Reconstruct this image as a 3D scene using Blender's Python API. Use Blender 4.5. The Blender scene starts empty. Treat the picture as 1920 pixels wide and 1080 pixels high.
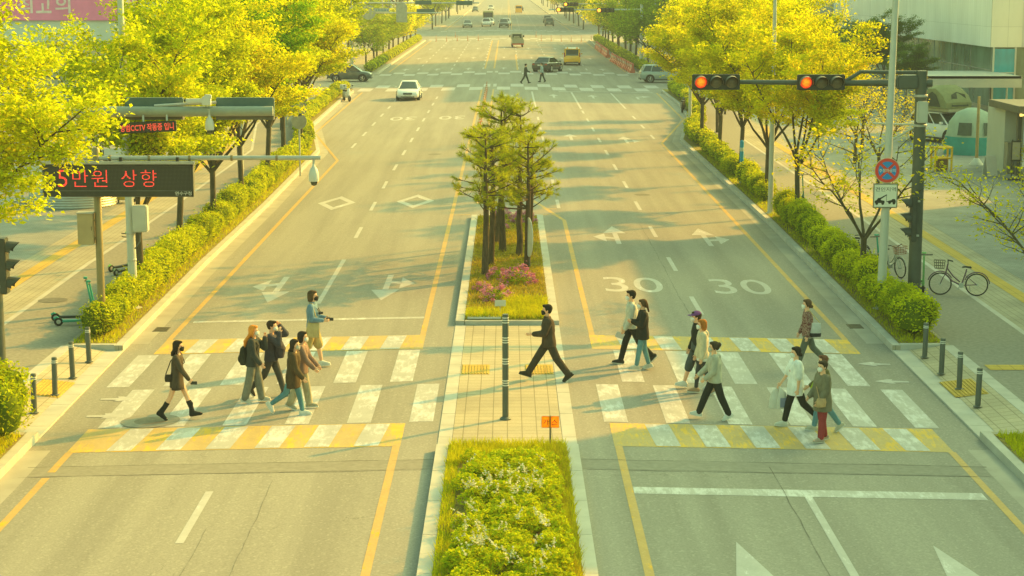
# Wide city avenue with a raised crosswalk, seen from a footbridge in warm afternoon light.
# World: X right, Y along the road away from the camera, Z up.  Median top of the road = z 0.
import bpy, bmesh, math, random
import numpy as np
from mathutils import Vector, Matrix, Euler
rad = math.radians
scene = bpy.context.scene
col = scene.collection
random.seed(7)

# ------------------------------------------------------------------ helpers
def tag(o, label=None, cat=None, group=None, kind=None):
    if label: o['label'] = label
    if cat: o['category'] = cat
    if group: o['group'] = group
    if kind: o['kind'] = kind
    return o

def empty(name, loc=(0, 0, 0), rz=0.0, label=None, cat=None, group=None):
    o = bpy.data.objects.new(name, None)
    o.empty_display_size = 0.3
    col.objects.link(o)
    o.location = loc
    o.rotation_euler = (0, 0, rz)
    return tag(o, label, cat, group)

def kids(o):
    return [c for c in col.objects if c.parent == o]

def copy_tree(o, parent=None):
    c = o.copy()
    col.objects.link(c)
    if parent is not None: c.parent = parent
    for ch in list(o.children):
        copy_tree(ch, c)
    return c

class MB:
    """collects shapes and links them as one mesh object"""
    def __init__(s): s.v = []; s.f = []; s.m = []; s.cur = 0
    def add(s, vs, fs, M=None):
        b = len(s.v)
        if M is not None: vs = [M @ Vector(v) for v in vs]
        s.v += [tuple(v) for v in vs]
        s.f += [tuple(b + i for i in f) for f in fs]
        s.m += [s.cur] * len(fs)
        return s
    def box(s, c, d, rz=0, M=None):
        x, y, z = d[0] / 2, d[1] / 2, d[2] / 2
        vs = [(-x, -y, -z), (x, -y, -z), (x, y, -z), (-x, y, -z), (-x, -y, z), (x, -y, z), (x, y, z), (-x, y, z)]
        T = Matrix.Translation(c) @ Matrix.Rotation(rz, 4, 'Z')
        if M is not None: T = M @ T
        return s.add(vs, [(3, 2, 1, 0), (4, 5, 6, 7), (0, 1, 5, 4), (1, 2, 6, 5), (2, 3, 7, 6), (3, 0, 4, 7)], T)
    def tube(s, pts, rads, n=8, caps=True, M=None):
        pts = [Vector(p) for p in pts]
        if not isinstance(rads, (list, tuple)): rads = [rads] * len(pts)
        vs = []; fs = []
        ref = None
        for i, p in enumerate(pts):
            if i == 0: t = pts[1] - pts[0]
            elif i == len(pts) - 1: t = pts[-1] - pts[-2]
            else: t = (pts[i + 1] - pts[i]).normalized() + (pts[i] - pts[i - 1]).normalized()
            if t.length < 1e-9: t = Vector((0, 0, 1))
            t.normalize()
            if ref is None:
                ref = Vector((0, 0, 1)) if abs(t.z) < .9 else Vector((1, 0, 0))
            a = (ref - t * ref.dot(t)).normalized(); b = t.cross(a); ref = a
            for k in range(n):
                an = 2 * math.pi * k / n
                vs.append(p + (a * math.cos(an) + b * math.sin(an)) * rads[i])
        for i in range(len(pts) - 1):
            for k in range(n):
                k2 = (k + 1) % n
                fs.append((i * n + k, i * n + k2, (i + 1) * n + k2, (i + 1) * n + k))
        if caps:
            fs.append(tuple(range(n - 1, -1, -1)))
            fs.append(tuple((len(pts) - 1) * n + k for k in range(n)))
        return s.add(vs, fs, M)
    def lathe(s, prof, c=(0, 0, 0), n=20, M=None):
        vs = []; fs = []
        for r, z in prof:
            for k in range(n):
                an = 2 * math.pi * k / n
                vs.append((r * math.cos(an), r * math.sin(an), z))
        for i in range(len(prof) - 1):
            for k in range(n):
                k2 = (k + 1) % n
                fs.append((i * n + k, i * n + k2, (i + 1) * n + k2, (i + 1) * n + k))
        fs.append(tuple(range(n - 1, -1, -1)))
        fs.append(tuple((len(prof) - 1) * n + k for k in range(n)))
        T = Matrix.Translation(c)
        if M is not None: T = M @ T
        return s.add(vs, fs, T)
    def prism(s, poly, z0, z1, M=None):
        n = len(poly)
        vs = [(p[0], p[1], z0) for p in poly] + [(p[0], p[1], z1) for p in poly]
        fs = [tuple(range(n - 1, -1, -1)), tuple(range(n, 2 * n))]
        fs += [(i, (i + 1) % n, n + (i + 1) % n, n + i) for i in range(n)]
        return s.add(vs, fs, M)
    def poly(s, pts, M=None):
        return s.add(pts, [tuple(range(len(pts)))], M)
    def loft(s, rings, cap=True, M=None):
        n = len(rings[0]); vs = [p for r in rings for p in r]; fs = []
        for i in range(len(rings) - 1):
            for k in range(n):
                k2 = (k + 1) % n
                fs.append((i * n + k, i * n + k2, (i + 1) * n + k2, (i + 1) * n + k))
        if cap:
            fs.append(tuple(range(n - 1, -1, -1)))
            fs.append(tuple((len(rings) - 1) * n + k for k in range(n)))
        return s.add(vs, fs, M)
    def torus(s, c, R_, r, axis='Y', n=20, m=6, M=None):
        vs = []; fs = []
        for i in range(n):
            a = 2 * math.pi * i / n
            for j in range(m):
                b = 2 * math.pi * j / m
                q = R_ + r * math.cos(b); h = r * math.sin(b)
                if axis == 'Y': p = (q * math.cos(a), h, q * math.sin(a))
                elif axis == 'X': p = (h, q * math.cos(a), q * math.sin(a))
                else: p = (q * math.cos(a), q * math.sin(a), h)
                vs.append((p[0] + c[0], p[1] + c[1], p[2] + c[2]))
        for i in range(n):
            for j in range(m):
                i2 = (i + 1) % n; j2 = (j + 1) % m
                fs.append((i * m + j, i2 * m + j, i2 * m + j2, i * m + j2))
        return s.add(vs, fs, M)
    def build(s, name, mats, parent=None, smooth=False, bevel=0.0, loc=None, fix=True):
        me = bpy.data.meshes.new(name)
        me.from_pydata(s.v, [], s.f)
        if not isinstance(mats, (list, tuple)): mats = [mats]
        for m in mats: me.materials.append(m)
        if any(s.m): me.polygons.foreach_set('material_index', s.m)
        if fix or bevel > 0:
            bm = bmesh.new(); bm.from_mesh(me)
            if fix: bmesh.ops.recalc_face_normals(bm, faces=bm.faces)
            if bevel > 0:
                es = [e for e in bm.edges if len(e.link_faces) == 2 and e.calc_face_angle(0) > .6]
                bmesh.ops.bevel(bm, geom=es, offset=bevel, segments=2, affect='EDGES', clamp_overlap=True)
            bm.to_mesh(me); bm.free()
        if smooth:
            me.polygons.foreach_set('use_smooth', [True] * len(me.polygons))
            try: me.set_sharp_from_angle(angle=rad(40))
            except Exception: pass
        me.update()
        o = bpy.data.objects.new(name, me)
        col.objects.link(o)
        if parent is not None: o.parent = parent
        if loc is not None: o.location = loc
        return o

# ------------------------------------------------------------------ materials
MATS = {}
class NT:
    def __init__(s, name):
        s.mat = bpy.data.materials.new(name); s.mat.use_nodes = True
        s.t = s.mat.node_tree; s.t.nodes.clear()
        s.out = s.n('ShaderNodeOutputMaterial')
    def n(s, typ, **kw):
        nd = s.t.nodes.new(typ)
        for k, v in kw.items():
            if k == 'i':
                for a, b in v.items(): nd.inputs[a].default_value = b
            else: setattr(nd, k, v)
        return nd
    def l(s, a, b): s.t.links.new(a, b)
    def pos(s): return s.n('ShaderNodeNewGeometry').outputs['Position']
    def obj(s): return s.n('ShaderNodeTexCoord').outputs['Object']
    def noise(s, vec, scale, detail=4, rough=.6, mapping=None):
        if mapping:
            mp = s.n('ShaderNodeMapping'); mp.inputs['Scale'].default_value = mapping
            s.l(vec, mp.inputs['Vector']); vec = mp.outputs[0]
        nd = s.n('ShaderNodeTexNoise'); nd.inputs['Scale'].default_value = scale
        nd.inputs['Detail'].default_value = detail; nd.inputs['Roughness'].default_value = rough
        s.l(vec, nd.inputs['Vector']); return nd.outputs['Fac']
    def ramp(s, fac, stops):
        r = s.n('ShaderNodeValToRGB'); e = r.color_ramp.elements
        while len(e) < len(stops): e.new(.5)
        for i, (p, c) in enumerate(stops):
            e[i].position = p; e[i].color = (*c, 1) if len(c) == 3 else c
        s.l(fac, r.inputs[0]); return r.outputs[0]
    def mix(s, fac, a, b, mode='MIX'):
        m = s.n('ShaderNodeMix', data_type='RGBA', blend_type=mode)
        for sock, v in ((m.inputs[0], fac), (m.inputs[6], a), (m.inputs[7], b)):
            if isinstance(v, (int, float)): sock.default_value = v
            elif isinstance(v, tuple): sock.default_value = (*v, 1) if len(v) == 3 else v
            else: s.l(v, sock)
        return m.outputs[2]
    def math(s, op, a, b=0.0):
        m = s.n('ShaderNodeMath', operation=op)
        for sock, v in ((m.inputs[0], a), (m.inputs[1], b)):
            if isinstance(v, (int, float)): sock.default_value = v
            else: s.l(v, sock)
        return m.outputs[0]
    def bsdf(s, colour, rough=.6, metal=0.0, spec=.4, bump=None, bstr=.2, bdist=.01, coat=0.0):
        b = s.n('ShaderNodeBsdfPrincipled')
        if isinstance(colour, tuple): b.inputs['Base Color'].default_value = (*colour, 1)
        else: s.l(colour, b.inputs['Base Color'])
        if isinstance(rough, (int, float)): b.inputs['Roughness'].default_value = rough
        else: s.l(rough, b.inputs['Roughness'])
        b.inputs['Metallic'].default_value = metal
        b.inputs['Specular IOR Level'].default_value = spec
        b.inputs['Coat Weight'].default_value = coat
        if bump is not None:
            bp = s.n('ShaderNodeBump'); bp.inputs['Strength'].default_value = bstr; bp.inputs['Distance'].default_value = bdist
            s.l(bump, bp.inputs['Height']); s.l(bp.outputs[0], b.inputs['Normal'])
        s.l(b.outputs[0], s.out.inputs[0]); return b

def mat(name, c, rough=.6, metal=0.0, var=.18, scale=3.0, spec=.4, coat=0.0, bump=0.0, dirt=.0):
    """plain surface with soft tonal variation and fine grain"""
    if name in MATS: return MATS[name]
    t = NT(name); p = t.obj()
    f = t.noise(p, scale, 5, .65)
    lo = tuple(x * (1 - var) for x in c); hi = tuple(min(1, x * (1 + var)) for x in c)
    cc = t.ramp(f, [(.3, lo), (.7, hi)])
    if dirt > 0:
        f2 = t.noise(p, scale * 4, 6, .7)
        cc = t.mix(t.math('MULTIPLY', t.ramp(f2, [(.5, (0, 0, 0)), (.75, (1, 1, 1))]), dirt), cc, tuple(x * .45 for x in c))
    t.bsdf(cc, rough, metal, spec, f if bump else None, bump, .02, coat)
    MATS[name] = t.mat
    return t.mat

def emis(name, c, strength, base=(0.02, 0.02, 0.02)):
    if name in MATS: return MATS[name]
    t = NT(name)
    b = t.bsdf(base, .5)
    b.inputs['Emission Color'].default_value = (*c, 1)
    b.inputs['Emission Strength'].default_value = strength
    MATS[name] = t.mat
    return t.mat

def glass(name, c=(.02, .03, .03), rough=.06):
    if name in MATS: return MATS[name]
    t = NT(name); p = t.obj()
    cc = t.mix(t.noise(p, 1.2, 2), tuple(x * .6 for x in c), tuple(x * 1.4 for x in c))
    t.bsdf(cc, rough, 0, .8)
    MATS[name] = t.mat
    return t.mat

ASPH = (.275, .262, .232)
def asphalt_colour(t, p):
    big = t.noise(p, .22, 4, .55, (1, .35, 1))
    base = t.ramp(big, [(.3, tuple(x * .86 for x in ASPH)), (.72, tuple(x * 1.1 for x in ASPH))])
    strk = t.noise(p, 1.3, 3, .6, (1, .04, 1))
    base = t.mix(.5, base, t.ramp(strk, [(.35, tuple(x * .78 for x in ASPH)), (.65, tuple(x * 1.16 for x in ASPH))]))
    grain = t.noise(p, 24, 3, .75)
    base = t.mix(.34, base, t.ramp(grain, [(.33, (.55, .55, .55)), (.67, (1.45, 1.45, 1.45))]), 'MULTIPLY')
    spk = t.n('ShaderNodeTexWhiteNoise'); mp = t.n('ShaderNodeMapping'); mp.inputs['Scale'].default_value = (26, 18, 1)
    fl = t.n('ShaderNodeVectorMath', operation='FLOOR'); t.l(p, mp.inputs[0]); t.l(mp.outputs[0], fl.inputs[0]); t.l(fl.outputs[0], spk.inputs['Vector'])
    base = t.mix(t.math('MULTIPLY', t.math('GREATER_THAN', spk.outputs['Value'], .93), .18), base, (.5, .48, .42))
    # hairline cracks
    v = t.n('ShaderNodeTexVoronoi', feature='DISTANCE_TO_EDGE'); v.inputs['Scale'].default_value = .19
    wv = t.n('ShaderNodeVectorMath', operation='ADD'); nz = t.n('ShaderNodeTexNoise'); nz.inputs['Scale'].default_value = 1.6; nz.inputs['Detail'].default_value = 5
    t.l(p, nz.inputs['Vector']); t.l(p, wv.inputs[0]); t.l(nz.outputs['Color'], wv.inputs[1]); t.l(wv.outputs[0], v.inputs['Vector'])
    crack = t.math('LESS_THAN', v.outputs['Distance'], .0012)
    gate = t.math('GREATER_THAN', t.noise(p, .35, 2), .54)
    return t.mix(t.math('MULTIPLY', t.math('MULTIPLY', crack, gate), .3), base, (.05, .05, .045)), grain

def m_asphalt():
    t = NT('asphalt'); p = t.pos()
    c, g = asphalt_colour(t, p)
    t.bsdf(c, .85, 0, .25, g, .35, .01)
    return t.mat

def m_paint(name, c, wear=.5, aniso=(1, .25, 1)):
    t = NT(name); p = t.pos()
    a, g = asphalt_colour(t, p)
    tone = t.noise(p, 2.2, 4, .6)
    pc = t.ramp(tone, [(.3, tuple(x * .84 for x in c)), (.7, tuple(min(1, x * 1.06) for x in c))])
    f1 = t.noise(p, 7, 8, .78, aniso); f2 = t.noise(p, .8, 3, .6)
    s_ = t.math('ADD', t.math('MULTIPLY', f1, .65), t.math('MULTIPLY', f2, .35))
    w = t.ramp(s_, [(wear - .035, (0, 0, 0)), (wear + .03, (1, 1, 1))])
    t.bsdf(t.mix(t.math('ADD', t.math('MULTIPLY', w, .8), .0), pc, t.mix(.35, a, pc)), .7, 0, .3, g, .15, .01)
    return t.mat

def m_pavers(name, c1, c2, mortar, bw, bh, var=.25, rot=0.0):
    t = NT(name); p = t.pos()
    mp = t.n('ShaderNodeMapping'); mp.inputs['Rotation'].default_value = (0, 0, rot)
    t.l(p, mp.inputs[0])
    b = t.n('ShaderNodeTexBrick'); b.inputs['Scale'].default_value = 1
    b.inputs['Color1'].default_value = (*c1, 1); b.inputs['Color2'].default_value = (*c2, 1); b.inputs['Mortar'].default_value = (*mortar, 1)
    b.inputs['Brick Width'].default_value = bw; b.inputs['Row Height'].default_value = bh
    b.inputs['Mortar Size'].default_value = .012; b.inputs['Mortar Smooth'].default_value = .3; b.offset = .5 if bw != bh else 0.0
    t.l(mp.outputs[0], b.inputs['Vector'])
    n = t.noise(p, .5, 5, .6)
    c = t.mix(var * 2, b.outputs['Color'], t.ramp(n, [(.3, (.62, .62, .62)), (.7, (1.25, 1.25, 1.25))]), 'MULTIPLY')
    g = t.noise(p, 30, 3, .7)
    c = t.mix(.4, c, t.ramp(g, [(.3, (.7, .7, .7)), (.7, (1.3, 1.3, 1.3))]), 'MULTIPLY')
    t.bsdf(c, .85, 0, .25, b.outputs['Fac'], -.3, .01)
    return t.mat

def m_leaf(name, dark, light, trans, tr=.45, sc=.9):
    t = NT(name); p = t.pos()
    rnd = t.n('ShaderNodeObjectInfo').outputs['Random']
    f = t.noise(p, sc, 3, .6)
    f = t.math('ADD', t.math('MULTIPLY', f, .85), t.math('MULTIPLY', rnd, .15))
    f2 = t.noise(p, 14, 2, .5)
    c = t.ramp(f, [(.32, dark), (.62, light)])
    c = t.mix(.5, c, t.ramp(f2, [(.3, (.55, .6, .6)), (.7, (1.35, 1.3, 1.2))]), 'MULTIPLY')
    d = t.n('ShaderNodeBsdfDiffuse'); t.l(c, d.inputs[0])
    tl = t.n('ShaderNodeBsdfTranslucent')
    t.l(t.mix(1.0, c, trans, 'MULTIPLY'), tl.inputs[0])
    m = t.n('ShaderNodeMixShader'); m.inputs[0].default_value = tr
    t.l(d.outputs[0], m.inputs[1]); t.l(tl.outputs[0], m.inputs[2])
    gl = t.n('ShaderNodeBsdfGlossy'); gl.inputs['Roughness'].default_value = .45; gl.inputs[0].default_value = (.9, .9, .8, 1)
    m2 = t.n('ShaderNodeMixShader'); m2.inputs[0].default_value = .008
    t.l(m.outputs[0], m2.inputs[1]); t.l(gl.outputs[0], m2.inputs[2])
    t.l(m2.outputs[0], t.out.inputs[0])
    return t.mat

def m_bark(name, c):
    t = NT(name); p = t.obj()
    f = t.noise(p, 14, 5, .7, (1, 1, .2))
    t.bsdf(t.ramp(f, [(.3, tuple(x * .5 for x in c)), (.7, tuple(x * 1.4 for x in c))]), .9, 0, .2, f, .6, .02)
    return t.mat

def m_soil(name, c1, c2, c3):
    t = NT(name); p = t.pos()
    f = t.noise(p, 3.5, 8, .72)
    g = t.noise(p, 28, 4, .7)
    c = t.mix(.6, t.ramp(f, [(.3, c1), (.5, c2), (.7, c3)]), t.ramp(g, [(.3, (.5, .5, .5)), (.7, (1.5, 1.5, 1.5))]), 'MULTIPLY')
    t.bsdf(c, .95, 0, .1, g, .6, .03)
    return t.mat

def m_cloth(name, c, var=.2, pattern=None):
    if name in MATS: return MATS[name]
    t = NT(name); p = t.obj()
    f = t.noise(p, 9, 5, .65, (1, 1, .45))
    cc = t.ramp(f, [(.3, tuple(x * (1 - var) for x in c)), (.7, tuple(min(1, x * (1 + var)) for x in c))])
    if pattern:
        n = t.noise(p, 26, 2, .6)
        cc = t.mix(t.ramp(n, [(.48, (0, 0, 0)), (.54, (1, 1, 1))]), cc, pattern)
    t.bsdf(cc, .9, 0, .15, f, .9, .03)
    MATS[name] = t.mat
    return t.mat

def m_car(name, c, metal=.0):
    if name in MATS: return MATS[name]
    t = NT(name); p = t.obj()
    f = t.noise(p, 2, 5, .6)
    dust = t.math('MULTIPLY', t.ramp(f, [(.4, (0, 0, 0)), (.8, (1, 1, 1))]), .25)
    t.bsdf(t.mix(dust, c, (.35, .32, .25)), .28, metal, .5, None, 0, 0, .6)
    MATS[name] = t.mat
    return t.mat

M_ASPH = m_asphalt()
M_WHITE = m_paint('road_paint_white', (.63, .625, .65), .42)
M_WORN = m_paint('road_paint_worn_white', (.58, .58, .60), .48)
M_YEL = m_paint('road_paint_yellow', (.74, .40, .012), .42)
M_YELW = m_paint('road_paint_worn_yellow', (.68, .43, .05), .47, (1.3, .2, 1))
M_CONC = mat('concrete', (.36, .34, .30), .85, 0, .15, 1.2, .2, 0, .2, .25)
M_KERB = mat('kerb_granite', (.47, .455, .42), .8, 0, .14, 1.5, .2, 0, .2, .3)
M_SOIL = m_soil('verge_soil', (.16, .12, .045), (.27, .22, .06), (.30, .30, .05))
M_MULCH = m_soil('mulch', (.13, .09, .03), (.24, .18, .04), (.36, .32, .05))
M_GRASS = m_leaf('grass_blades', (.34, .38, .006), (.58, .56, .01), (1.1, 1.1, .5), .45, 2.0)
M_DRYGRASS = m_leaf('dry_grass_blades', (.28, .25, .02), (.48, .42, .03), (1.1, 1.0, .5), .4, 2.0)
M_PAVE = m_pavers('pavers_cream', (.46, .40, .29), (.42, .37, .27), (.26, .23, .16), .3, .3)
M_PAVEG = m_pavers('pavers_grey', (.33, .34, .315), (.27, .28, .26), (.20, .20, .175), .2, .1, .3)
M_WALK = m_pavers('pavers_light', (.40, .36, .27), (.36, .33, .25), (.24, .22, .17), .4, .2, .25, math.pi / 2)
M_TACT = m_pavers('tactile_yellow', (.56, .38, .08), (.52, .36, .08), (.34, .23, .06), .3, .3, .2)
M_PATH = mat('cycle_path_asphalt', (.27, .255, .22), .9, 0, .2, 9, .2, 0, .3, .3)
M_BARK = m_bark('bark', (.10, .085, .05))
M_PBARK = m_bark('pine_bark', (.115, .085, .05))
M_STEEL = mat('galvanised_steel', (.46, .47, .44), .45, .3, .1, 4, .5, 0, 0, .15)
M_POLEW = mat('pole_white_grey', (.50, .52, .48), .5, .1, .08, 2, .4, 0, 0, .15)
M_DARKM = mat('dark_green_grey_metal', (.10, .115, .10), .5, .1, .12, 3, .4, 0, 0, .15)
M_BLACK = mat('black_plastic', (.035, .037, .033), .5, 0, .2, 4)
M_RUB = mat('rubber', (.03, .03, .028), .85, 0, .2, 8)
M_WHITEP = mat('white_plastic', (.62, .62, .58), .45, 0, .06, 2, .4, 0, 0, .1)
M_GLASS = glass('dark_glass', (.035, .05, .045))
M_CHROME = mat('bright_metal', (.6, .6, .58), .25, .9, .05, 3)
M_REFL = mat('reflective_white_band', (.66, .66, .62), .4, 0, .05, 3)
M_TAIL = mat('red_lamp_glass', (.45, .03, .02), .2, 0, .1, 4, .5)
M_HEAD = mat('clear_lamp_glass', (.72, .72, .68), .15, .3, .1, 4, .6)

# ------------------------------------------------------------------ camera numbers
F_PX, CAM_H = 3450.0, 9.0
PITCH = math.atan(570 / F_PX)
YAW = math.atan(9 / F_PX * math.cos(PITCH))

def gz(X):                      # crowned carriageway: 2 % fall from the median to the gutters
    return -0.02 * min(max(abs(X) - 1.35, 0), 8)

def lerp(pts, Y):               # polyline (X, Y): X at a given Y
    if Y <= pts[0][1]: return pts[0][0]
    for (x0, y0), (x1, y1) in zip(pts, pts[1:]):
        if Y <= y1: return x0 + (x1 - x0) * (Y - y0) / (y1 - y0)
    return pts[-1][0]

KERB_L = [(-9.50, 5), (-9.50, 33), (-9.70, 45.5), (-9.92, 60), (-9.97, 76), (-10.3, 101), (-12.6, 120), (-13.1, 146), (-13.1, 158)]
KERB_R = [(9.60, 5), (9.60, 33), (9.72, 45.5), (10.05, 70), (10.14, 108), (12.4, 127), (13.1, 142), (13.2, 157)]
YEL_L = [(-8.62, 5), (-8.66, 35.4), (-8.80, 47), (-8.92, 96.5), (-11.97, 114.5), (-12.4, 158)]
YEL_R = [(8.63, 5), (8.80, 35.4), (8.80, 46), (8.99, 107), (12.05, 126), (12.7, 157)]
LANE_L = [(-5.40, 5), (-5.42, 52), (-5.62, 86), (-5.7, 150)]
LANE_R = [(5.40, 5), (5.42, 90), (5.45, 150)]
# light constants
HZ_D, HZ_C = 0.0005, (.74, .76, .36)
SUN_E, SUN_C = 8.2, (1.0, .43, .035)
SKY_S, SKY_T = .39, (1.0, 1.26, .57)
# ------------------------------------------------------------------ ground, road, pavements
def sheet(name, pts, mats, z=None, parent=None, kind='structure'):
    """flat polygon list of (X,Y) or (X,Y,Z)"""
    mb = MB(); mb.poly([(p[0], p[1], p[2] if len(p) > 2 else z) for p in pts])
    o = mb.build(name, mats, parent, fix=False)
    if o.data.polygons[0].normal.z < 0: o.data.flip_normals()
    return tag(o, kind=kind) if parent is None else o

M_GROUND = m_soil('distant_ground', (.20, .19, .12), (.28, .26, .16), (.30, .31, .14))
g = MB(); g.poly([(-3000, -400, -.35), (3000, -400, -.35), (3000, 6000, -.35), (-3000, 6000, -.35)])
tag(g.build('ground', M_GROUND, fix=False), 'distant ground stretching out under the city', kind='structure')

mb = MB()
xs = [-120, -9.35, -1.35, 1.35, 9.35, 120]
ys = [2, 60, 120, 200, 400, 800, 1600, 3000]
vs = [(x, y, gz(x)) for y in ys for x in xs]
n = len(xs)
mb.add(vs, [(j * n + i, j * n + i + 1, (j + 1) * n + i + 1, (j + 1) * n + i) for j in range(len(ys) - 1) for i in range(n - 1)])
ROAD = tag(mb.build('road', M_ASPH, fix=False), 'sunlit grey asphalt avenue with a crowned surface', kind='structure')

def marks(name, polys, m, lvl=1, label=None):
    mb = MB()
    for p in polys:
        mb.poly([(x, y, gz(x) + .004 * lvl) for x, y in p])
    o = mb.build(name, m, ROAD, fix=False)
    me = o.data
    bm = bmesh.new(); bm.from_mesh(me)
    for f in bm.faces:
        f.normal_update()
        if f.normal.z < 0: f.normal_flip()
    bm.to_mesh(me); bm.free()
    if label: o['label'] = label
    return o

def rect(x0, x1, y0, y1): return [(x0, y0), (x1, y0), (x1, y1), (x0, y1)]
def strip(pl, w, y0, y1, off=0.0):      # band following a polyline (X,Y)
    ys = sorted({y0, y1, *[y for _, y in pl if y0 < y < y1]})
    out = []
    for a, b in zip(ys, ys[1:]):
        xa, xb = lerp(pl, a) + off, lerp(pl, b) + off
        out.append([(xa - w / 2, a), (xa + w / 2, a), (xb + w / 2, b), (xb - w / 2, b)])
    return out

# gutters (concrete) between edge line and kerb
for KP in (KERB_L, KERB_R):
    s_ = 1 if KP[0][0] > 0 else -1
    marks('gutter', strip(KP, .46, 5, 35.6, -s_ * .23) + strip(KP, .46, 46.6, 156, -s_ * .23), M_CONC, .5)
# darker repair seam and strip in front of the crossing
M_PATCH = mat('asphalt_patch', (.258, .246, .217), .9, 0, .14, 8, .2, 0, .3, .2)
marks('repair_strip', [rect(-9.03, -1.42, 33.6, 34.3), rect(1.42, 9.13, 33.6, 34.3)], M_PATCH, .7)
M_CRACK = mat('crack_line', (.15, .14, .12), .95, 0, .2, 3)
def crack(x0, x1, y, seed, vertical=False, w=.022):
    r = random.Random(seed); polys = []; px = x0; py = y; k = 0
    N = int(abs(x1 - x0) / .35)
    pts = []
    for i in range(N + 1):
        t_ = x0 + (x1 - x0) * i / N
        k += r.uniform(-.02, .02); k *= .85
        pts.append((t_, y + k))
    for (a, b), (c, d) in zip(pts, pts[1:]):
        ww = w * r.uniform(.3, 1.2)
        polys.append([(a, b - ww), (c, d - ww), (c, d + ww), (a, b + ww)] if not vertical else
                     [(b - ww * .6, a), (b + ww * .6, a), (d + ww * .6, c), (d - ww * .6, c)])
    return polys
marks('seam_crack', crack(-9.2, -1.42, 34.3, 1) + crack(1.42, 9.2, 34.3, 2) + crack(-9.2, -1.5, 33.55, 5, w=.012) + crack(1.5, 9.2, 33.55, 6, w=.012), M_CRACK, 1.0)
marks('lane_crack', crack(8, 30, -5.12, 3, True, .008) + crack(8, 34, 5.02, 4, True, .016) + crack(47.5, 70, 5.08, 8, True, .014) + crack(14, 33, -4.3, 9, True, .008), M_CRACK, 1.0)

# yellow lines
YIN = 2.2
marks('median_line', [rect(-YIN - .075, -YIN + .075, 5, 35.4), rect(-YIN - .075, -YIN + .075, 47.0, 160),
                      rect(YIN - .075, YIN + .075, 5, 35.4), rect(YIN - .075, YIN + .075, 47, 70.6),
                      [(YIN - .075, 70.6), (YIN + .075, 70.6), (1.15, 77.2), (.98, 77.0)],
                      rect(-1.27, -1.13, 76, 160),
                      [(-1.2, 76), (-1.05, 76), (1.1, 77.1), (1.02, 77.25)],
                      rect(1.4, 2.1, 72.2, 72.34), rect(1.4, 2.0, 74.2, 74.34),
                      rect(-2.1, -1.45, 72.2, 72.32)], M_YEL, 1)
marks('edge_line', strip(YEL_L, .15, 5, 33.5) + strip(YEL_L, .15, 33.9, 35.4) + strip(YEL_L, .15, 47.05, 158), M_YEL, 1)
marks('edge_line', strip(YEL_R, .15, 5, 35.4) + strip(YEL_R, .15, 47.05, 157), M_YEL, 1)

# ramp bands of the raised crossing: yellow and white blocks
def band(x0, x1, y0, y1, start, period, skew, name):
    yl = []; wh = []
    lo, hi = min(x0, x1), max(x0, x1)
    yl.append([(lo, y0), (hi, y0), (hi, y1), (lo, y1)])
    x = start
    while x < hi - .5:
        if x > lo + .35:
            wh.append([(x, y0 + .06), (x + period / 2, y0 + .06), (x + period / 2 + skew, y1 - .05), (x + skew, y1 - .05)])
        x += period
    marks(name, yl, M_YELW, 1, 'worn yellow and white striped ramp band')
    marks(name + '_block', wh, M_WORN, 2)
band(-8.72, -2.12, 35.38, 37.32, -7.95, .98, .12, 'ramp_band')
band(-8.86, -2.12, 45.2, 47.08, -8.1, .98, .10, 'ramp_band')
band(8.84, 2.12, 35.38, 37.32, 2.95, .99, -.10, 'ramp_band')
band(8.86, 2.12, 45.2, 47.08, 2.9, .99, -.10, 'ramp_band')
# zebra stripes, two staggered rows
zr = []
for k in range(6):
    c = -1.80 - 1.3 * k; zr.append(rect(c - .25, c + .25, 37.42, 41.08))
    c = -2.44 - 1.305 * k; zr.append(rect(c - .26, c + .26, 41.40, 45.1))
marks('zebra_crossing', zr, M_WORN, 1, 'worn white zebra stripes in two staggered rows, left half')
zr = []
for k in range(6):
    c = 2.27 + 1.3 * k; zr.append(rect(c - .25, c + .25, 37.42, 41.08))
    if k < 5:
        c = 2.9 + 1.3 * k; zr.append(rect(c - .26, c + .26, 41.40, 45.1))
marks('zebra_crossing', zr, M_WORN, 1, 'worn white zebra stripes in two staggered rows, right half')
# small walking arrows at the kerb ends
def warrow(x, y, s):
    return [[(x + s * u, y + v) for u, v in ((-.36, -.07), (.02, -.10), (-.02, -.24), (.10, -.24), (.44, 0), (.10, .24), (-.02, .24), (.02, .10), (-.36, .07))]]
for x, y, s in ((-8.72, 40.15, 1), (-8.66, 38.5, 1)):
    marks('walking_arrow', warrow(x, y, s), M_WHITE, 2)
for x, y, s in ((8.98, 43.95, -1), (9.0, 41.95, -1)):
    marks('walking_arrow', warrow(x, y, s), M_WHITE, 2)
# stop lines
marks('stop_line', [rect(-8.6, -2.25, 49.5, 49.75)], M_WORN, 1)
marks('stop_line', [rect(2.28, 8.63, 31.95, 32.4)], M_WORN, 1)
marks('stop_line', [rect(-1.05, 12.4, 157.4, 157.9)], M_WHITE, 1)
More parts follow.
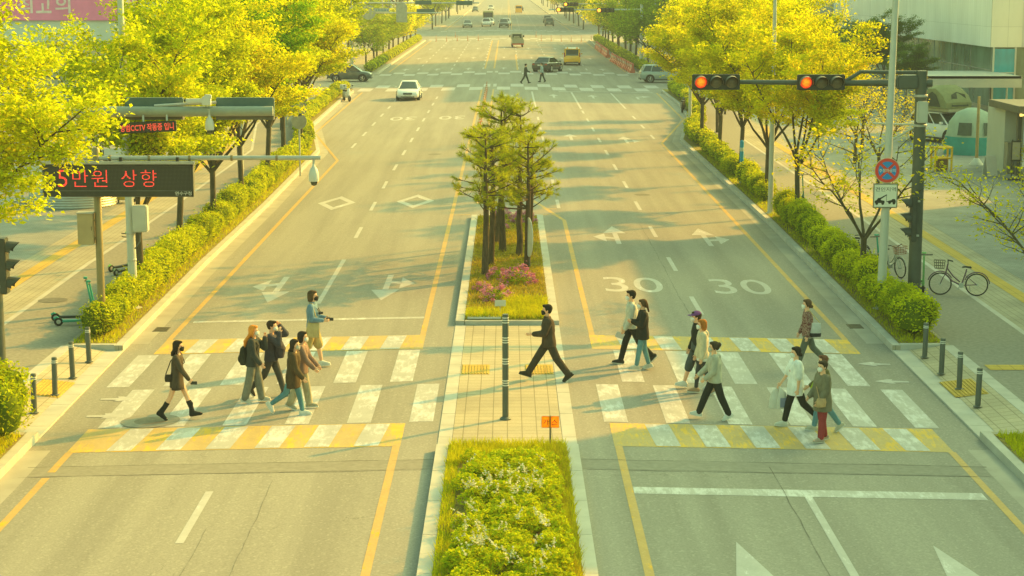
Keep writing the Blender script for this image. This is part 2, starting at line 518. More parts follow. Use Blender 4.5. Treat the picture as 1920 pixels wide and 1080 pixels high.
# lane dashes
def dashes(pl, starts, L=3.0, w=.14): return [p for s in starts for p in strip(pl, w, s, s + L)]
marks('lane_line', [rect(-5.47, -5.33, 29.2, 32.33)] + dashes(LANE_L, [66.1 + 8.2 * k for k in range(11)]) + [rect(-5.52, -5.38, 52.2, 60.8)], M_WHITE, 1)
marks('lane_line', dashes([(-8.75, 80), (-8.9, 150)], [104 + 8.3 * k for k in range(6)]), M_WHITE, 1)
marks('lane_line', [rect(5.33, 5.47, 8, 29.6), rect(5.33, 5.47, 29.6, 31.95)] + dashes(LANE_R, [50.4, 58.3, 66.3, 74.4, 82.5, 90.7, 98.8, 107, 115, 123, 131])
      + strip(LANE_R, .15, 136, 157), M_WHITE, 1)
marks('lane_line', dashes([(2.1, 80), (2.1, 150)], [74.5 + 8.2 * k for k in range(7)]) + [rect(2.03, 2.17, 137, 157)], M_WHITE, 1)
marks('lane_line', dashes([(8.8, 80), (8.8, 150)], [110 + 8.2 * k for k in range(3)]) + [rect(8.73, 8.87, 137, 157)], M_WHITE, 1)
far = []
for X in (-9.6, -6, -2.6, 1.2, 4.8, 8.6):
    for k in range(11): far.append(rect(X - .08, X + .08, 199 + 10 * k, 203 + 10 * k))
for X in (-9, -5.4, -2, 2.5, 6, 9.5):
    for k in range(40): far.append(rect(X - .09, X + .09, 374 + 12 * k, 378 + 12 * k))
marks('lane_line', far, M_WHITE, 1)
marks('median_line', [rect(-2.5, -2.3, 200, 300), rect(-1.5, -1.3, 200, 300), rect(1.0, 1.2, 196, 240), rect(.3, .5, 372, 1400), rect(.8, 1.0, 372, 1400)], M_YEL, 1.5)
marks('edge_line', [rect(-12.5, -12.35, 195, 305), rect(12.4, 12.55, 195, 300), rect(-12.6, -12.4, 372, 900), rect(12.4, 12.6, 372, 900)], M_YEL, 1)
# far zebra crossings, two staggered rows each
def far_zebra(y0, y1, x0, x1, per, w):
    out = []; ym = (y0 + y1) / 2; x = x0
    while x < x1:
        out.append(rect(x, x + w, y0, ym - .15)); out.append(rect(x + per / 2, x + per / 2 + w, ym + .15, y1)); x += per
    return out
for y0, y1 in ((159.6, 169.0), (187.2, 194)): marks('zebra_crossing', far_zebra(y0, y1, -13, 13, 2.42, 1.15), M_WHITE, 1)
for y0, y1 in ((306, 314), (362, 369)): marks('zebra_crossing', far_zebra(y0, y1, -13, 13, 2.6, 1.2), M_WHITE, 1)

# diamonds
def diamond(x, y, w=.8, l=2.45, t_=.17):
    o = [(x, y - l), (x + w, y), (x, y + l), (x - w, y)]
    ki = .62
    i = [(x + (a - x) * ki, y + (b - y) * ki) for a, b in o]
    return [[o[k], o[(k + 1) % 4], i[(k + 1) % 4], i[k]] for k in range(4)]
for x, y in ((-7.2, 77.2), (-3.88, 77.3)): marks('warning_diamond', diamond(x, y), M_WHITE, 1)

# straight plus turn arrows: base point (x, y), direction sy along Y, turn side sx
def arrow(x, y, sy, sx, L=4.75, straight=True, S=1.0):
    T = lambda u, v: (x + sx * u * S, y + sy * v)
    out = []
    if straight:
        out.append([T(-.09, 0), T(.09, 0), T(.09, L * .62), T(-.09, L * .62)])
        out.append([T(-.42, L * .60), T(.42, L * .60), T(0, L)])
        out.append([T(.09, L * .26), T(.42, L * .30), T(.42, L * .39), T(.09, L * .35)])
        out.append([T(.40, L * .12), T(.84, L * .38), T(.40, L * .56)])
    else:
        out.append([T(-.09, 0), T(.09, 0), T(.09, L * .7), T(-.09, L * .7)])
        out.append([T(.09, L * .56), T(.55, L * .66), T(.55, L * .76), T(-.09, L * .7)])
        out.append([T(.5, L * .46), T(1.15, L * .76), T(.5, L * .95)])
    return out
def up_arrow(x, y, L=4.5): return [rect(x - .09, x + .09, y, y + L * .6), [(x - .42, y + L * .58), (x + .42, y + L * .58), (x, y + L)]]
for p in (arrow(-6.95, 57.3, -1, -1), arrow(-3.66, 57.3, -1, 1), arrow(3.95, 64.3, 1, -1), arrow(7.2, 64.2, 1, 1)):
    marks('direction_arrow', p, M_WHITE, 1)
for p in (up_arrow(3.8, 108), arrow(7.0, 106.5, 1, 1), arrow(.4, 148.5, 1, -1, 4.5, False), up_arrow(3.8, 149), up_arrow(7.0, 149), arrow(10.6, 148.5, 1, 1, 4.5, False)):
    marks('direction_arrow', p, M_WHITE, 1)
for X in (-11, -7.6, -4.2, -.4, 3.0, 6.8, 10.3):
    for Y in (198, 228, 262): marks('direction_arrow', up_arrow(X, Y), M_WHITE, 1)
# big arrowheads cut by the bottom edge
for x in (3.88, 7.22):
    marks('direction_arrow', [[(x - .55, 25.6), (x + .62, 25.6), (x - .12 + (.0 if x < 5 else -.1), 29.15)], rect(x - .12, x + .12, 22.5, 25.6)], M_WHITE, 1)

# ------------------------------------------------------------------ lettering
def text_mesh(txt, size=1.0, embolden=0.0, extrude=0.0, res=3):
    cu = bpy.data.curves.new('t', 'FONT'); cu.body = txt; cu.size = size
    cu.align_x = 'CENTER'; cu.align_y = 'CENTER'; cu.offset = embolden; cu.extrude = extrude; cu.resolution_u = res
    o = bpy.data.objects.new('t', cu); col.objects.link(o)
    dg = bpy.context.evaluated_depsgraph_get()
    me = bpy.data.meshes.new_from_object(o.evaluated_get(dg))
    vs = [tuple(v.co) for v in me.vertices]; fs = [tuple(p.vertices) for p in me.polygons]
    bpy.data.objects.remove(o); bpy.data.curves.remove(cu); bpy.data.meshes.remove(me)
    return vs, fs

def speed30(x, y, w, l, rot=False):
    vs, fs = text_mesh('30', 1.0, 0.0, 0, 6)
    X0, X1 = min(v[0] for v in vs), max(v[0] for v in vs); Y0, Y1 = min(v[1] for v in vs), max(v[1] for v in vs)
    s_ = -1 if rot else 1
    out = []
    for v in vs:
        px = x + s_ * ((v[0] - X0) / (X1 - X0) - .5) * w; py = y + s_ * ((v[1] - Y0) / (Y1 - Y0) - .5) * l
        out.append((px, py, gz(px) + .004))
    mb = MB(); mb.add(out, fs); o = mb.build('speed_number', M_WHITE, ROAD, fix=False)
    return o
for x in (3.84, 7.12): speed30(x, 55.4, 1.78, 2.75)
for x in (-7.15, -3.8): speed30(x, 126.5, 1.75, 3.2, True)

# round cover and patch ring by the left end of the zebra
def ring_mark(x, y, r0, r1, m, nm, lvl, z=None, par=ROAD):
    mb = MB(); n_ = 36
    for k in range(n_):
        a, b = 6.28319 * k / n_, 6.28319 * (k + 1) / n_
        q = [(x + r * math.cos(t_), y + r * math.sin(t_)) for r, t_ in ((r0, a), (r1, a), (r1, b), (r0, b))]
        mb.poly([(u, v, (gz(u) if z is None else z) + .004 * lvl) for u, v in q])
    o = mb.build(nm, m, par, fix=False)
    return o if par is not None else tag(o, kind='structure')
M_IRON = mat('cast_iron_cover', (.17, .155, .12), .7, .3, .25, 8)
ring_mark(-7.55, 37.95, .001, .34, M_IRON, 'manhole_cover', 3); ring_mark(-7.55, 37.95, .34, .62, M_PATCH, 'manhole_collar', 3)
ring_mark(5.9, 80, .001, .36, M_IRON, 'manhole_cover', 1); ring_mark(-3.9, 99, .001, .36, M_IRON, 'manhole_cover', 1)
ring_mark(-13.1, 52.3, .001, .42, M_IRON, 'path_cover', 3, 0, None)
# drain grates in the gutters
M_GRATE = mat('drain_grate', (.15, .135, .10), .7, .3, .2, 6)
for x, y in ((-9.28, 48.6), (9.42, 49.0)):
    mb = MB()
    for k in range(7): mb.box((x, y - .27 + k * .09, gz(x) + .008), (.34, .045, .014))
    mb.box((x - .18, y, gz(x) + .008), (.02, .62, .016)); mb.box((x + .18, y, gz(x) + .008), (.02, .62, .016))
    mb.build('drain_grate', M_GRATE, ROAD)

# ------------------------------------------------------------------ blocks: pavement slabs with kerbs
def slab(name, outline, mats, ztop=0.0, zbot=-.34):
    mb = MB(); mb.prism(outline, zbot, ztop)
    return tag(mb.build(name, mats), kind='structure')
def kerb(pts, side, ztop=.012, w=.2, h=.36, name='kerb', parent=None):
    """kerb stones along a polyline of (X,Y), laid on the pavement side (side = +1 right of direction)"""
    mb = MB()
    for (x0, y0), (x1, y1) in zip(pts, pts[1:]):
        d = Vector((x1 - x0, y1 - y0)); L = d.length; d.normalize(); nrm = Vector((d.y, -d.x)) * side
        k = max(1, round(L / 1.0)); st = L / k
        if L > 60: k = max(1, round(L / 6)); st = L / k
        for i in range(k):
            a = Vector((x0, y0)) + d * (i * st + .006); b = Vector((x0, y0)) + d * ((i + 1) * st - .006)
            q = [a - nrm * .004, b - nrm * .004, b + nrm * w, a + nrm * w]
            mb.prism([(p.x, p.y) for p in q], ztop - h, ztop + .0015 * (i % 2))
    o = mb.build(name, M_KERB, parent)
    return tag(o, kind='structure') if parent is None else o

NOTCH0, NOTCH1, NX = 36.5, 45.55, 10.95
KLr = [(x, y) for x, y in KERB_L]; KRr = [(x, y) for x, y in KERB_R]
for s_, KP in ((-1, KERB_L), (1, KERB_R)):
    kx = lambda Y: lerp(KP, Y)
    far_ = [(x, y) for x, y in KP if y > NOTCH1 + .1]
    corner = [(s_ * 13.4, 159.6), (s_ * 14.2, 161.4), (s_ * 15.6, 162.8), (s_ * 17.5, 163.4)]
    near_line = [(kx(2), 2), (kx(33), 33), (kx(NOTCH0), NOTCH0)]
    out = near_line + [(s_ * NX, NOTCH0), (s_ * NX, NOTCH1), (kx(NOTCH1), NOTCH1)] + far_ + corner + [(s_ * 110, 163.4), (s_ * 110, 2)]
    slab('pavement', out, M_WALK)
    kerb(near_line, s_)
    kerb([(kx(NOTCH1), NOTCH1)] + far_ + corner + [(s_ * 60, 163.4)], s_)
    kerb([(kx(NOTCH1) + s_ * .2, NOTCH1), (s_ * (NX + .0), NOTCH1)], -s_, w=.16, ztop=.03)
    kerb([(s_ * NX, NOTCH0), (s_ * NX, NOTCH1 - .0)], s_, w=.3, ztop=.006)
    # sloped landing at the crossing
    a, b = kx(NOTCH0), kx(NOTCH1)
    L = MB(); zr_ = gz(9.6) + .03
    L.poly([(a + s_ * .42, NOTCH0, zr_ + .02), (s_ * NX, NOTCH0, .0), (s_ * NX, NOTCH1, .0), (b + s_ * .42, NOTCH1, zr_ + .02)])
    o = L.build('crossing_landing', M_PAVE, fix=False)
    if o.data.polygons[0].normal.z < 0: o.data.flip_normals()
    tag(o, kind='structure')
    kerb([(a, NOTCH0), (b, NOTCH1)], s_, ztop=zr_ + .012, w=.43, h=.15, name='dropped_kerb')
    # tactile plates on the landing
    T = MB(); tx0, tx1 = (s_ * 10.0, s_ * 10.75)
    zz = lambda x: (zr_ + .02) + (0 - zr_ - .02) * (abs(x) - 10.0) / (NX - 10.0)
    for k in range(9):
        x = tx0 + (tx1 - tx0) * (k + .5) / 9
        T.box((x, 40.9, zz(x) + .012), (.045, 1.5, .018))
    T.poly([(tx0, 40.1, zz(tx0) + .006), (tx1, 40.1, zz(tx1) + .006), (tx1, 41.7, zz(tx1) + .006), (tx0, 41.7, zz(tx0) + .006)])
    tag(T.build('tactile_paving', M_TACT, fix=False), kind='structure')
    # strips along the footway, following the kerb line
    def ribbon(name, o0, o1, y0, y1, m, z):
        mb = MB(); ys_ = sorted({y0, y1, *[y for _, y in KP if y0 < y < y1]})
        for p, q in zip(ys_, ys_[1:]):
            f = [(kx(p) + s_ * o0, p, z), (kx(p) + s_ * o1, p, z), (kx(q) + s_ * o1, q, z), (kx(q) + s_ * o0, q, z)]
            mb.poly(f if s_ > 0 else f[::-1])
        return tag(mb.build(name, m, fix=False), kind='structure')
    ribbon('planting_strip', .2, 1.34, NOTCH1 + .18, 160, M_SOIL, .022)
    ribbon('planting_strip', .2, 1.34, 5, NOTCH0 - .3, M_SOIL, .022)
    ribbon('cycle_path', 1.46, 3.72, 5, 161, M_PATH, .004)
    ribbon('path_line', 3.68, 3.84, 5, 60, M_KERB, .008)
    ribbon('path_line', 3.66, 3.80, 60, 161, M_KERB, .008)
    ribbon('tactile_strip', 4.95, 5.4, 5, 160, M_TACT, .008)
    ribbon('plaza', 6.0, 60, 5, 161, M_PAVEG, .006)
    if s_ > 0:
        t2 = MB(); t2.poly([(11.4, 42.5, .014), (20, 42.5, .014), (20, 43.1, .014), (11.4, 43.1, .014)])
        tag(t2.build('tactile_strip', M_TACT, fix=False), kind='structure')
    # far blocks
    fb = [(s_ * 13.3, 191), (s_ * 13.3, 303), (s_ * 14.5, 306), (s_ * 18, 308), (s_ * 110, 308), (s_ * 110, 187), (s_ * 17.5, 187), (s_ * 14.6, 188.4)]
    slab('pavement', fb, M_WALK)
    kerb([(s_ * 40, 187), (s_ * 17.5, 187), (s_ * 14.6, 188.4), (s_ * 13.3, 191), (s_ * 13.3, 303), (s_ * 14.5, 306), (s_ * 18, 308)], s_)
    fb = [(s_ * 16, 372), (s_ * 12.8, 420), (s_ * 12.8, 2400), (s_ * 110, 2400), (s_ * 110, 366), (s_ * 19, 366)]
    slab('pavement', fb, M_WALK)
    kerb([(s_ * 30, 366), (s_ * 19, 366), (s_ * 16, 372), (s_ * 12.8, 420), (s_ * 12.8, 900)], s_)

# ------------------------------------------------------------------ median: two planted islands and a paved refuge
def island(y0, y1, m, zt):
    mb = MB(); mb.box((0, (y0 + y1) / 2, zt - .25), (2.3, y1 - y0, .5))
    tag(mb.build('median_bed', m), kind='structure')
island(2, 34.9, M_SOIL, .14); island(48.5, 71.0, M_MULCH, .13)
kerb([(-1.38, 2), (-1.38, 34.97)], 1, .135, .24); kerb([(1.38, 2), (1.38, 34.97)], -1, .135, .24)
kerb([(-1.38, 48.36), (-1.38, 71.3)], 1, .125, .23); kerb([(1.38, 48.36), (1.38, 71.3)], -1, .125, .23)
kerb([(-1.14, 48.36), (1.14, 48.36)], -1, .12, .12); kerb([(-1.14, 71.3), (1.14, 71.3)], 1, .125, .2)
kerb([(-1.38, 35.0), (-1.38, 48.3)], 1, .012, .27, .1, 'dropped_kerb'); kerb([(1.38, 35.0), (1.38, 48.3)], -1, .012, .27, .1, 'dropped_kerb')
sheet('refuge_paving', [(-1.1, 34.95), (1.1, 34.95), (1.1, 48.36), (-1.1, 48.36)], M_PAVE, .008)
for x0 in (-1.08, .42):
    T = MB()
    T.poly([(x0, 42.05, .013), (x0 + .66, 42.05, .013), (x0 + .66, 43.15, .013), (x0, 43.15, .013)])
    for k in range(9): T.box((x0 + .04 + k * .072, 42.6, .02), (.035, 1.02, .014))
    tag(T.build('tactile_paving', M_TACT, fix=False), kind='structure')
# ------------------------------------------------------------------ foliage
L_YEL = m_leaf('leaf_spring_yellow', (.38, .45, .001), (.82, .80, .001), (1.15, 1.03, .2), .55, .8)
L_LIME = m_leaf('leaf_spring_lime', (.32, .40, .001), (.70, .74, .002), (1.12, 1.05, .2), .55, .8)
L_GRN = m_leaf('leaf_young_green', (.13, .26, .004), (.30, .44, .005), (1.1, 1.15, .4), .45, .9)
L_FAR = m_leaf('leaf_olive_green', (.20, .29, .02), (.38, .46, .02), (1.15, 1.1, .4), .4, .5)
L_DARK = m_leaf('leaf_deep_green', (.09, .17, .03), (.19, .28, .045), (1.1, 1.15, .5), .35, .6)
L_HEDGE = m_leaf('leaf_hedge', (.24, .32, .001), (.64, .68, .002), (1.15, 1.06, .25), .42, 1.6)
L_BED = m_leaf('leaf_bed', (.24, .34, .002), (.58, .64, .003), (1.12, 1.06, .3), .42, 3.0)
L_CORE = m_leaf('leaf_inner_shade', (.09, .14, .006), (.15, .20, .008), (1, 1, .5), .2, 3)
L_PINE = m_leaf('pine_needles', (.24, .30, .02), (.50, .53, .03), (1.15, 1.1, .5), .4, 1.2)
L_WHITE = m_leaf('white_petals', (.62, .64, .50), (.75, .76, .62), (1, 1, .9), .3, 5)
L_PINK = m_leaf('pink_petals', (.50, .17, .34), (.66, .30, .48), (1, .9, .9), .35, 5)
L_TWIGY = m_leaf('leaf_sparse_yellow', (.44, .44, .002), (.78, .70, .003), (1.15, 1.05, .4), .5, 1.5)

def leaves(name, pts, size, m, parent=None, up=.5, aspect=.5, seed=1, jitter=.35, fold=True, dirs=None, extra=None):
    """one mesh of small pointed leaves, each a folded pair of triangles, at the given points"""
    rs = np.random.RandomState(seed)
    P = np.asarray(pts, dtype=np.float64); N = len(P)
    nrm = rs.normal(size=(N, 3)); nrm /= np.linalg.norm(nrm, axis=1)[:, None]
    nrm[:, 2] = np.abs(nrm[:, 2]); nrm += np.array([0, 0, up]); nrm /= np.linalg.norm(nrm, axis=1)[:, None]
    a = rs.normal(size=(N, 3)) if dirs is None else np.asarray(dirs) + rs.normal(size=(N, 3)) * .35
    a -= nrm * (a * nrm).sum(1)[:, None]; a /= np.linalg.norm(a, axis=1)[:, None]
    b = np.cross(nrm, a)
    s = size * (1 + jitter * rs.uniform(-1, 1, N))[:, None]
    v = np.empty((N, 4, 3))
    v[:, 0] = P - a * s * .5
    v[:, 1] = P + b * s * aspect * .5 + nrm * s * .08
    v[:, 2] = P + a * s * .5 - nrm * s * .10
    v[:, 3] = P - b * s * aspect * .5 + nrm * s * .08
    idx = np.arange(N * 4).reshape(N, 4)
    me = bpy.data.meshes.new(name)
    me.vertices.add(N * 4); me.vertices.foreach_set('co', v.reshape(-1))
    me.loops.add(N * 4); me.loops.foreach_set('vertex_index', idx.reshape(-1).astype(np.int32))
    me.polygons.add(N); me.polygons.foreach_set('loop_start', np.arange(0, N * 4, 4, dtype=np.int32))
    try: me.polygons.foreach_set('loop_total', np.full(N, 4, dtype=np.int32))
    except Exception: pass
    me.materials.append(m); me.update(calc_edges=True); me.validate()
    o = bpy.data.objects.new(name, me); col.objects.link(o)
    if parent is not None: o.parent = parent
    return o

def blades(name, pts, h, m, seed=1, w=.02, parent=None, lean=.35):
    rs = np.random.RandomState(seed); P = np.asarray(pts, float); N = len(P)
    an = rs.uniform(0, 2 * np.pi, N); d = np.stack([np.cos(an), np.sin(an), np.zeros(N)], 1)
    hh = h * rs.uniform(.5, 1.25, N)[:, None]
    bend = rs.normal(size=(N, 3)) * lean; bend[:, 2] = 0
    v = np.empty((N, 3, 3)); v[:, 0] = P - d * w / 2; v[:, 1] = P + d * w / 2; v[:, 2] = P + np.array([0, 0, 1]) * hh + bend * hh
    me = bpy.data.meshes.new(name)
    me.vertices.add(N * 3); me.vertices.foreach_set('co', v.reshape(-1))
    me.loops.add(N * 3); me.loops.foreach_set('vertex_index', np.arange(N * 3, dtype=np.int32))
    me.polygons.add(N); me.polygons.foreach_set('loop_start', np.arange(0, N * 3, 3, dtype=np.int32))
    try: me.polygons.foreach_set('loop_total', np.full(N, 3, dtype=np.int32))
    except Exception: pass
    me.materials.append(m); me.update(calc_edges=True); me.validate()
    o = bpy.data.objects.new(name, me); col.objects.link(o)
    if parent is not None: o.parent = parent
    return o

def street_tree(name, seed, th=1.9, limbs=6, L1=4.2, spread=40, nb=9, nt=5, per=28, leaf=.12, m=None, tube_twigs=False, lean=(.12, 0), leafsig=.15, tr=.115, flat=.6):
    r = random.Random(seed); rs = np.random.RandomState(seed)
    root = empty(name)
    tb = MB(); pts = []; dirs = []
    top = Vector((r.uniform(-.12, .12), r.uniform(-.12, .12), th))
    tb.tube([(0, 0, -.1), (0, 0, .12), (top.x * .4, top.y * .5, th * .5), top], [tr * 1.35, tr * 1.08, tr * .95, tr * .92], 10)
    def path(p, d, L, k, bend, upb):
        out = [p.copy()]; d = d.copy()
        for i in range(k):
            d = (d + Vector((r.gauss(0, bend), r.gauss(0, bend), upb + r.gauss(0, bend)))).normalized()
            out.append(out[-1] + d * (L / k))
        return out, d
    for i in range(limbs):
        az = 2 * math.pi * i / limbs + r.uniform(-.4, .4); tl = rad(spread * r.uniform(.45, 1.15))
        d = Vector((math.sin(tl) * math.cos(az) + lean[0], math.sin(tl) * math.sin(az) + lean[1], math.cos(tl))).normalized()
        L = L1 * r.uniform(.8, 1.15) * (1.08 - .25 * (tl / rad(spread)) ** 2)
        pp, dl = path(top + Vector((0, 0, -.12 * r.random())), d, L, 7, .10, .035)
        tb.tube(pp, [.06 * (tr / .115) * (1 - .82 * q / 7) for q in range(8)], 6)
        for j in range(nb):
            t_ = .32 + .68 * (j + r.random()) / nb
            q = t_ * 7; k = min(6, int(q)); p0 = pp[k].lerp(pp[k + 1], q - k); dd = (pp[k + 1] - pp[k]).normalized()
            a2 = r.uniform(0, 2 * math.pi)
            side = Vector((math.cos(a2), math.sin(a2), r.uniform(-.25, .35)))
            d2 = (dd * .55 + side * .85).normalized()
            L2 = L * .36 * (1.25 - .6 * t_) * r.uniform(.7, 1.2)
            p2, _ = path(p0, d2, L2, 4, .12, .03)
            tb.tube(p2, [.018, .014, .010, .007, .003], 4)
            for w in range(nt):
                q2 = (.25 + .75 * (w + r.random()) / nt) * 4; k2 = min(3, int(q2)); p3 = p2[k2].lerp(p2[k2 + 1], q2 - k2)
                a3 = r.uniform(0, 2 * math.pi)
                d3 = ((p2[k2 + 1] - p2[k2]).normalized() * .7 + Vector((math.cos(a3), math.sin(a3), r.uniform(-.3, .25))) * .8).normalized()
                L3 = .55 * r.uniform(.6, 1.2) * (L1 / 4.2)
                if tube_twigs: tb.tube([p3, p3 + d3 * L3], [.005, .002], 3)
                n_ = int(per * r.uniform(.6, 1.3))
                t3 = rs.uniform(.05, 1.1, n_)[:, None]
                off = rs.normal(size=(n_, 3)) * leafsig * np.array([1, 1, flat])
                pts.append(np.array(p3)[None] + np.array(d3)[None] * L3 * t3 + off)
                dirs.append(np.repeat(np.array(d3)[None], n_, 0))
    tb.build('trunk', M_BARK, root, smooth=True)
    leaves('crown', np.concatenate(pts), leaf, m or L_YEL, root, .45, .55, seed, dirs=np.concatenate(dirs))
    return root

def recolour(root, m):                    # object-level material for copies of another leaf colour
    for c in root.children:
        if c.name.startswith('crown'):
            c.material_slots[0].link = 'OBJECT'; c.material_slots[0].material = m

T_A = street_tree('street_tree', 11, 3.3, 9, 5.3, 44, 13, 6, 72, .115, L_LIME, True, (.02, 0), .16, .14)
T_B = street_tree('street_tree', 23, 2.3, 8, 5.3, 35, 12, 5, 84, .135, L_YEL, False, (.06, 0), .19, flat=.45)
T_C = street_tree('street_tree', 37, 2.2, 9, 5.2, 38, 11, 5, 80, .135, L_YEL, False, (.10, .02), .19, flat=.4)
T_D = street_tree('street_tree', 51, 2.3, 7, 5.5, 34, 13, 5, 78, .135, L_YEL, False, (.14, -.05), .18, flat=.4)
T_S = street_tree('sparse_street_tree', 63, 1.5, 5, 3.9, 44, 10, 4, 9, .11, L_TWIGY, True, (.02, 0), .16, .085)
T_F = street_tree('avenue_tree', 77, 1.9, 6, 4.0, 46, 7, 3, 16, .30, L_FAR, False, (0, 0), .30)
T_G = street_tree('avenue_tree', 79, 2.2, 7, 4.4, 42, 7, 3, 16, .32, L_FAR, False, (0, 0), .32)

_used = set()
def place_tree(proto, x, y, rz, s, label, group=None, m=None, z=0.0, cat='tree', wide=1.0):
    if proto.name in _used: o = copy_tree(proto)
    else: o = proto; _used.add(proto.name)
    o.location = (x, y, z); o.rotation_euler = (0, 0, rz); o.scale = (s * wide, s * wide, s * random.uniform(.95, 1.05))
    tag(o, label, cat, group)
    if m is None and proto in (T_B, T_C, T_D): m = L_YEL
    if m is not None: recolour(o, m)
    return o

ORD = ['first', 'second', 'third', 'fourth', 'fifth', 'sixth', 'seventh', 'eighth', 'ninth', 'tenth', 'eleventh', 'twelfth', 'thirteenth', 'fourteenth', 'fifteenth', 'sixteenth', 'seventeenth', 'eighteenth']
GL = 'yellow-leaved street trees on the left verge'
place_tree(T_A, -12.0, 36.8, .4, 1.06, 'large yellow-leaved tree overhanging the red dot-matrix board at the left edge', GL)
ysL = [52.7, 60, 66.8, 75, 83, 91, 99, 107, 115, 123, 131, 139]
pr = [T_D, T_B, T_C, T_D, T_B, T_C, T_D, T_B, T_C, T_D, T_B, T_C, T_B, T_D]
for i, y in enumerate(ysL):
    x = lerp(KERB_L, y) - .8 - (.1 if i % 2 else 0) - (1.3 if i > 7 else 0)
    lab = 'yellow-leaved street tree on the left verge, ' + ORD[i] + ' beyond the dot-matrix board'
    if i == 0: lab = 'forked street tree behind the white lamp post and grey cabinet on the left verge'
    if i == 11: lab = 'last yellow-leaved tree on the left verge beside the parked scooter'
    s = [1.02, 1.06, 1.1, 1.12, 1.18, 1.18, 1.22, 1.2, 1.22, 1.2, 1.2, 1.0, .9, .78][i]
    place_tree(pr[i], x, y, random.uniform(-.5, .5), s, lab, GL, L_GRN if i == 3 else (L_LIME if i in (0, 1, 4, 6, 9) else None), wide=.88 if i < 6 else (.8 if i < 8 else .66))
GR = 'yellow-leaved street trees on the right verge'
place_tree(T_S, 10.55, 54.0, .3, 1.12, 'bare-limbed young street tree with thin yellow leaves behind the no-stopping sign', GR)
ysR = [68.5, 77, 86, 95, 104, 113, 121, 129]
pr = [T_D, T_C, T_B, T_D, T_C, T_B, T_D, T_C, T_B, T_C]
for i, y in enumerate(ysR):
    x = lerp(KERB_R, y) + .85 + (1.3 if i > 4 else 0) + (.6 if i > 6 else 0)
    place_tree(pr[i], x, y, random.uniform(-.5, .5) + (0 if i < 3 else 2.8), [.95, 1.04, 1.06, 1.06, 1.1, 1.06, 1.0, .95, .9, .82][i],
               'yellow-leaved street tree on the right verge, ' + ORD[i] + ' beyond the bare-limbed young tree', GR, wide=.9 if i < 5 else .68)
# sparse trees of the right plaza and the one leaning in at the right edge
place_tree(T_S, 13.7, 46.4, 1.2, .95, 'sparse yellow tree leaning in at the right edge beside the footway', 'sparse trees of the right plaza')
for i, (x, y, s) in enumerate(((16.6, 82, .95), (17.6, 93, 1.0), (19.5, 101, 1.05))):
    place_tree(T_S, x, y, i * 1.3, s, ['thin yellow tree on the paved plaza nearest the yellow rack', 'thin yellow tree in the middle of the right plaza', 'thin yellow tree on the plaza close to the tent-topped car'][i], 'sparse trees of the right plaza')
# green trees in front of the white building
for i, (x, y, s, m) in enumerate(((29.6, 137, .58, L_DARK), (29.8, 146, .74, L_DARK), (30.0, 155, .72, L_DARK), (29.4, 164, .66, L_FAR), (22.6, 169, 1.15, L_FAR))):
    place_tree(T_B if i % 2 else T_C, x, y, i * 1.1, s, ['deep green tree before the white building, nearest its blue panel', 'second deep green tree along the white building', 'third deep green tree along the white building', 'olive tree at the far end of the white building', 'tall olive tree left of the red shop sign'][i], 'green trees in front of the white building', m)
# rows past the cross street
k = 0
for s_, m0 in ((-1, None), (1, None)):
    ys_ = [193 + 9.5 * i for i in range(12)]
    for i, y in enumerate(ys_):
        sc_ = random.uniform(.85, 1.02) * (1.25 if s_ > 0 else .95)
        m = L_FAR if s_ > 0 else (L_FAR if i < 6 else L_YEL)
        if s_ > 0 and i >= 8: m = L_YEL
        place_tree(T_F if i % 2 else T_G, s_ * (14.7 + random.uniform(-.2, .3)), y, random.uniform(0, 6), sc_,
                   ('green' if m == L_FAR else 'yellow') + ' avenue tree past the cross street on the ' + ('left' if s_ < 0 else 'right') + ', ' + ORD[i] + ' from the crossing',
                   'trees past the cross street on the ' + ('left' if s_ < 0 else 'right'), m)
    for i in range(8):                                     # second rank behind
        y = 197 + 14 * i
        place_tree(T_G if i % 2 else T_F, s_ * (22.5 + random.uniform(-1, 2)), y, random.uniform(0, 6), random.uniform(1.2, 1.5),
                   'taller green tree behind the ' + ('left' if s_ < 0 else 'right') + ' avenue row, ' + ORD[i] + ' from the cross street', 'taller trees behind the far rows', L_FAR if i % 3 else L_DARK)
    for i in range(14):
        y = 378 + 24 * i * (1 + .05 * i)
        place_tree(T_F if i % 2 else T_G, s_ * (15.5 + random.uniform(-.5, 1)), y, random.uniform(0, 6), random.uniform(1.1, 1.5),
                   'distant hazy avenue tree on the ' + ('left' if s_ < 0 else 'right') + ' beyond the second crossing, ' + ORD[i] + ' along', 'distant hazy avenue trees', (L_YEL, L_FAR, L_FAR)[i % 3])
        if i < 12:
            place_tree(T_G if i % 2 else T_F, s_ * (27 + random.uniform(-2, 3)), y + 6, random.uniform(0, 6), random.uniform(1.6, 2.1),
                   'tall distant tree set back on the ' + ('left' if s_ < 0 else 'right') + ', ' + ORD[i] + ' beyond the second crossing', 'distant hazy avenue trees', (L_FAR, L_DARK)[i % 2])

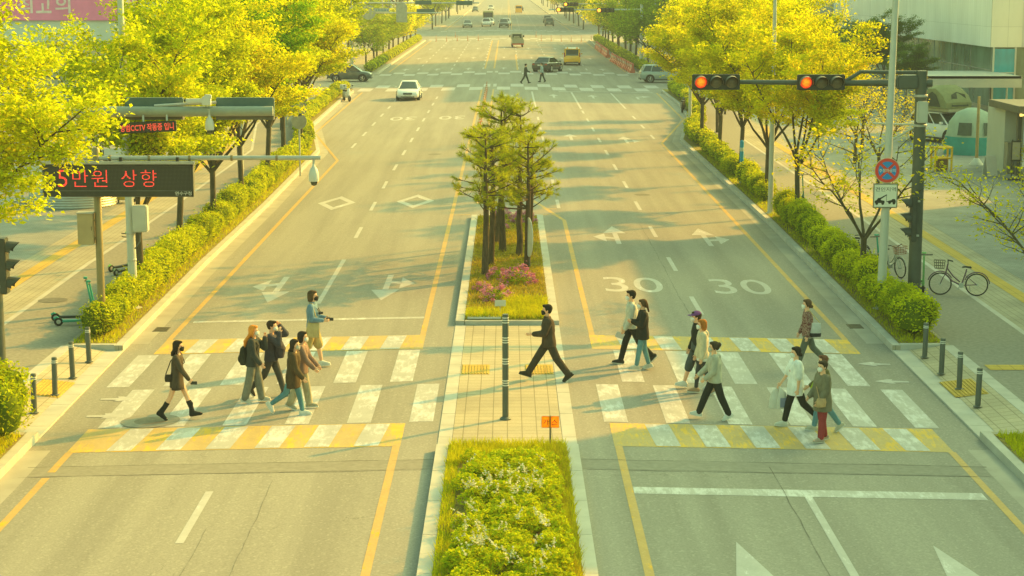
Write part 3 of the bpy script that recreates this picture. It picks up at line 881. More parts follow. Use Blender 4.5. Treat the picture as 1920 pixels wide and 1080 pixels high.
# ------------------------------------------------------------------ clipped hedges, shrub by shrub
def shrub(name, seed, lx=1.0, ly=1.4, h=1.1, n=4200, leaf=.085, m=None, ragged=.22):
    rs = np.random.RandomState(seed); root = empty(name)
    lobes = [(rs.uniform(-.2, .2) * lx, rs.uniform(-.32, .32) * ly, h * rs.uniform(.48, .62), rs.uniform(.36, .52)) for _ in range(6)]
    lobes.append((0, 0, h * .5, .55))
    P = []
    for i in range(n):
        cx, cy, cz, rr = lobes[rs.randint(len(lobes))]
        d = rs.normal(size=3); d /= np.linalg.norm(d)
        q = np.array([cx, cy, cz]) + d * np.array([rr * lx, rr * ly * .9, rr * h * .92]) * (1 - abs(rs.normal()) * ragged) 
        q[2] = max(.06, q[2])
        if rs.random_sample() < .12: q[2] += abs(rs.normal()) * .10
        P.append(q)
    leaves('foliage', P, leaf, m or L_HEDGE, root, .45, .5, seed)
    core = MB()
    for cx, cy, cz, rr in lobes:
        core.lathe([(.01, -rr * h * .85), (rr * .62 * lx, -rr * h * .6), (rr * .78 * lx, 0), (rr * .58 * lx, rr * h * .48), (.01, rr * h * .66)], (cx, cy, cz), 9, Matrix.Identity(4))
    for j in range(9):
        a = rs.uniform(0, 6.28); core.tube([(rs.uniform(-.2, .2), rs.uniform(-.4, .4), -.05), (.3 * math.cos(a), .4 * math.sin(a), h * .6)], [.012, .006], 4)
    core.build('stem', L_CORE, root, smooth=True)  # dark lobes fill the gaps as painted inner shade; only the tubes are stems
    return root
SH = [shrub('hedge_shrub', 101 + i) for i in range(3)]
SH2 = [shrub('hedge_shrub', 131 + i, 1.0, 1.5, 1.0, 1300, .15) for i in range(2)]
_su = set()
def put_shrub(p, x, y, rz, sc, label, group):
    if p.name in _su: o = copy_tree(p)
    else: o = p; _su.add(p.name)
    o.location = (x, y, 0); o.rotation_euler = (0, 0, rz); o.scale = sc
    return tag(o, label, 'shrub', group)
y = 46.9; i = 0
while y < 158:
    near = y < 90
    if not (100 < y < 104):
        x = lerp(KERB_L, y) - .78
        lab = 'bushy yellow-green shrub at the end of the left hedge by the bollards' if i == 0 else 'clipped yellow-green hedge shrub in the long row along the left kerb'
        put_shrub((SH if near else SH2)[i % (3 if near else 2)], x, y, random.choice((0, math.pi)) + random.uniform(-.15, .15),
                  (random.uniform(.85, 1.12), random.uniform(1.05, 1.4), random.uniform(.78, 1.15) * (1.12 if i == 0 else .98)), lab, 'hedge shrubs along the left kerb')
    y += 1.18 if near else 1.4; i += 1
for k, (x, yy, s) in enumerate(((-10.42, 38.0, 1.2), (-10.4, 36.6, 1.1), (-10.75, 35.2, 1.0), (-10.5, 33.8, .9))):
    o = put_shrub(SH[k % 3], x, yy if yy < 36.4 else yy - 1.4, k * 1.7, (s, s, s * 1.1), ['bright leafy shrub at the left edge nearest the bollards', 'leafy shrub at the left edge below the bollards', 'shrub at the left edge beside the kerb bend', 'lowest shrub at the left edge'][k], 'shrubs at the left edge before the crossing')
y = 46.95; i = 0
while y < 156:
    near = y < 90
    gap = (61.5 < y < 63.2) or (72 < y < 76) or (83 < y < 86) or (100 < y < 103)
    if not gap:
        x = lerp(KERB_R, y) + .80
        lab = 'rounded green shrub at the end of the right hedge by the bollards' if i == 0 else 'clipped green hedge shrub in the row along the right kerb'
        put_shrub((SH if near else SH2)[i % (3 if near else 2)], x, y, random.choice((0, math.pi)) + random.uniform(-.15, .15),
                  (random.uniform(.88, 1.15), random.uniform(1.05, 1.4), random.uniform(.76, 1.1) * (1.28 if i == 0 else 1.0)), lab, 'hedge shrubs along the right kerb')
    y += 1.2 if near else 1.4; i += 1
for s_ in (-1, 1):
    for i in range(26):
        y = 192 + 4.1 * i
        put_shrub(SH2[i % 2], s_ * 14.2, y, 0, (1.3, 2.4, 1.1), 'low clipped shrub in the hedge past the cross street on the ' + ('left' if s_ < 0 else 'right'), 'hedge shrubs past the cross street')

# verge grass
rs = np.random.RandomState(5)
for s_, KP in ((-1, KERB_L), (1, KERB_R)):
    Y = rs.uniform(45.8, 100, 15000); X = np.array([lerp(KP, y) for y in Y]) + s_ * rs.uniform(.24, 1.3, 15000)
    keep = (rs.uniform(size=15000) < .55) | (Y < 47.5)
    o = blades('verge_grass', np.stack([X, Y, np.full(15000, .02)], 1)[keep], .13, M_GRASS, 8 + s_, .03)
    tag(o, 'short grass growing at the foot of the ' + ('left' if s_ < 0 else 'right') + ' hedge', 'grass', kind='stuff')
    yy = rs.uniform(30, 36.1, 3500)
    o = blades('verge_grass', np.stack([np.array([lerp(KP, y) for y in yy]) + s_ * rs.uniform(.24, 1.3, 3500), yy, np.full(3500, .02)], 1), .14, M_GRASS, 18 + s_, .03)
    tag(o, 'short grass on the verge before the crossing on the ' + ('left' if s_ < 0 else 'right'), 'grass', kind='stuff')

# ------------------------------------------------------------------ near island: low shrub bed with white blossoms and grass rim
rs = np.random.RandomState(9)
P = []
clumps = [(rs.uniform(-.8, .86), rs.uniform(24.5, 33.5), rs.uniform(.22, .42), rs.uniform(.16, .30)) for _ in range(230)]
for cx, cy, h, r_ in clumps:
    n_ = int(370 * (r_ / .28) ** 2)
    d = rs.normal(size=(n_, 3)); d /= np.linalg.norm(d, axis=1)[:, None]; d[:, 2] = np.abs(d[:, 2])
    q = np.array([cx, cy, .16 + h * .25]) + d * np.array([r_, r_, h * .8]) * (1 - np.abs(rs.normal(size=(n_, 1))) * .22)
    q[:, 0] = np.clip(q[:, 0], -1.08, 1.1)
    P.append(q)
BED = leaves('shrub_bed', np.concatenate(P), .068, L_BED, None, .55, .5, 9)
tag(BED, 'low bright green shrubs with white blossoms filling the near median island', 'shrub bed', kind='stuff')
P = []
for _ in range(80):
    cx, cy = rs.uniform(-.7, .7), rs.choice([rs.uniform(25, 33.2), rs.uniform(26.5, 29.5), rs.uniform(30, 31.5)])
    z = rs.uniform(.42, .56); n_ = rs.randint(12, 40); t_ = rs.uniform(0, 1, n_)
    ax = rs.normal(size=2) * .05
    P.append(np.stack([cx + ax[0] * t_ * 1.5 + rs.normal(size=n_) * .026 * (1.1 - t_), cy + ax[1] * t_ + rs.normal(size=n_) * .026 * (1.1 - t_), z + t_ * .16], 1))
o = leaves('blossom', np.concatenate(P), .038, L_WHITE, BED, .6, .8, 4); o['kind'] = 'stuff'
N = 9000
Y = np.where(rs.uniform(size=N) < .55, rs.uniform(33.3, 34.95, N), rs.uniform(25, 34.9, N))
X = np.where(Y > 33.4, rs.uniform(-1.12, 1.12, N), np.sign(rs.uniform(-1, 1, N)) * rs.uniform(.92, 1.14, N))
o = blades('island_grass', np.stack([X, Y, np.full(N, .14)], 1), .16, M_GRASS, 3, .018)
tag(o, 'long yellow-green grass rimming the near median island', 'grass', kind='stuff')
o = blades('island_grass', np.stack([rs.uniform(.84, 1.14, 2600), rs.uniform(25, 34.7, 2600), np.full(2600, .14)], 1), .16, M_DRYGRASS, 31, .025)
tag(o, 'dry straw-coloured grass along the right rim of the near island', 'grass', kind='stuff')

# far island: grass, dry ground cover, azaleas, pines
N = 9000
Yf = rs.uniform(48.6, 51.6, N); Xf = rs.uniform(-1.1, 1.1, N); k_ = (Yf < 49.6) | (Xf > -.1)
o = blades('island_grass', np.stack([Xf, Yf, np.full(N, .13)], 1)[k_], .20, M_GRASS, 33, .022)
tag(o, 'bright grass at the front of the pine island', 'grass', kind='stuff')
N = 9000
o = blades('dry_grass', np.stack([rs.uniform(-1.1, 1.1, N), rs.uniform(49.4, 70.8, N), np.full(N, .13)], 1), .13, M_DRYGRASS, 34, .03, None, .7)
tag(o, 'dry straw and brown ground cover under the pines', 'grass', kind='stuff')

def azalea(seed):
    rs = np.random.RandomState(seed); root = empty('azalea_bush')
    d = rs.normal(size=(520, 3)); d /= np.linalg.norm(d, axis=1)[:, None]; d[:, 2] = np.abs(d[:, 2])
    leaves('foliage', d * np.array([.40, .40, .46]) * (1 - np.abs(rs.normal(size=(520, 1))) * .25), .07, L_GRN, root, .4, .5, seed)
    c = rs.normal(size=(26, 3)); c /= np.linalg.norm(c, axis=1)[:, None]; c[:, 2] = np.abs(c[:, 2])
    pp = np.concatenate([q * np.array([.44, .44, .54]) + rs.normal(size=(20, 3)) * .05 for q in c])
    o = leaves('blossom', pp, .075, L_PINK, root, .5, .8, seed + 1)
    return root
az = azalea(3)
for i, (x, y, s, lab) in enumerate(((-.35, 51.6, 1.0, 'pink azalea behind the white plaque at the island front'), (.35, 54.6, 1.15, 'magenta azalea at the foot of the pine with the white board'),
                                    (-.3, 55.4, .75, 'small pink azalea left of the magenta one'), (-.75, 53.2, .6, 'tiny pink azalea near the left island kerb'),
                                    (.62, 68.8, 1.0, 'large pink azalea at the far right corner of the pine island'), (-.3, 66.8, .8, 'pink azalea seen between the pine trunks'), (-.2, 70.2, .9, 'pink azalea at the far end of the pine island'))):
    o = az if i == 0 else copy_tree(az)
    o.location = (x, y, .12); o.rotation_euler.z = i * 1.3; o.scale = (s, s, s * .85)
    tag(o, lab, 'bush', 'azaleas under the pines')

def pine(seed, H=5.3, bend=.2, first=.42, nw=9):
    r = random.Random(seed); rs = np.random.RandomState(seed); root = empty('pine_tree')
    tb = MB(); tp = []
    bx, by = r.uniform(-bend, bend), r.uniform(-bend, bend)
    for i in range(9):
        t_ = i / 8; tp.append(Vector((bx * math.sin(t_ * 2.2) + r.gauss(0, .015), by * math.sin(t_ * 2.0) + r.gauss(0, .015), -.1 + t_ * (H + .1))))
    tb.tube(tp, [.125, .105, .098, .092, .082, .068, .05, .034, .012], 9)
    ends = []
    for w in range(nw):
        t_ = first + (1 - first) * (w + r.random() * .5) / nw
        q = t_ * 8; k = min(7, int(q)); p = tp[k].lerp(tp[k + 1], q - k)
        for b in range(r.choice((3, 4, 4))):
            a = r.uniform(0, 6.28); L = (1.45 - .75 * (t_ - first) / (1 - first)) * r.uniform(.5, 1.25)
            d = Vector((math.cos(a), math.sin(a), r.uniform(-.15, .6))); pts_ = [p]
            for s_ in range(4):
                d = (d + Vector((r.gauss(0, .12), r.gauss(0, .12), .09))).normalized(); pts_.append(pts_[-1] + d * L / 4)
            tb.tube(pts_, [.026, .02, .015, .01, .005], 5)
            ends.append((pts_[-1], d)); 
            for s_ in (2, 3):
                for _ in range(3):
                    d2 = (d + Vector((r.gauss(0, .8), r.gauss(0, .8), r.gauss(.2, .35)))).normalized(); e = pts_[s_] + d2 * r.uniform(.18, .42)
                    tb.tube([pts_[s_], e], [.009, .004], 3); ends.append((e, d2))
    ends.append((tp[-1], Vector((0, 0, 1))))
    tb.build('trunk', M_PBARK, root, smooth=True)
    V = []
    for e, d in ends:
        n_ = 32; dv = rs.normal(size=(n_, 3)) * .62 + np.array(d) * .75; dv /= np.linalg.norm(dv, axis=1)[:, None]
        base = np.array(e) - np.array(d) * rs.uniform(0, .16, n_)[:, None]
        ln = rs.uniform(.11, .2, n_)[:, None]; sd = np.cross(dv, rs.normal(size=(n_, 3))); sd /= np.linalg.norm(sd, axis=1)[:, None]
        V.append(np.stack([base - sd * .008, base + sd * .008, base + dv * ln], 1))
    V = np.concatenate(V); N = len(V)
    me = bpy.data.meshes.new('crown'); me.from_pydata(V.reshape(-1, 3).tolist(), [], np.arange(N * 3).reshape(N, 3).tolist()); me.materials.append(L_PINE)
    o = bpy.data.objects.new('crown', me); col.objects.link(o); o.parent = root
    return root
pines = [pine(5, 4.6, .3, .42, 8), pine(9, 4.3, .25, .46, 7), pine(14, 4.8, .4, .40, 8)]
for i, (x, y, s, p, rz, lab) in enumerate(((-.70, 56.0, .98, 0, .2, 'pine nearest the camera at the left of the island clump'), (-.52, 58.2, 1.0, 1, 2.0, 'pine right behind the nearest left one with a leaning trunk'),
        (-.42, 63.2, 1.02, 2, 4.1, 'slim pine at the back left of the clump'), (-.14, 61.2, 1.1, 0, 3.3, 'tall pine in the middle of the clump'),
        (.42, 60.2, 1.0, 2, 5.2, 'pine right of the middle with a curved trunk'), (.62, 57.4, .95, 1, .9, 'pine carrying the white board on the right of the clump'), (.66, 59.2, .86, 0, 5.0, 'thin pine behind the white board'))):
    pr_ = pines[p]
    o = pr_ if pr_.name not in _used else copy_tree(pr_); _used.add(pr_.name)
    o.location = (x, y, .12); o.rotation_euler.z = rz; o.scale = (s, s, s)
    tag(o, lab, 'pine tree', 'pines on the median island')
# ------------------------------------------------------------------ people
def cap_geo(p0, p1, r0, r1, n=12, wide=None, k=1.0):
    """tapered capsule; wide = direction in which the section is stretched by k"""
    p0, p1 = Vector(p0), Vector(p1); t = p1 - p0
    L = max(t.length, 1e-5); t = t / L
    ref = Vector(wide) if wide is not None else (Vector((0, 1, 0)) if abs(t.y) < .9 else Vector((1, 0, 0)))
    a = ref - t * ref.dot(t)
    if a.length < 1e-4: a = t.orthogonal()
    a.normalize(); b = t.cross(a)
    rings = []
    for q in (90, 60, 30): rings.append((-r0 * math.sin(rad(q)), r0 * math.cos(rad(q)) + 1e-4))
    rings.append((0, r0)); rings.append((L, r1))
    for q in (30, 60, 90): rings.append((L + r1 * math.sin(rad(q)), r1 * math.cos(rad(q)) + 1e-4))
    out = []
    for d, r_ in rings:
        out.append([p0 + t * d + (a * math.cos(2 * math.pi * i / n) * k + b * math.sin(2 * math.pi * i / n)) * r_ for i in range(n)])
    return out

def ell_geo(c, r, M=None, n=14, m=9):
    out = []
    for j in range(m):
        th = -math.pi / 2 + math.pi * j / (m - 1); cz, cr = math.sin(th), max(math.cos(th), 1e-3)
        ring = []
        for i in range(n):
            v = Vector((r[0] * cr * math.cos(2 * math.pi * i / n), r[1] * cr * math.sin(2 * math.pi * i / n), r[2] * cz))
            if M is not None: v = M @ v
            ring.append(Vector(c) + v)
        out.append(ring)
    return out

def ring_loft(rings, n=18, axis=None):
    """rings: (centre, fore-aft radius, lateral radius)"""
    return [[Vector(c) + Vector((rx * math.cos(2 * math.pi * i / n), ry * math.sin(2 * math.pi * i / n), 0)) for i in range(n)] for c, rx, ry in rings]

def blob(name, shapes, m, parent, voxel=.014, smooth=3, keep=None):
    """union of closed shapes, re-meshed into one continuous smooth skin"""
    mb = MB()
    for s in shapes: mb.loft(s)
    o = mb.build(name, m)
    md = o.modifiers.new('r', 'REMESH'); md.mode = 'VOXEL'; md.voxel_size = voxel; md.use_smooth_shade = True
    sm = o.modifiers.new('s', 'SMOOTH'); sm.iterations = smooth; sm.factor = .5
    dg = bpy.context.evaluated_depsgraph_get()
    me = bpy.data.meshes.new_from_object(o.evaluated_get(dg))
    old = o.data; o.modifiers.clear(); o.data = me; bpy.data.meshes.remove(old)
    me.name = name
    me.polygons.foreach_set('use_smooth', [True] * len(me.polygons))
    if parent is not None: o.parent = parent
    return o

SKIN = mat('skin', (.80, .46, .29), .6, 0, .08, 6, .3)
EYE = mat('eye_dark', (.03, .02, .02), .3, 0, .1, 4)

def person(label, x, y, face, h=1.68, legs=((20, 5), (-18, 25)), arms=((-15, 15, 6), (15, 20, 6)), lean=3, female=True,
           outfit=(), hair=('short', (.04, .03, .02)), mask=(.78, .77, .74), head_yaw=0, z=None, fat=1.0, group=None):
    """face: heading in degrees, 0 = towards +X.  legs / arms: (left, right); leg = (thigh forward deg, knee flex deg[, out]);
       arm = (shoulder forward deg, elbow flex deg, abduction deg)"""
    S = h / 1.70
    root = empty('person', label=label, cat='person', group=group)
    V = Vector
    tl, sl, fl = .425 * S, .415 * S, .055 * S
    hipw = (.088 if female else .085) * S; shw = (.165 if female else .19) * S
    # lower limbs in the sagittal plane
    J = {}
    low = 1e9
    for side, (sgn, lg) in enumerate(((1, legs[0]), (-1, legs[1]))):
        a, kf = rad(lg[0]), rad(lg[1]); out = rad(lg[2]) if len(lg) > 2 else 0
        hp = V((0, sgn * hipw, 0))
        kn = hp + V((math.sin(a), sgn * math.sin(out) * .5, -math.cos(a))) * tl
        b = a - kf
        an = kn + V((math.sin(b), 0, -math.cos(b))) * sl
        # foot pitch: swing leg toes down, front leg toes up
        fp = rad(lg[3]) if len(lg) > 3 else (b if b < 0 else b * .55)
        fd = V((math.cos(fp), sgn * .08, math.sin(fp))).normalized(); up = V((-fd.z, 0, fd.x))
        heel = an - up * .065 * S - fd * .055 * S; toe = an - up * .07 * S + fd * .165 * S
        J['L' if sgn > 0 else 'R'] = dict(hip=hp, knee=kn, ank=an, heel=heel, toe=toe, fd=fd, up=up)
        low = min(low, (heel - up * .025 * S).z, (toe - up * .022 * S).z)
    hz = -low
    gzv = (gz(x) if z is None else z) + .008
    for d in J.values():
        for k in ('hip', 'knee', 'ank', 'heel', 'toe'): d[k] = d[k] + V((0, 0, hz))
    ln = rad(lean); ux = V((math.sin(ln), 0, math.cos(ln)))
    pel = V((0, 0, hz)); waist = pel + ux * .16 * S; chest = pel + ux * .36 * S; shc = pel + ux * .475 * S; neck = pel + ux * .53 * S
    hd = neck + V((.022 * S, 0, .155 * S))
    for sgn, nm, ar in ((1, 'L', arms[0]), (-1, 'R', arms[1])):
        a, e, ab = rad(ar[0]), rad(ar[1]), rad(ar[2])
        inn = rad(ar[3]) if len(ar) > 3 else 0.0
        sh = shc + V((0, sgn * shw, -.005 * S))
        d1 = V((math.sin(a), sgn * math.sin(ab), -math.cos(a))).normalized()
        el = sh + d1 * .285 * S
        a2 = a + e
        d2 = V((math.sin(a2), sgn * (math.sin(ab) * .4 - math.sin(inn)), -math.cos(a2))).normalized()
        wr = el + d2 * .245 * S
        J[nm].update(sh=sh, el=el, wr=wr, d2=d2)
    Hm = Matrix.Rotation(rad(head_yaw), 3, 'Z')
    hv = lambda a, b, c: hd + (Hm @ V((a, b, c))) * S
    # ---- body: one continuous skin
    B = []
    B.append(ell_geo(hv(-.008, 0, .035), (.097 * S, .078 * S, .092 * S)))
    B.append(cap_geo(hv(.012, 0, 0), hv(.032, 0, -.075), .070 * S, .040 * S, 12, (0, 1, 0), .95))
    B.append(cap_geo(hv(.085, 0, .015), hv(.103, 0, -.020), .011 * S, .016 * S, 8))
    B.append(cap_geo(hv(.080, -.02, -.062), hv(.080, .02, -.062), .012 * S, .012 * S, 8))
    for sgn in (1, -1): B.append(ell_geo(hv(-.005, sgn * .080, -.005), (.022 * S, .012 * S, .033 * S)))
    B.append(cap_geo(neck - ux * .06 * S, hd + V((-.015 * S, 0, -.05 * S)), .058 * S, .050 * S))
    tw = (1.0 if female else 1.08)
    B.append(ring_loft([(pel - ux * .08 * S, .10 * S, .13 * S), (pel, .115 * S * fat, .165 * S), (waist, .095 * S * fat, .13 * S * tw), (chest, .112 * S * fat, .155 * S * tw), (shc, .085 * S, .15 * S * tw), (neck, .05 * S, .06 * S)]))
    for nm, sgn in (('L', 1), ('R', -1)):
        d = J[nm]
        B.append(cap_geo(d['hip'], d['knee'], .082 * S, .054 * S)); B.append(cap_geo(d['knee'], d['knee'].lerp(d['ank'], .35), .053 * S, .056 * S))
        B.append(cap_geo(d['knee'].lerp(d['ank'], .35), d['ank'], .055 * S, .036 * S))
        B.append(cap_geo(d['heel'] + d['up'] * .02, d['toe'] + d['up'] * .012, .034 * S, .028 * S, 10, (0, 1, 0), 1.2))
        B.append(cap_geo(shc + V((0, sgn * .1 * S, 0)), d['sh'], .062 * S, .056 * S)); B.append(cap_geo(d['sh'], d['el'], .052 * S, .040 * S)); B.append(cap_geo(d['el'], d['wr'], .039 * S, .026 * S))
        # hand: palm, four unequal curled fingers, thumb from the side of the palm
        dd = d['d2']; lat = V((0, 1, 0)) - dd * dd.y; lat.normalize(); fwd = lat.cross(dd)   # palm faces inwards
        if fwd.x < 0: fwd = -fwd
        pc = d['wr'] + dd * .052 * S
        B.append(ell_geo(pc, (.036 * S, .017 * S, .052 * S), Matrix((fwd, lat, dd)).transposed()))
        for i, L_ in enumerate((.066, .075, .070, .055)):
            rt = pc + dd * .040 * S + fwd * (.027 - .018 * i) * S
            m1 = rt + (dd - lat * sgn * .25).normalized() * L_ * .55 * S; tp = m1 + (dd * .6 - lat * sgn * .75).normalized() * L_ * .45 * S
            B.append(cap_geo(rt, m1, .0098 * S, .009 * S, 7)); B.append(cap_geo(m1, tp, .009 * S, .0075 * S, 7))
        tb_ = d['wr'] + dd * .03 * S + fwd * .026 * S; t1 = tb_ + (fwd * .8 + dd * .7 - lat * sgn * .15).normalized() * .036 * S; t2 = t1 + (dd - lat * sgn * .35).normalized() * .03 * S
        B.append(cap_geo(tb_, t1, .012 * S, .0105 * S, 7)); B.append(cap_geo(t1, t2, .0105 * S, .0085 * S, 7))
    body = blob('body', B, SKIN, root, .0085, 2)
    for sgn in (1, -1):
        e = MB(); e.lathe([(.001, -.009 * S), (.007 * S, -.005 * S), (.009 * S, 0), (.007 * S, .005 * S), (.001, .009 * S)], hv(.082, sgn * .032, .022), 8)
        e.build('eye', EYE, root, smooth=True)
    # ---- hair
    hs, hc = hair[0], hair[1]
    HM = m_cloth('hair_%d_%d_%d' % tuple(int(c * 255) for c in hc), hc, .4)
    Hh = []
    if hs != 'none':
        Hh.append(ell_geo(hv(-.030, 0, .052), (.103 * S, .092 * S, .095 * S)))
        if hs == 'short':
            Hh.append(ell_geo(hv(-.055, 0, .015), (.062 * S, .086 * S, .085 * S)))
            Hh.append(ell_geo(hv(.035, 0, .105), (.068 * S, .072 * S, .034 * S)))
            for sgn in (1, -1): Hh.append(cap_geo(hv(.0, sgn * .078, .05), hv(.012, sgn * .080, .01), .022 * S, .014 * S))
        else:
            Hh.append(ell_geo(hv(.022, 0, .100), (.070 * S, .074 * S, .036 * S)))
            for sgn in (1, -1):
                Hh.append(cap_geo(hv(.012, sgn * .075, .07), hv(-.012, sgn * .088, -.02), .026 * S, .024 * S))
        if hs in ('long', 'verylong'):
            ln_ = {'long': .20, 'verylong': .37}[hs]
            bk = -.075 if hs == 'long' else -.15
            Hh.append(ring_loft([(hv(bk - .055, 0, -ln_), .036 * S, .085 * S), (hv(bk - .035, 0, -ln_ * .6), .060 * S, .115 * S), (hv(-.065, 0, -.06), .062 * S, .105 * S), (hv(-.045, 0, .05), .085 * S, .096 * S)]))
            for sgn in (1, -1): Hh.append(cap_geo(hv(-.005, sgn * .088, .0), hv(-.02, sgn * .10, -ln_ * .72), .026 * S, .018 * S))
        if hs == 'bob':
            Hh.append(ring_loft([(hv(-.055, 0, -.115), .060 * S, .092 * S), (hv(-.05, 0, -.04), .080 * S, .105 * S), (hv(-.035, 0, .05), .095 * S, .098 * S)]))
        if hs == 'bun':
            Hh.append(ell_geo(hv(-.075, 0, -.01), (.05 * S, .075 * S, .075 * S))); Hh.append(ell_geo(hv(-.125, 0, -.045), (.042 * S, .045 * S, .042 * S)))
        if hs == 'pony':
            Hh.append(ell_geo(hv(-.075, 0, -.01), (.05 * S, .075 * S, .07 * S))); Hh.append(cap_geo(hv(-.11, 0, .02), hv(-.165, 0, -.17), .038 * S, .022 * S))
        if hs == 'updo':
            Hh.append(ell_geo(hv(-.085, 0, .02), (.06 * S, .07 * S, .085 * S))); Hh.append(ell_geo(hv(-.13, 0, .06), (.045 * S, .05 * S, .06 * S)))
        blob('hair', Hh, HM, root, .011, 3)
    if hs == 'updo':
        c = MB(); c.torus(hv(-.15, -.02, .06), .035 * S, .008 * S, 'Y', 12, 6); c.build('hair_claw', M_WHITEP, root, smooth=True)
    if mask is not None:
        mm = m_cloth('mask_%d' % int(mask[0] * 100), mask, .06)
        Mk = [ell_geo(hv(.066, 0, -.042), (.056 * S, .064 * S, .056 * S)), cap_geo(hv(.108, 0, -.008), hv(.092, 0, -.078), .018 * S, .024 * S)]
        o = blob('face_mask', Mk, mm, root, .009, 2)
    # ---- clothes
    ctx = dict(J=J, S=S, pel=pel, waist=waist, chest=chest, shc=shc, neck=neck, hd=hd, hv=hv, ux=ux, root=root, tw=tw, fat=fat, V=V)
    for it in outfit: it(ctx)
    root.location = (x, y, gzv); root.rotation_euler = (0, 0, rad(face))
    return root

def top(name, c, length=.10, sleeve=1.0, ease=.018, flare=.0, hood=False, pattern=None, open_=None, collar=False, puff=0.0):
    """upper garment: length = how far below the pelvis centre it hangs, sleeve 0..1 of the arm"""
    def f(k):
        S, J, V = k['S'], k['J'], k['V']; e = ease * S
        hem = k['pel'] - V((0, 0, 1)) * length * S
        sh = []
        rings = [(hem, (.118 + flare) * S * k['fat'] + e, (.168 + flare) * S + e)]
        if length > .02: rings.append((k['pel'], (.118 + flare * .4) * S * k['fat'] + e, (.166 + flare * .4) * S + e))
        rings += [(k['waist'], (.102 + flare * .25 + puff) * S * k['fat'] + e, (.140 + puff) * S * k['tw'] + e), (k['chest'], (.116 + puff) * S * k['fat'] + e, (.160 + puff) * S * k['tw'] + e),
                  (k['shc'], .088 * S + e, .158 * S * k['tw'] + e * .6), (k['neck'] - k['ux'] * .012 * S, .060 * S, .075 * S)]
        sh.append(ring_loft(rings))
        for nm, sgn in (('L', 1), ('R', -1)):
            d = J[nm]
            sh.append(cap_geo(k['shc'] + V((0, sgn * .09 * S, .0)), d['sh'], .066 * S + e * .5, .060 * S + e * .6))
            if sleeve > 0:
                t1 = min(1, sleeve * 2); el = d['sh'].lerp(d['el'], t1)
                sh.append(cap_geo(d['sh'], el, .057 * S + e, (.050 if sleeve < .9 else .048) * S + e))
                if sleeve > .5:
                    wr = d['el'].lerp(d['wr'], min(1, (sleeve - .5) * 2)); sh.append(cap_geo(d['el'], wr, .047 * S + e, .036 * S + e * .7))
        if hood:
            sh.append(cap_geo(k['neck'] + V((-.085, -.07, -.02)) * S, k['neck'] + V((-.085, .07, -.02)) * S, .055 * S, .055 * S)); sh.append(ell_geo(k['neck'] + V((-.105, 0, -.07)) * S, (.05 * S, .095 * S, .075 * S)))
            for sgn in (1, -1): sh.append(cap_geo(k['neck'] + V((-.05, sgn * .078, -.0)) * S, k['neck'] + V((.05, sgn * .05, -.045)) * S, .03 * S, .02 * S))
        if collar:
            sh.append(ring_loft([(k['neck'] - k['ux'] * .03 * S, .075 * S, .088 * S), (k['neck'] + k['ux'] * .035 * S, .068 * S, .076 * S)]))
        blob(name, sh, m_cloth(name + '_cloth_%d_%d_%d' % tuple(int(q * 255) for q in c), c, .25, pattern), k['root'], .0125, 3)
        if open_:
            d0 = MB(); x0 = .128 * S + e
            blob('shirt_front', [ring_loft([(k['pel'] + V((.035 * S, 0, -.02)), .1 * S + e, .05 * S), (k['chest'] + V((.03 * S, 0, 0)), .1 * S + e, .05 * S), (k['shc'] + V((.02 * S, 0, .01)), .07 * S + e, .045 * S)])], m_cloth('shirt_front_%d' % int(open_[0] * 255), open_, .1), k['root'], .0125, 2)
    return f

def trousers(name, c, length=1.0, ease=.012, wide=.0, flare=0.0):
    def f(k):
        S, J = k['S'], k['J']; e = ease * S; sh = []
        sh.append(ring_loft([(k['pel'] - k['ux'] * .10 * S, .105 * S + e, .14 * S + e), (k['pel'], .118 * S * k['fat'] + e, .168 * S + e), (k['waist'], .098 * S * k['fat'] + e, .135 * S + e)]))
        for nm in 'LR':
            d = J[nm]
            t1 = min(1, length * 2); kn = d['hip'].lerp(d['knee'], t1)
            sh.append(cap_geo(d['hip'], kn, .088 * S + e, (.058 + wide * .8) * S + e))
            if length > .5:
                an = d['knee'].lerp(d['ank'], min(1.06, (length - .5) * 2)); sh.append(cap_geo(d['knee'], an, (.057 + wide * .8) * S + e, (.040 + wide + flare) * S + e))
        blob(name, sh, m_cloth(name + '_cloth_%d_%d_%d' % tuple(int(q * 255) for q in c), c, .22), k['root'], .0125, 3)
    return f

def skirt(c, drop=.20, flare=.03, name='skirt'):
    def f(k):
        S, V = k['S'], k['V']
        blob(name, [ring_loft([(k['pel'] - V((-.01, 0, 1)) * drop * S, (.14 + flare) * S, (.17 + flare) * S), (k['pel'], .135 * S, .18 * S), (k['waist'], .108 * S, .142 * S)])], m_cloth(name + '_cloth_%d' % int(c[0] * 255), c, .25), k['root'], .0125, 2)
    return f

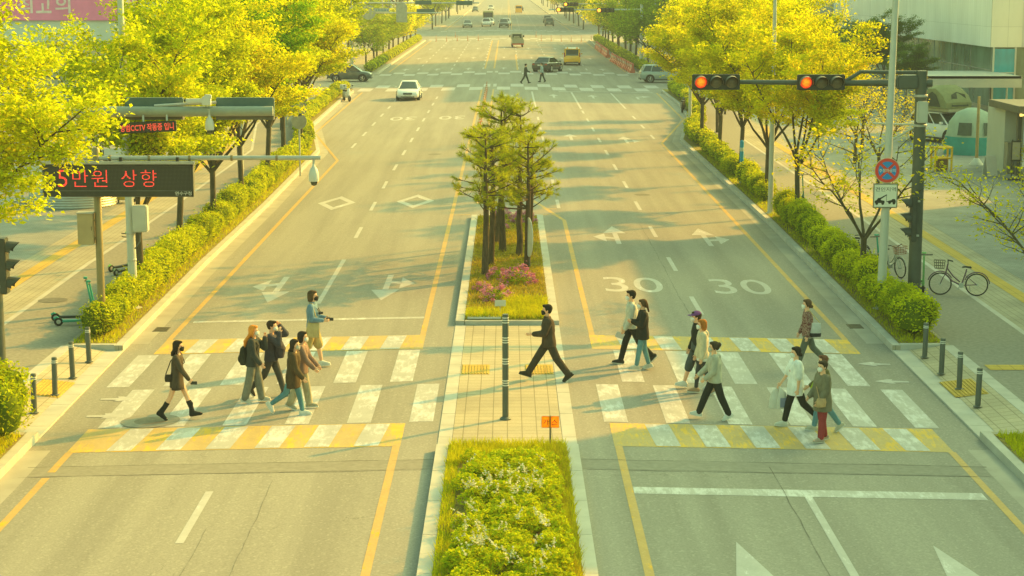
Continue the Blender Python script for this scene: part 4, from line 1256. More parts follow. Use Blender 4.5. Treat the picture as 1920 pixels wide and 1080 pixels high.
def shoes(c, sole=None, name='shoe', tall=0.0, size=1.0):
    def f(k):
        S, J, V = k['S'], k['J'], k['V']
        for nm in 'LR':
            d = J[nm]; up, fd = d['up'], d['fd']
            hl = d['heel'] + up * .012 * S; to = d['toe'] + up * .006 * S
            sh = [cap_geo(hl, to, .040 * S * size, .034 * S * size, 12, (0, 1, 0), 1.12), cap_geo(hl + up * .01 * S, d['ank'] + up * (.0 + tall) * S, .042 * S * size, .046 * S * size),
                  cap_geo(to, d['ank'] + fd * .03 * S - up * .02 * S, .032 * S, .044 * S)]
            if tall > .1:
                sh.append(cap_geo(d['ank'], d['ank'].lerp(d['knee'], .62), .046 * S, .062 * S))
            o = blob(name, sh, m_cloth(name + '_%d_%d_%d' % tuple(int(q * 255) for q in c), c, .12), k['root'], .011, 2)
            if sole is not None:
                mb = MB(); lat = V((0, 1, 0)); w = .042 * S * size
                a = d['heel'] - fd * .045 * S - up * .034 * S; b = d['toe'] + fd * .034 * S - up * .032 * S
                ring = []
                for q in range(12):
                    t_ = q / 11; ww = w * (.75 + .35 * math.sin(t_ * 2.6)) * (1 if 0 < q < 11 else .5)
                    ring.append((a.lerp(b, t_), ww))
                up2 = up * .022 * S
                poly = [p + lat * ww for p, ww in ring] + [p - lat * ww for p, ww in reversed(ring)]
                mb.loft([poly, [p + up2 for p in poly]])
                mb.build('sole', m_cloth('sole_%d' % int(sole[0] * 255), sole, .08), o)
    return f

def cap_hat(c):
    def f(k):
        S, hv = k['S'], k['hv']
        blob('cap', [ell_geo(hv(-.012, 0, .078), (.112 * S, .094 * S, .078 * S)), cap_geo(hv(.08, -.03, .062), hv(.08, .03, .062), .03 * S, .03 * S, 10, (0, 1, 0), 1.0),
                     ell_geo(hv(.135, 0, .052), (.065 * S, .068 * S, .012 * S))], m_cloth('cap_cloth', c, .15), k['root'], .010, 2)
    return f

def backpack(c, size=1.0, drop=0.0, name='backpack'):
    def f(k):
        S, V = k['S'], k['V']; p = k['chest'].lerp(k['waist'], .35) + V((-.215 * S, 0, -drop * S))
        m = m_cloth('pack_cloth_%d' % int(c[0] * 255), c, .3)
        o = blob(name, [ring_loft([(p + V((0, 0, -.20 * S * size)), .085 * S, .125 * S), (p, .105 * S * size, .155 * S * size), (p + V((.01, 0, .17 * S * size)), .085 * S, .135 * S), (p + V((.02, 0, .225 * S * size)), .045 * S, .08 * S)]),
                        ell_geo(p + V((-.085 * S, 0, -.07 * S)), (.05 * S, .11 * S, .10 * S))], m, k['root'], .012, 2)
        st = MB()
        for sgn in (1, -1):
            st.tube([p + V((.07, sgn * .09, .19)) * S, k['shc'] + V((.0, sgn * .10, .09)) * S, k['chest'] + V((.15, sgn * .11, .03)) * S, k['waist'] + V((.06, sgn * .165, .0)) * S, p + V((.05, sgn * .12, -.15)) * S], .016 * S, 6)
        st.build('strap', m, o, smooth=True)
    return f

def crossbag(c, pos=(.10, -.17, .0), size=(.045, .10, .07), strap=True, name='shoulder_bag', strap_side=1):
    def f(k):
        S, V = k['S'], k['V']; p = k['pel'] + V(pos) * S
        m = m_cloth('bag_%d_%d_%d' % tuple(int(q * 255) for q in c), c, .25)
        o = blob(name, [ring_loft([(p + V((0, 0, -size[2])) * S if False else p - V((0, 0, size[2] * S)), size[1] * .85 * S, size[0] * .9 * S), (p, size[1] * S, size[0] * S), (p + V((0, 0, size[2] * S)), size[1] * .8 * S, size[0] * .7 * S)])], m, k['root'], .010, 2)
        if strap:
            st = MB(); st.tube([p + V((.05, 0, size[2])) * S, k['chest'] + V((.155, strap_side * .03, -.02)) * S, k['shc'] + V((.03, strap_side * .13, .085)) * S, k['chest'] + V((-.16, strap_side * .05, 0)) * S, p + V((-.06, 0, size[2])) * S], .011 * S, 6)
            st.build('strap', m, o, smooth=True)
    return f

def held(build):
    def f(k): build(k)
    return f

BLK = (.04, .037, .03); NAVY = (.055, .058, .072); GREYT = (.20, .205, .175); JEAN = (.10, .235, .29); CREAM = (.50, .46, .34); WHT = (.66, .66, .62); OFFW = (.58, .57, .50)
CRX = {'group': 'pedestrians on the near crosswalk'}

def phone_in(side):
    def b(k):
        d = k['J'][side]; p = d['wr'] + d['d2'] * .12 * k['S']
        mb = MB(); mb.box(tuple(p + Vector((.04, 0, .01))), (.14, .012, .07)); mb.build('phone', M_BLACK, k['root'], bevel=.004)
    return held(b)

# 1 woman in dark dress and tall boots
person('woman in a dark short dress and knee-high black boots, leftmost on the zebra', -6.98, 38.03, -4, 1.66,
       legs=((24, 4), (-17, 14)), arms=((-8, 12, 5), (26, 12, 6)), lean=4, mask=(.035, .033, .03), hair=('long', (.035, .028, .02)),
       outfit=(top('dress', (.085, .068, .05), .20, 1.0, .016, .02), skirt((.075, .06, .045), .25, .015), shoes((.035, .034, .03), None, 'boot', .2), crossbag((.045, .038, .03), (-.14, -.15, .02), (.05, .09, .08), True), phone_in('R')), group=CRX['group'])
# 2 orange-haired woman with backpack
person('woman with long orange hair, black jacket, backpack and grey trousers shading her eyes', -5.57, 39.5, -8, 1.66,
       legs=((12, 2), (-9, 6)), arms=((45, 128, 12, 20), (10, 30, 8)), lean=2, mask=(.78, .77, .72), hair=('verylong', (.80, .27, .05)),
       outfit=(top('jacket', (.062, .066, .062), .10, 1.0, .03, .02), trousers('trousers', GREYT, 1.0, .012, .035), shoes(OFFW, WHT), backpack((.045, .048, .036), 1.0, .17)), group=CRX['group'])
# 3 person in navy with arm raised, carrying a pack in front
person('person in navy with a raised hand, chest pack worn, beside the orange-haired woman', -5.25, 40.1, -5, 1.70,
       legs=((20, 4), (-20, 26)), arms=((92, 118, 22, 34), (60, 120, 26, 30)), lean=2, female=True, mask=(.78, .77, .72), hair=('short', (.05, .036, .025)),
       outfit=(top('jacket', (.07, .068, .085), .08, 1.0, .03, .01), trousers('trousers', (.075, .075, .07), 1.0, .012, .01), shoes((.08, .07, .06), OFFW),
               held(lambda k: blob('chest_pack', [ring_loft([(k['pel'] + Vector((.20, -.05, .0)) * k['S'], .10, .12), (k['waist'] + Vector((.22, -.05, .05)) * k['S'], .12, .15), (k['chest'] + Vector((.17, -.05, .02)) * k['S'], .08, .12)])], m_cloth('pack_navy', (.07, .064, .08), .4), k['root'], .012, 2))), group=CRX['group'])
# 4 tall man with camera, blue sweater, khaki shorts
def camera_kit(k):
    S = k['S']; p = (k['J']['L']['wr'] + k['J']['R']['wr']) / 2 + Vector((.10, 0, .0))
    mb = MB(); mb.box(tuple(p), (.06, .14, .09)); mb.tube([p + Vector((.02, 0, 0)), p + Vector((.13, 0, .0))], [.04, .038], 12); mb.build('camera', M_BLACK, k['root'], bevel=.006)
    mb = MB(); q = k['chest'] + Vector((.18, 0, -.05)); mb.box(tuple(q), (.05, .10, .07)); mb.tube([q, q + Vector((.08, 0, 0))], [.03, .03], 10); mb.build('camera', M_BLACK, k['root'], bevel=.006)
    mb = MB(); mb.tube([q + Vector((0, .05, .03)), k['neck'] + Vector((.06, .07, -.02)), k['neck'] + Vector((-.06, .0, .0)), k['neck'] + Vector((.06, -.07, -.02)), q + Vector((0, -.05, .03))], .009, 6); mb.build('neck_strap', M_BLACK, k['root'])
def tote(c, side, pos, sz, name='tote_bag', strap_h=.5, two=None):
    def b(k):
        S = k['S']; p = k['pel'] + Vector(pos) * S
        o = blob(name, [ring_loft([(p - Vector((0, 0, sz[2] * S)), sz[0] * S, sz[1] * S), (p, sz[0] * 1.06 * S, sz[1] * 1.15 * S), (p + Vector((0, 0, sz[2] * S)), sz[0] * S, sz[1] * .5 * S)])], m_cloth(name + '_%d' % int(c[0] * 255), c, .15), k['root'], .011, 2)
        st = MB(); tp = k['shc'] + Vector((0, side * .15, .08)) * S
        st.tube([p + Vector((.10, 0, sz[2])) * S, tp + Vector((.03, 0, 0)), tp + Vector((-.03, 0, 0)), p + Vector((-.10, 0, sz[2])) * S], .013, 6); st.build('strap', m_cloth('strap_dark', two or c, .1), o)
        if two:
            blob('base_panel', [ring_loft([(p - Vector((0, 0, sz[2] * 1.03 * S)), sz[0] * 1.04 * S, sz[1] * 1.1 * S), (p - Vector((0, 0, sz[2] * .45 * S)), sz[0] * 1.1 * S, sz[1] * 1.25 * S)])], m_cloth('panel_dark', two, .2), o, .011, 2)
    return held(b)
person('tall man in blue sweater, khaki shorts and black mask holding a camera', -4.65, 43.2, -6, 1.80,
       legs=((14, 4), (-14, 12)), arms=((4, 82, 8, 18), (6, 80, 8, 18)), lean=0, female=False, mask=(.035, .033, .03), hair=('bob', (.10, .065, .035)),
       outfit=(top('sweater', (.15, .26, .38), .04, .98, .02, .0, collar=True), trousers('shorts', (.48, .36, .15), .52, .02, .05), shoes(WHT, WHT), tote((.50, .40, .20), -1, (.06, -.19, -.05), (.14, .05, .17)), held(camera_kit)), group=CRX['group'])
# 5 brown coat, blue jeans
person('woman with long dark hair in a hooded dark brown coat, blue jeans and white trainers', -4.55, 38.2, -8, 1.62,
       legs=((15, 4), (-20, 34)), arms=((-6, 20, 6), (14, 25, 6)), lean=5, mask=(.5, .46, .38), hair=('long', (.05, .035, .025)), head_yaw=-12,
       outfit=(top('coat', (.085, .062, .035), .27, 1.0, .035, .015, hood=True), trousers('jeans', JEAN, .97, .008, .006), shoes(WHT, WHT)), group=CRX['group'])
# 6 mauve jacket behind her
person('woman in a mauve jacket and beige trousers partly hidden behind the brown coat', -4.44, 38.8, -8, 1.64,
       legs=((12, 3), (-12, 10)), arms=((20, 25, 6), (26, 20, 6)), lean=4, mask=(.78, .77, .72), hair=('bob', (.04, .032, .025)),
       outfit=(top('jacket', (.25, .17, .14), .12, 1.0, .03, .02), trousers('trousers', (.38, .35, .25), 1.0, .012, .03), shoes((.40, .38, .30), WHT)), group=CRX['group'])
# 7 man in black on the refuge
person('man in a black shirt and black trousers striding left across the paved refuge', .95, 41.3, 182, 1.76,
       legs=((-24, 12), (33, 2)), arms=((22, 65, 10, 14), (-20, 20, 6)), lean=3, female=False, mask=(.04, .04, .035), hair=('short', (.03, .026, .02)), z=.012,
       outfit=(top('shirt', (.075, .058, .042), .12, .92, .035, .015, collar=True), trousers('trousers', (.062, .052, .04), 1.0, .014, .022), shoes((.05, .045, .035), (.07, .065, .05))), group=CRX['group'])
# 8 man grey shirt with paper
def paper(side):
    def b(k):
        d = k['J'][side]; p = d['wr'] + d['d2'] * .12 * k['S']
        mb = MB(); M = Matrix.Translation(p + Vector((.06, -.02, -.06))) @ Matrix.Rotation(rad(-25), 4, 'Y') @ Matrix.Rotation(rad(12), 4, 'Z'); mb.box((0, 0, 0), (.22, .004, .14), M=M); mb.build('paper_sheet', mat('paper', (.66, .64, .62), .8, 0, .04), k['root'])
    return held(b)
person('man in a light grey shirt and black trousers carrying a white paper sheet', 2.98, 43.35, 186, 1.78,
       legs=((-24, 20), (18, 4)), arms=((10, 22, 6), (4, 18, 5)), lean=1, female=False, mask=(.80, .79, .76), hair=('short', (.035, .028, .022)),
       outfit=(top('shirt', (.54, .54, .48), .05, 1.0, .025, .01, collar=True), trousers('trousers', (.032, .034, .03), .98, .012, .012), shoes((.05, .05, .045), OFFW), paper('L')), group=CRX['group'])
# 9 woman black jacket blue jeans
person('woman in black jacket and blue jeans with folded arms beside the grey-shirted man', 3.2, 42.73, 184, 1.63,
       legs=((12, 2), (-8, 8)), arms=((14, 98, 8, 45), (18, 92, 8, 45)), lean=0, mask=(.80, .79, .76), hair=('pony', (.11, .065, .035)),
       outfit=(top('jacket', (.036, .036, .03), .17, 1.0, .03, .02, collar=True), trousers('jeans', (.14, .29, .33), .96, .008, .008), shoes(OFFW, WHT)), group=CRX['group'])
# 10 purple cap
person('man in a purple cap, black long-sleeved top and dark shorts', 4.28, 40.75, 183, 1.72,
       legs=((-14, 10), (20, 4)), arms=((-6, 14, 5), (6, 16, 5)), lean=1, female=False, mask=(.80, .79, .76), hair=('short', (.05, .035, .025)),
       outfit=(top('top', (.033, .036, .034), .10, 1.0, .015, .0, collar=True), trousers('shorts', (.075, .09, .095), .60, .02, .035), shoes(WHT, WHT), cap_hat((.17, .07, .26))), group=CRX['group'])
# 11 ginger woman cream hoodie
person('woman with ginger hair in a cream hooded top over dark leggings', 4.36, 40.25, 184, 1.63,
       legs=((-10, 16), (12, 6)), arms=((-2, 14, 6), (4, 16, 6)), lean=2, mask=(.80, .79, .76), hair=('bob', (.40, .15, .035)),
       outfit=(top('hoodie', (.62, .55, .40), .08, 1.0, .028, .01, hood=True), top('undershirt', WHT, .15, 0, .018, .01), trousers('leggings', (.06, .062, .065), .97, .006), shoes((.40, .25, .15), OFFW)), group=CRX['group'])
# 12 grey hoodie with claw clip
person('woman in a grey hooded sweatshirt and black trousers, hair up in a claw clip', 4.36, 37.8, 183, 1.62,
       legs=((-17, 8), (25, 4)), arms=((6, 40, 8, 18), (22, 26, 6)), lean=3, mask=(.53, .49, .40), hair=('updo', (.07, .05, .035)),
       outfit=(top('sweatshirt', (.44, .44, .37), .09, 1.0, .032, .01, hood=True, puff=.01), trousers('trousers', (.032, .034, .03), 1.0, .014, .018), shoes(WHT, WHT)), group=CRX['group'])
# 13 patterned blouse with two-tone shoulder bag
person('woman in a patterned maroon blouse with a white and black shoulder bag, furthest right', 7.2, 43.3, 181, 1.66,
       legs=((18, 2), (-20, 26)), arms=((-4, 14, 5), (6, 20, 5)), lean=3, mask=(.80, .79, .76), hair=('bun', (.12, .07, .04)),
       outfit=(top('blouse', (.32, .22, .18), .10, 1.0, .02, .01, pattern=(.16, .055, .06)), top('undershirt', (.45, .44, .40), .13, 0, .014), trousers('trousers', (.13, .145, .12), .98, .012, .015), shoes((.45, .36, .18), OFFW),
               tote((.52, .52, .52), 1, (-.15, .20, .10), (.13, .06, .17), 'shoulder_bag', .5, (.045, .045, .05))), group=CRX['group'])
# 14 white T-shirt with carrier bags
def carriers(k):
    d = k['J']['R']; p = d['wr'] + d['d2'] * .08 * k['S']
    mw = m_cloth('carrier_plastic', (.62, .60, .56), .1); mb2 = mat('carrier_print', (.25, .27, .40), .5)
    for i, (dx, w) in enumerate(((.07, .14), (-.06, .12))):
        q = p + Vector((dx, -.02 + i * .06, -.30))
        o = blob('carrier_bag', [ring_loft([(q - Vector((0, 0, .19)), w, .05), (q, w * .92, .06), (q + Vector((0, 0, .17)), w * .6, .03), (p + Vector((0, 0, -.02)), .02, .015)])], mw, k['root'], .011, 2)
        if i == 1:
            m_ = MB(); m_.box(tuple(q + Vector((-.01, .065, -.05))), (.13, .006, .2)); m_.build('printed_panel', mb2, o)
shirt_red = mat('shirt_print_red', (.55, .13, .11), .8)
def print_mark(k):
    S = k['S']; mb = MB(); p = k['chest'] + Vector((.15, .06, -.03)) * S
    for a, b, c, d in ((0, .0, .05, .02), (.0, .022, .03, .02), (0, -.022, .03, .018)): mb.box(tuple(p + Vector((0, a + b * .6, c - .04)) + Vector((.0, 0, 0))), (.012, .035, d))
    mb.build('chest_print', shirt_red, k['root'])
person('woman in an oversized white T-shirt and black cropped trousers carrying white carrier bags', 5.97, 37.25, 185, 1.67,
       legs=((-22, 26), (16, 4)), arms=((-4, 10, 7), (24, 10, 10)), lean=0, mask=(.78, .77, .72), hair=('bun', (.035, .03, .025)), head_yaw=14, fat=1.06,
       outfit=(top('t_shirt', (.80, .82, .84), .20, .44, .045, .01), trousers('trousers', (.032, .034, .03), .93, .012, .012), shoes((.60, .60, .56), WHT), held(carriers), held(print_mark)), group=CRX['group'])
# 15 older woman in olive vest, hidden behind
person('woman in an olive waistcoat and blue jeans, half hidden behind the one in red trousers', 6.5, 36.95, 186, 1.56,
       legs=((-16, 20), (14, 4)), arms=((8, 40, 8, 10), (12, 50, 8, 10)), lean=2, mask=(.55, .5, .42), hair=('short', (.17, .08, .05)), fat=1.08,
       outfit=(top('waistcoat', (.17, .155, .07), .12, .9, .03, .01), trousers('jeans', (.13, .26, .32), .96, .01, .01), shoes((.50, .47, .38), WHT),
               held(lambda k: blob('green_bag', [ring_loft([(k['pel'] + Vector((.17, -.12, -.10)), .05, .06), (k['pel'] + Vector((.19, -.12, .06)), .06, .08), (k['pel'] + Vector((.16, -.12, .17)), .03, .05)])], m_cloth('lime_bag', (.42, .52, .03), .1), k['root'], .012, 2))), group=CRX['group'])
# 16 grey cardigan, red trousers, crossbody bag
person('older woman in a grey-brown cardigan and dark red trousers with a tan crossbody bag', 6.32, 36.0, 200, 1.60,
       legs=((6, 2), (-5, 6)), arms=((6, 30, 8, 12), (10, 42, 8, 20)), lean=1, mask=(.80, .79, .74), hair=('short', (.06, .045, .03)), fat=1.28, head_yaw=14,
       outfit=(top('cardigan', (.20, .18, .125), .26, 1.0, .035, .012), trousers('trousers', (.30, .05, .055), .98, .016, .015), shoes((.42, .34, .28), OFFW), crossbag((.50, .33, .18), (.16, .215, -.03), (.06, .125, .095), True, 'crossbody_bag', -1)), group=CRX['group'])
# far pair on the second crosswalk
person('distant man in a dark suit crossing by the far zebra', 1.66, 169.2, 8, 1.78, legs=((24, 6), (-22, 12)), arms=((-10, 20, 6), (20, 50, 6)), female=False, mask=None, hair=('short', (.04, .03, .03)),
       outfit=(top('jacket', (.05, .06, .055), .16, 1.0, .03, .01), trousers('trousers', (.055, .06, .055), 1.0, .014, .015), shoes((.05, .05, .05), None)), group='pedestrians at the far crosswalk')
person('distant man in a pale blue shirt and dark trousers behind the dark suit', 3.23, 172, 174, 1.76, legs=((14, 4), (-14, 10)), arms=((-6, 20, 6), (8, 30, 6)), female=False, mask=None, hair=('short', (.04, .03, .03)),
       outfit=(top('shirt', (.36, .45, .48), .06, .95, .025, .01), trousers('trousers', (.055, .06, .055), 1.0, .014, .01), shoes((.05, .05, .05), None)), group='pedestrians at the far crosswalk')
# ------------------------------------------------------------------ street furniture
def rod(mb, a, b, r, n=12, r2=None): mb.tube([a, b], [r, r if r2 is None else r2], n)

# bollards
def bollard(low_bands):
    root = empty('bollard')
    b = MB(); b.lathe([(.10, 0), (.10, .012), (.075, .02), (.062, .03), (.062, .845), (.055, .86), (.02, .866)], (0, 0, 0), 20)
    b.build('post', M_DARKM, root, smooth=True)
    for z in (.735, .775):
        c = MB(); c.lathe([(.0635, z), (.0645, z + .003), (.0645, z + .019), (.0635, z + .022)], (0, 0, 0), 20); c.build('reflective_band', M_REFL, root, smooth=True)
    return root
b0 = bollard(0)
LB = [(-10.15, 38.54), (-10.13, 40.29), (-10.15, 42.09), (-10.18, 43.92)]
RB = [(10.27, 44.38), (10.23, 42.45), (10.25, 40.79), (10.23, 39.04)]
nm = ['nearest the camera', 'second from the camera', 'third from the camera', 'farthest from the camera']
for i, (x, y) in enumerate(LB + RB[::-1]):
    o = b0 if i == 0 else copy_tree(b0)
    o.location = (x, y, gz(9.6) + .05 + .12 * (abs(x) - 9.9)); o.rotation_euler = (random.uniform(-.015, .015), random.uniform(-.02, .02), i)
    tag(o, 'dark metal bollard with white bands on the ' + ('left' if i < 4 else 'right') + ' kerb landing, ' + nm[i % 4], 'bollard', 'bollards guarding the crossing landings')
# tall flexible post on the refuge
root = empty('delineator_post', (-.04, 37.56, .01), 0, 'tall dark post with white rings standing on the paved refuge', 'post')
b = MB(); b.lathe([(.12, 0), (.12, .02), (.085, .05), (.066, .06), (.066, 2.2), (.058, 2.235), (.01, 2.24)], (0, 0, 0), 18); b.build('post', M_DARKM, root, smooth=True)
for z in (2.05, 2.10, 2.15, 1.63, 1.68, 1.73, 1.18, 1.23, 1.28, .72, .77, .82):
    c = MB(); c.lathe([(.0675, z), (.069, z + .004), (.069, z + .02), (.0675, z + .024)], (0, 0, 0), 18); c.build('reflective_band', M_REFL, root, smooth=True)
# orange gas marker sign
def text_obj(name, txt, m, parent, M, w=None, h=None, embolden=0.0, thick=.004):
    vs, fs = text_mesh(txt, 1.0, embolden, 0, 3)
    x0, x1 = min(v[0] for v in vs), max(v[0] for v in vs); y0, y1 = min(v[1] for v in vs), max(v[1] for v in vs)
    sx = (w / (x1 - x0)) if w else (h / (y1 - y0)); sy = (h / (y1 - y0)) if h else sx
    mb = MB(); mb.add([((v[0] - (x0 + x1) / 2) * sx, (v[1] - (y0 + y1) / 2) * sy, 0) for v in vs], fs, M)
    return mb.build(name, m, parent, fix=False)
FRONT = Matrix.Rotation(rad(90), 4, 'X')       # text plane facing the camera (-Y)
M_ORANGE = m_leaf('orange_plastic_sheet', (.95, .44, .02), (1.0, .50, .03), (1.1, 1.1, 1), .6)
M_DKRED = mat('dark_red_letters', (.28, .035, .02), .6)
root = empty('gas_marker', (.83, 34.72, .14), 0, 'small orange gas marker sign on a thin stake in the near island', 'sign')
b = MB(); rod(b, (0, 0, -.05), (0, 0, .62), .016, 10); b.build('stake', M_DARKM, root)
b = MB(); b.box((0, -.022, .50), (.34, .012, .23)); o = b.build('plate', M_ORANGE, root, bevel=.02)
text_obj('letters', '가', M_DKRED, o, Matrix.Translation((-.085, -.0295, .5)) @ FRONT, h=.11)
text_obj('letters', '스', M_DKRED, o, Matrix.Translation((.085, -.0295, .5)) @ FRONT, h=.10)
b = MB(); b.tube([(0, -.03, .38), (0, -.03, .615)], .012, 8); b.build('clamp', mat('brass_strip', (.35, .20, .04), .5, .2), root)
# white plaque and vent grate in the pine island
root = empty('plaque', (-.19, 49.0, .13), 0, 'little white plaque on a short stake at the island front', 'sign')
b = MB(); b.box((0, 0, .36), (.30, .02, .17)); b.build('plate', M_WHITEP, root, bevel=.008)
b = MB(); rod(b, (0, .015, -.05), (0, .015, .36), .012, 8); b.build('stake', M_STEEL, root)
root = empty('vent_grate', (-.62, 48.72, .13), 0, 'white framed vent grate set in the grass of the pine island', 'grate')
b = MB(); b.box((0, .12, .03), (.86, .03, .05)); b.box((0, -.14, .03), (.86, .03, .05)); b.box((-.43, 0, .03), (.03, .3, .05)); b.box((.43, 0, .03), (.03, .3, .05)); b.build('frame', M_WHITEP, root)
b = MB()
for k in range(7): b.box((-.36 + .12 * k, 0, .03), (.04, .24, .03))
b.build('bars', M_STEEL, root)
b = MB(); b.poly([(-.4, -.12, .012), (.4, -.12, .012), (.4, .12, .012), (-.4, .12, .012)]); b.build('pit', M_BLACK, root, fix=False)
# oval white board fixed to the pine, seen almost edge on
root = empty('board', (.68, 57.15, .12), 0, 'white oval board fixed to a pine, seen nearly edge-on', 'sign')
b = MB(); M_ = Matrix.Translation((0, 0, 1.05)) @ Matrix.Rotation(rad(-77), 4, 'Z')
n_ = 26; b.loft([[M_ @ Vector((.5 * math.cos(6.2832 * i / n_), y_, .62 * math.sin(6.2832 * i / n_))) for i in range(n_)] for y_ in (-.012, .012)]); b.build('panel', mat('board_white', (.60, .63, .62), .4, 0, .08), root)
b = MB(); rod(b, (.02, .06, 0), (.02, .06, 1.6), .022, 8); b.build('post', M_DARKM, root)

# ---- lamp posts
def lamp_post(x, y, h, label, r0=.115, r1=.06, armdir=0, arm=True, m=None, z=0.0):
    root = empty('street_lamp', (x, y, z), 0, label, 'street lamp', 'tall white lamp posts')
    b = MB(); b.lathe([(r0 * 1.9, 0), (r0 * 1.9, .02), (r0 * 1.15, .05)], (0, 0, 0), 12); b.build('base_plate', m or M_POLEW, root)
    b = MB(); b.lathe([(r0 * 1.1, .04), (r0, .9), (r0 * .96, 2.6), (r1, h)], (0, 0, 0), 12); b.build('pole', m or M_POLEW, root, smooth=True)
    if arm:
        c = math.cos(armdir); s = math.sin(armdir)
        b = MB(); b.tube([(0, 0, h - .4), (.25 * c, .25 * s, h + .25), (.9 * c, .9 * s, h + .6), (2.0 * c, 2.0 * s, h + .7)], [.05, .045, .04, .035], 8); b.build('arm', m or M_POLEW, root, smooth=True)
        b = MB(); b.box((2.25 * c, 2.25 * s, h + .71), (.7, .28, .10), armdir); b.build('lamp_head', M_STEEL, root, bevel=.03)
    return root
lp = lamp_post(-10.5, 51.0, 10.2, 'white lamp post with a pale box beside the forked tree on the left verge', .125, .075, 0)
lp.rotation_euler = (0, rad(-.6), 0)
b = MB(); b.box((.30, -.05, 2.55), (.42, .3, .75)); b.build('junction_box', M_POLEW, lp, bevel=.03)
b = MB(); b.tube([(.30, -.05, 2.2), (.26, -.08, 1.9), (.12, -.10, 1.7)], .02, 6); b.build('cable', M_DARKM, lp)
for z in (1.35, 2.1, 6.0):
    b = MB(); b.lathe([(.128, z), (.134, z + .01), (.134, z + .05), (.128, z + .06)], (0, 0, 0), 12); b.build('strap', M_STEEL, lp)
lamp_post(-11.95, 82.5, 9.6, 'white lamp post rising behind the camera arm on the left', .11, .06, 0)
lamp_post(-14.2, 118, 9.6, 'white lamp post among the trees far along the left verge', .11, .06, 0)
lpR = lamp_post(10.47, 50.8, 10.4, 'white lamp post carrying the round no-stopping sign on the right verge', .125, .075, math.pi)
lpR.rotation_euler = (0, rad(.9), 0)
lamp_post(10.45, 72.6, 9.8, 'white lamp post in the hedge behind the overhead red signals', .105, .06, math.pi)
lamp_post(11.3, 114, 9.8, 'white lamp post behind the left overhead red signal', .105, .06, math.pi)
lamp_post(15.6, 196, 9.8, 'pale post at the far right corner past the cross street', .12, .07, math.pi)
for i, (x, y) in enumerate(((-15.4, 230), (-15.4, 262), (15.6, 262), (-15, 410), (15, 410), (-15, 460), (15, 460))):
    lamp_post(x, y, 9, 'distant lamp post on the ' + ('left' if x < 0 else 'right') + ' beyond the cross street, ' + ORD[[0, 1, 0, 2, 1, 3, 2][i]] + ' in line', .1, .06, 0 if x < 0 else math.pi)
# no stopping sign
M_RED = mat('sign_red', (.78, .07, .05), .45, 0, .05); M_BLUE = mat('sign_blue', (.02, .26, .70), .45, 0, .05); M_SIGNW = mat('sign_white', (.80, .78, .68), .5, 0, .05); M_INK = mat('sign_black', (.035, .035, .03), .6)
root = empty('no_stopping_sign', (10.49, 50.62, 3.92), 0, 'round red and blue no-stopping sign on the right lamp post', 'sign')
def disc(mb, r, y, n=40, cx=0, cz=0): mb.loft([[(cx + r * math.cos(6.2832 * i / n), y0, cz + r * math.sin(6.2832 * i / n)) for i in range(n)] for y0 in (y, y + .01)])
b = MB(); disc(b, .355, 0); b.build('rim', mat('sign_cream_edge', (.62, .55, .38), .5), root)
b = MB(); disc(b, .335, -.011); b.build('red_face', M_RED, root)
for k in range(4):
    b = MB(); a0 = k * math.pi / 2; pts = [(.060 * math.cos(a0), .060 * math.sin(a0))]; R0 = .25
    for q in range(-6, 7):
        a = a0 + q / 6 * rad(37); pts.append((R0 * math.cos(a), R0 * math.sin(a)))
    b.loft([[(p[0], y_, p[1]) for p in pts] for y_ in (-.018, -.012)]); b.build('blue_sector', M_BLUE, root)
text_obj('letters', '주정차금지', M_SIGNW, root, Matrix.Translation((0, -.022, 0)) @ FRONT, w=.46, h=.10, embolden=.012)
b = MB(); b.box((0, .07, .1), (.06, .12, .04)); b.box((0, .07, -.1), (.06, .12, .04)); b.build('bracket', M_STEEL, root)
root = empty('tow_zone_sign', (10.46, 50.62, 3.22), 0, 'square white tow-away plate with a tow truck drawing under the round sign', 'sign')
b = MB(); b.box((0, 0, 0), (.68, .012, .68)); b.build('plate', mat('sign_cream_edge', (.5, .46, .36), .5), root, bevel=.03)
b = MB(); b.box((0, -.008, 0), (.655, .012, .655)); b.build('face', M_SIGNW, root, bevel=.03)
b = MB()
for x0, z0, w, h in ((0, .315, .63, .008), (0, -.315, .63, .008), (-.315, 0, .008, .63), (.315, 0, .008, .63)): b.box((x0, -.016, z0), (w, .004, h))
b.build('border', M_INK, root)
text_obj('letters', '견인지역', M_INK, root, Matrix.Translation((0, -.0165, .18)) @ FRONT, w=.56, h=.115)
b = MB()
def fp(poly): b.loft([[(x, y_, z) for x, z in poly] for y_ in (-.0185, -.0145)])
fp([(-.29, -.20), (-.29, -.14), (-.24, -.12), (-.20, -.06), (-.14, -.06), (-.12, -.12), (-.02, -.14), (-.02, -.20)]); fp([(-.22, -.10), (.03, .04), (.045, .02), (-.18, -.13)])
fp([(.03, .03), (.04, .03), (.035, -.17), (.028, -.17)]); fp([(.03, -.16), (.12, -.13), (.17, -.12), (.20, -.09), (.26, -.09), (.29, -.14), (.29, -.19), (.05, -.175)])
for x_, z_ in ((-.235, -.215), (-.07, -.215), (.12, -.19), (.24, -.205)): disc(b, .038, -.0195, 14, x_, z_)
b.build('tow_truck_symbol', M_INK, root)
b = MB(); b.box((0, .07, .2), (.06, .12, .04)); b.box((0, .07, -.2), (.06, .12, .04)); b.build('bracket', M_STEEL, root)

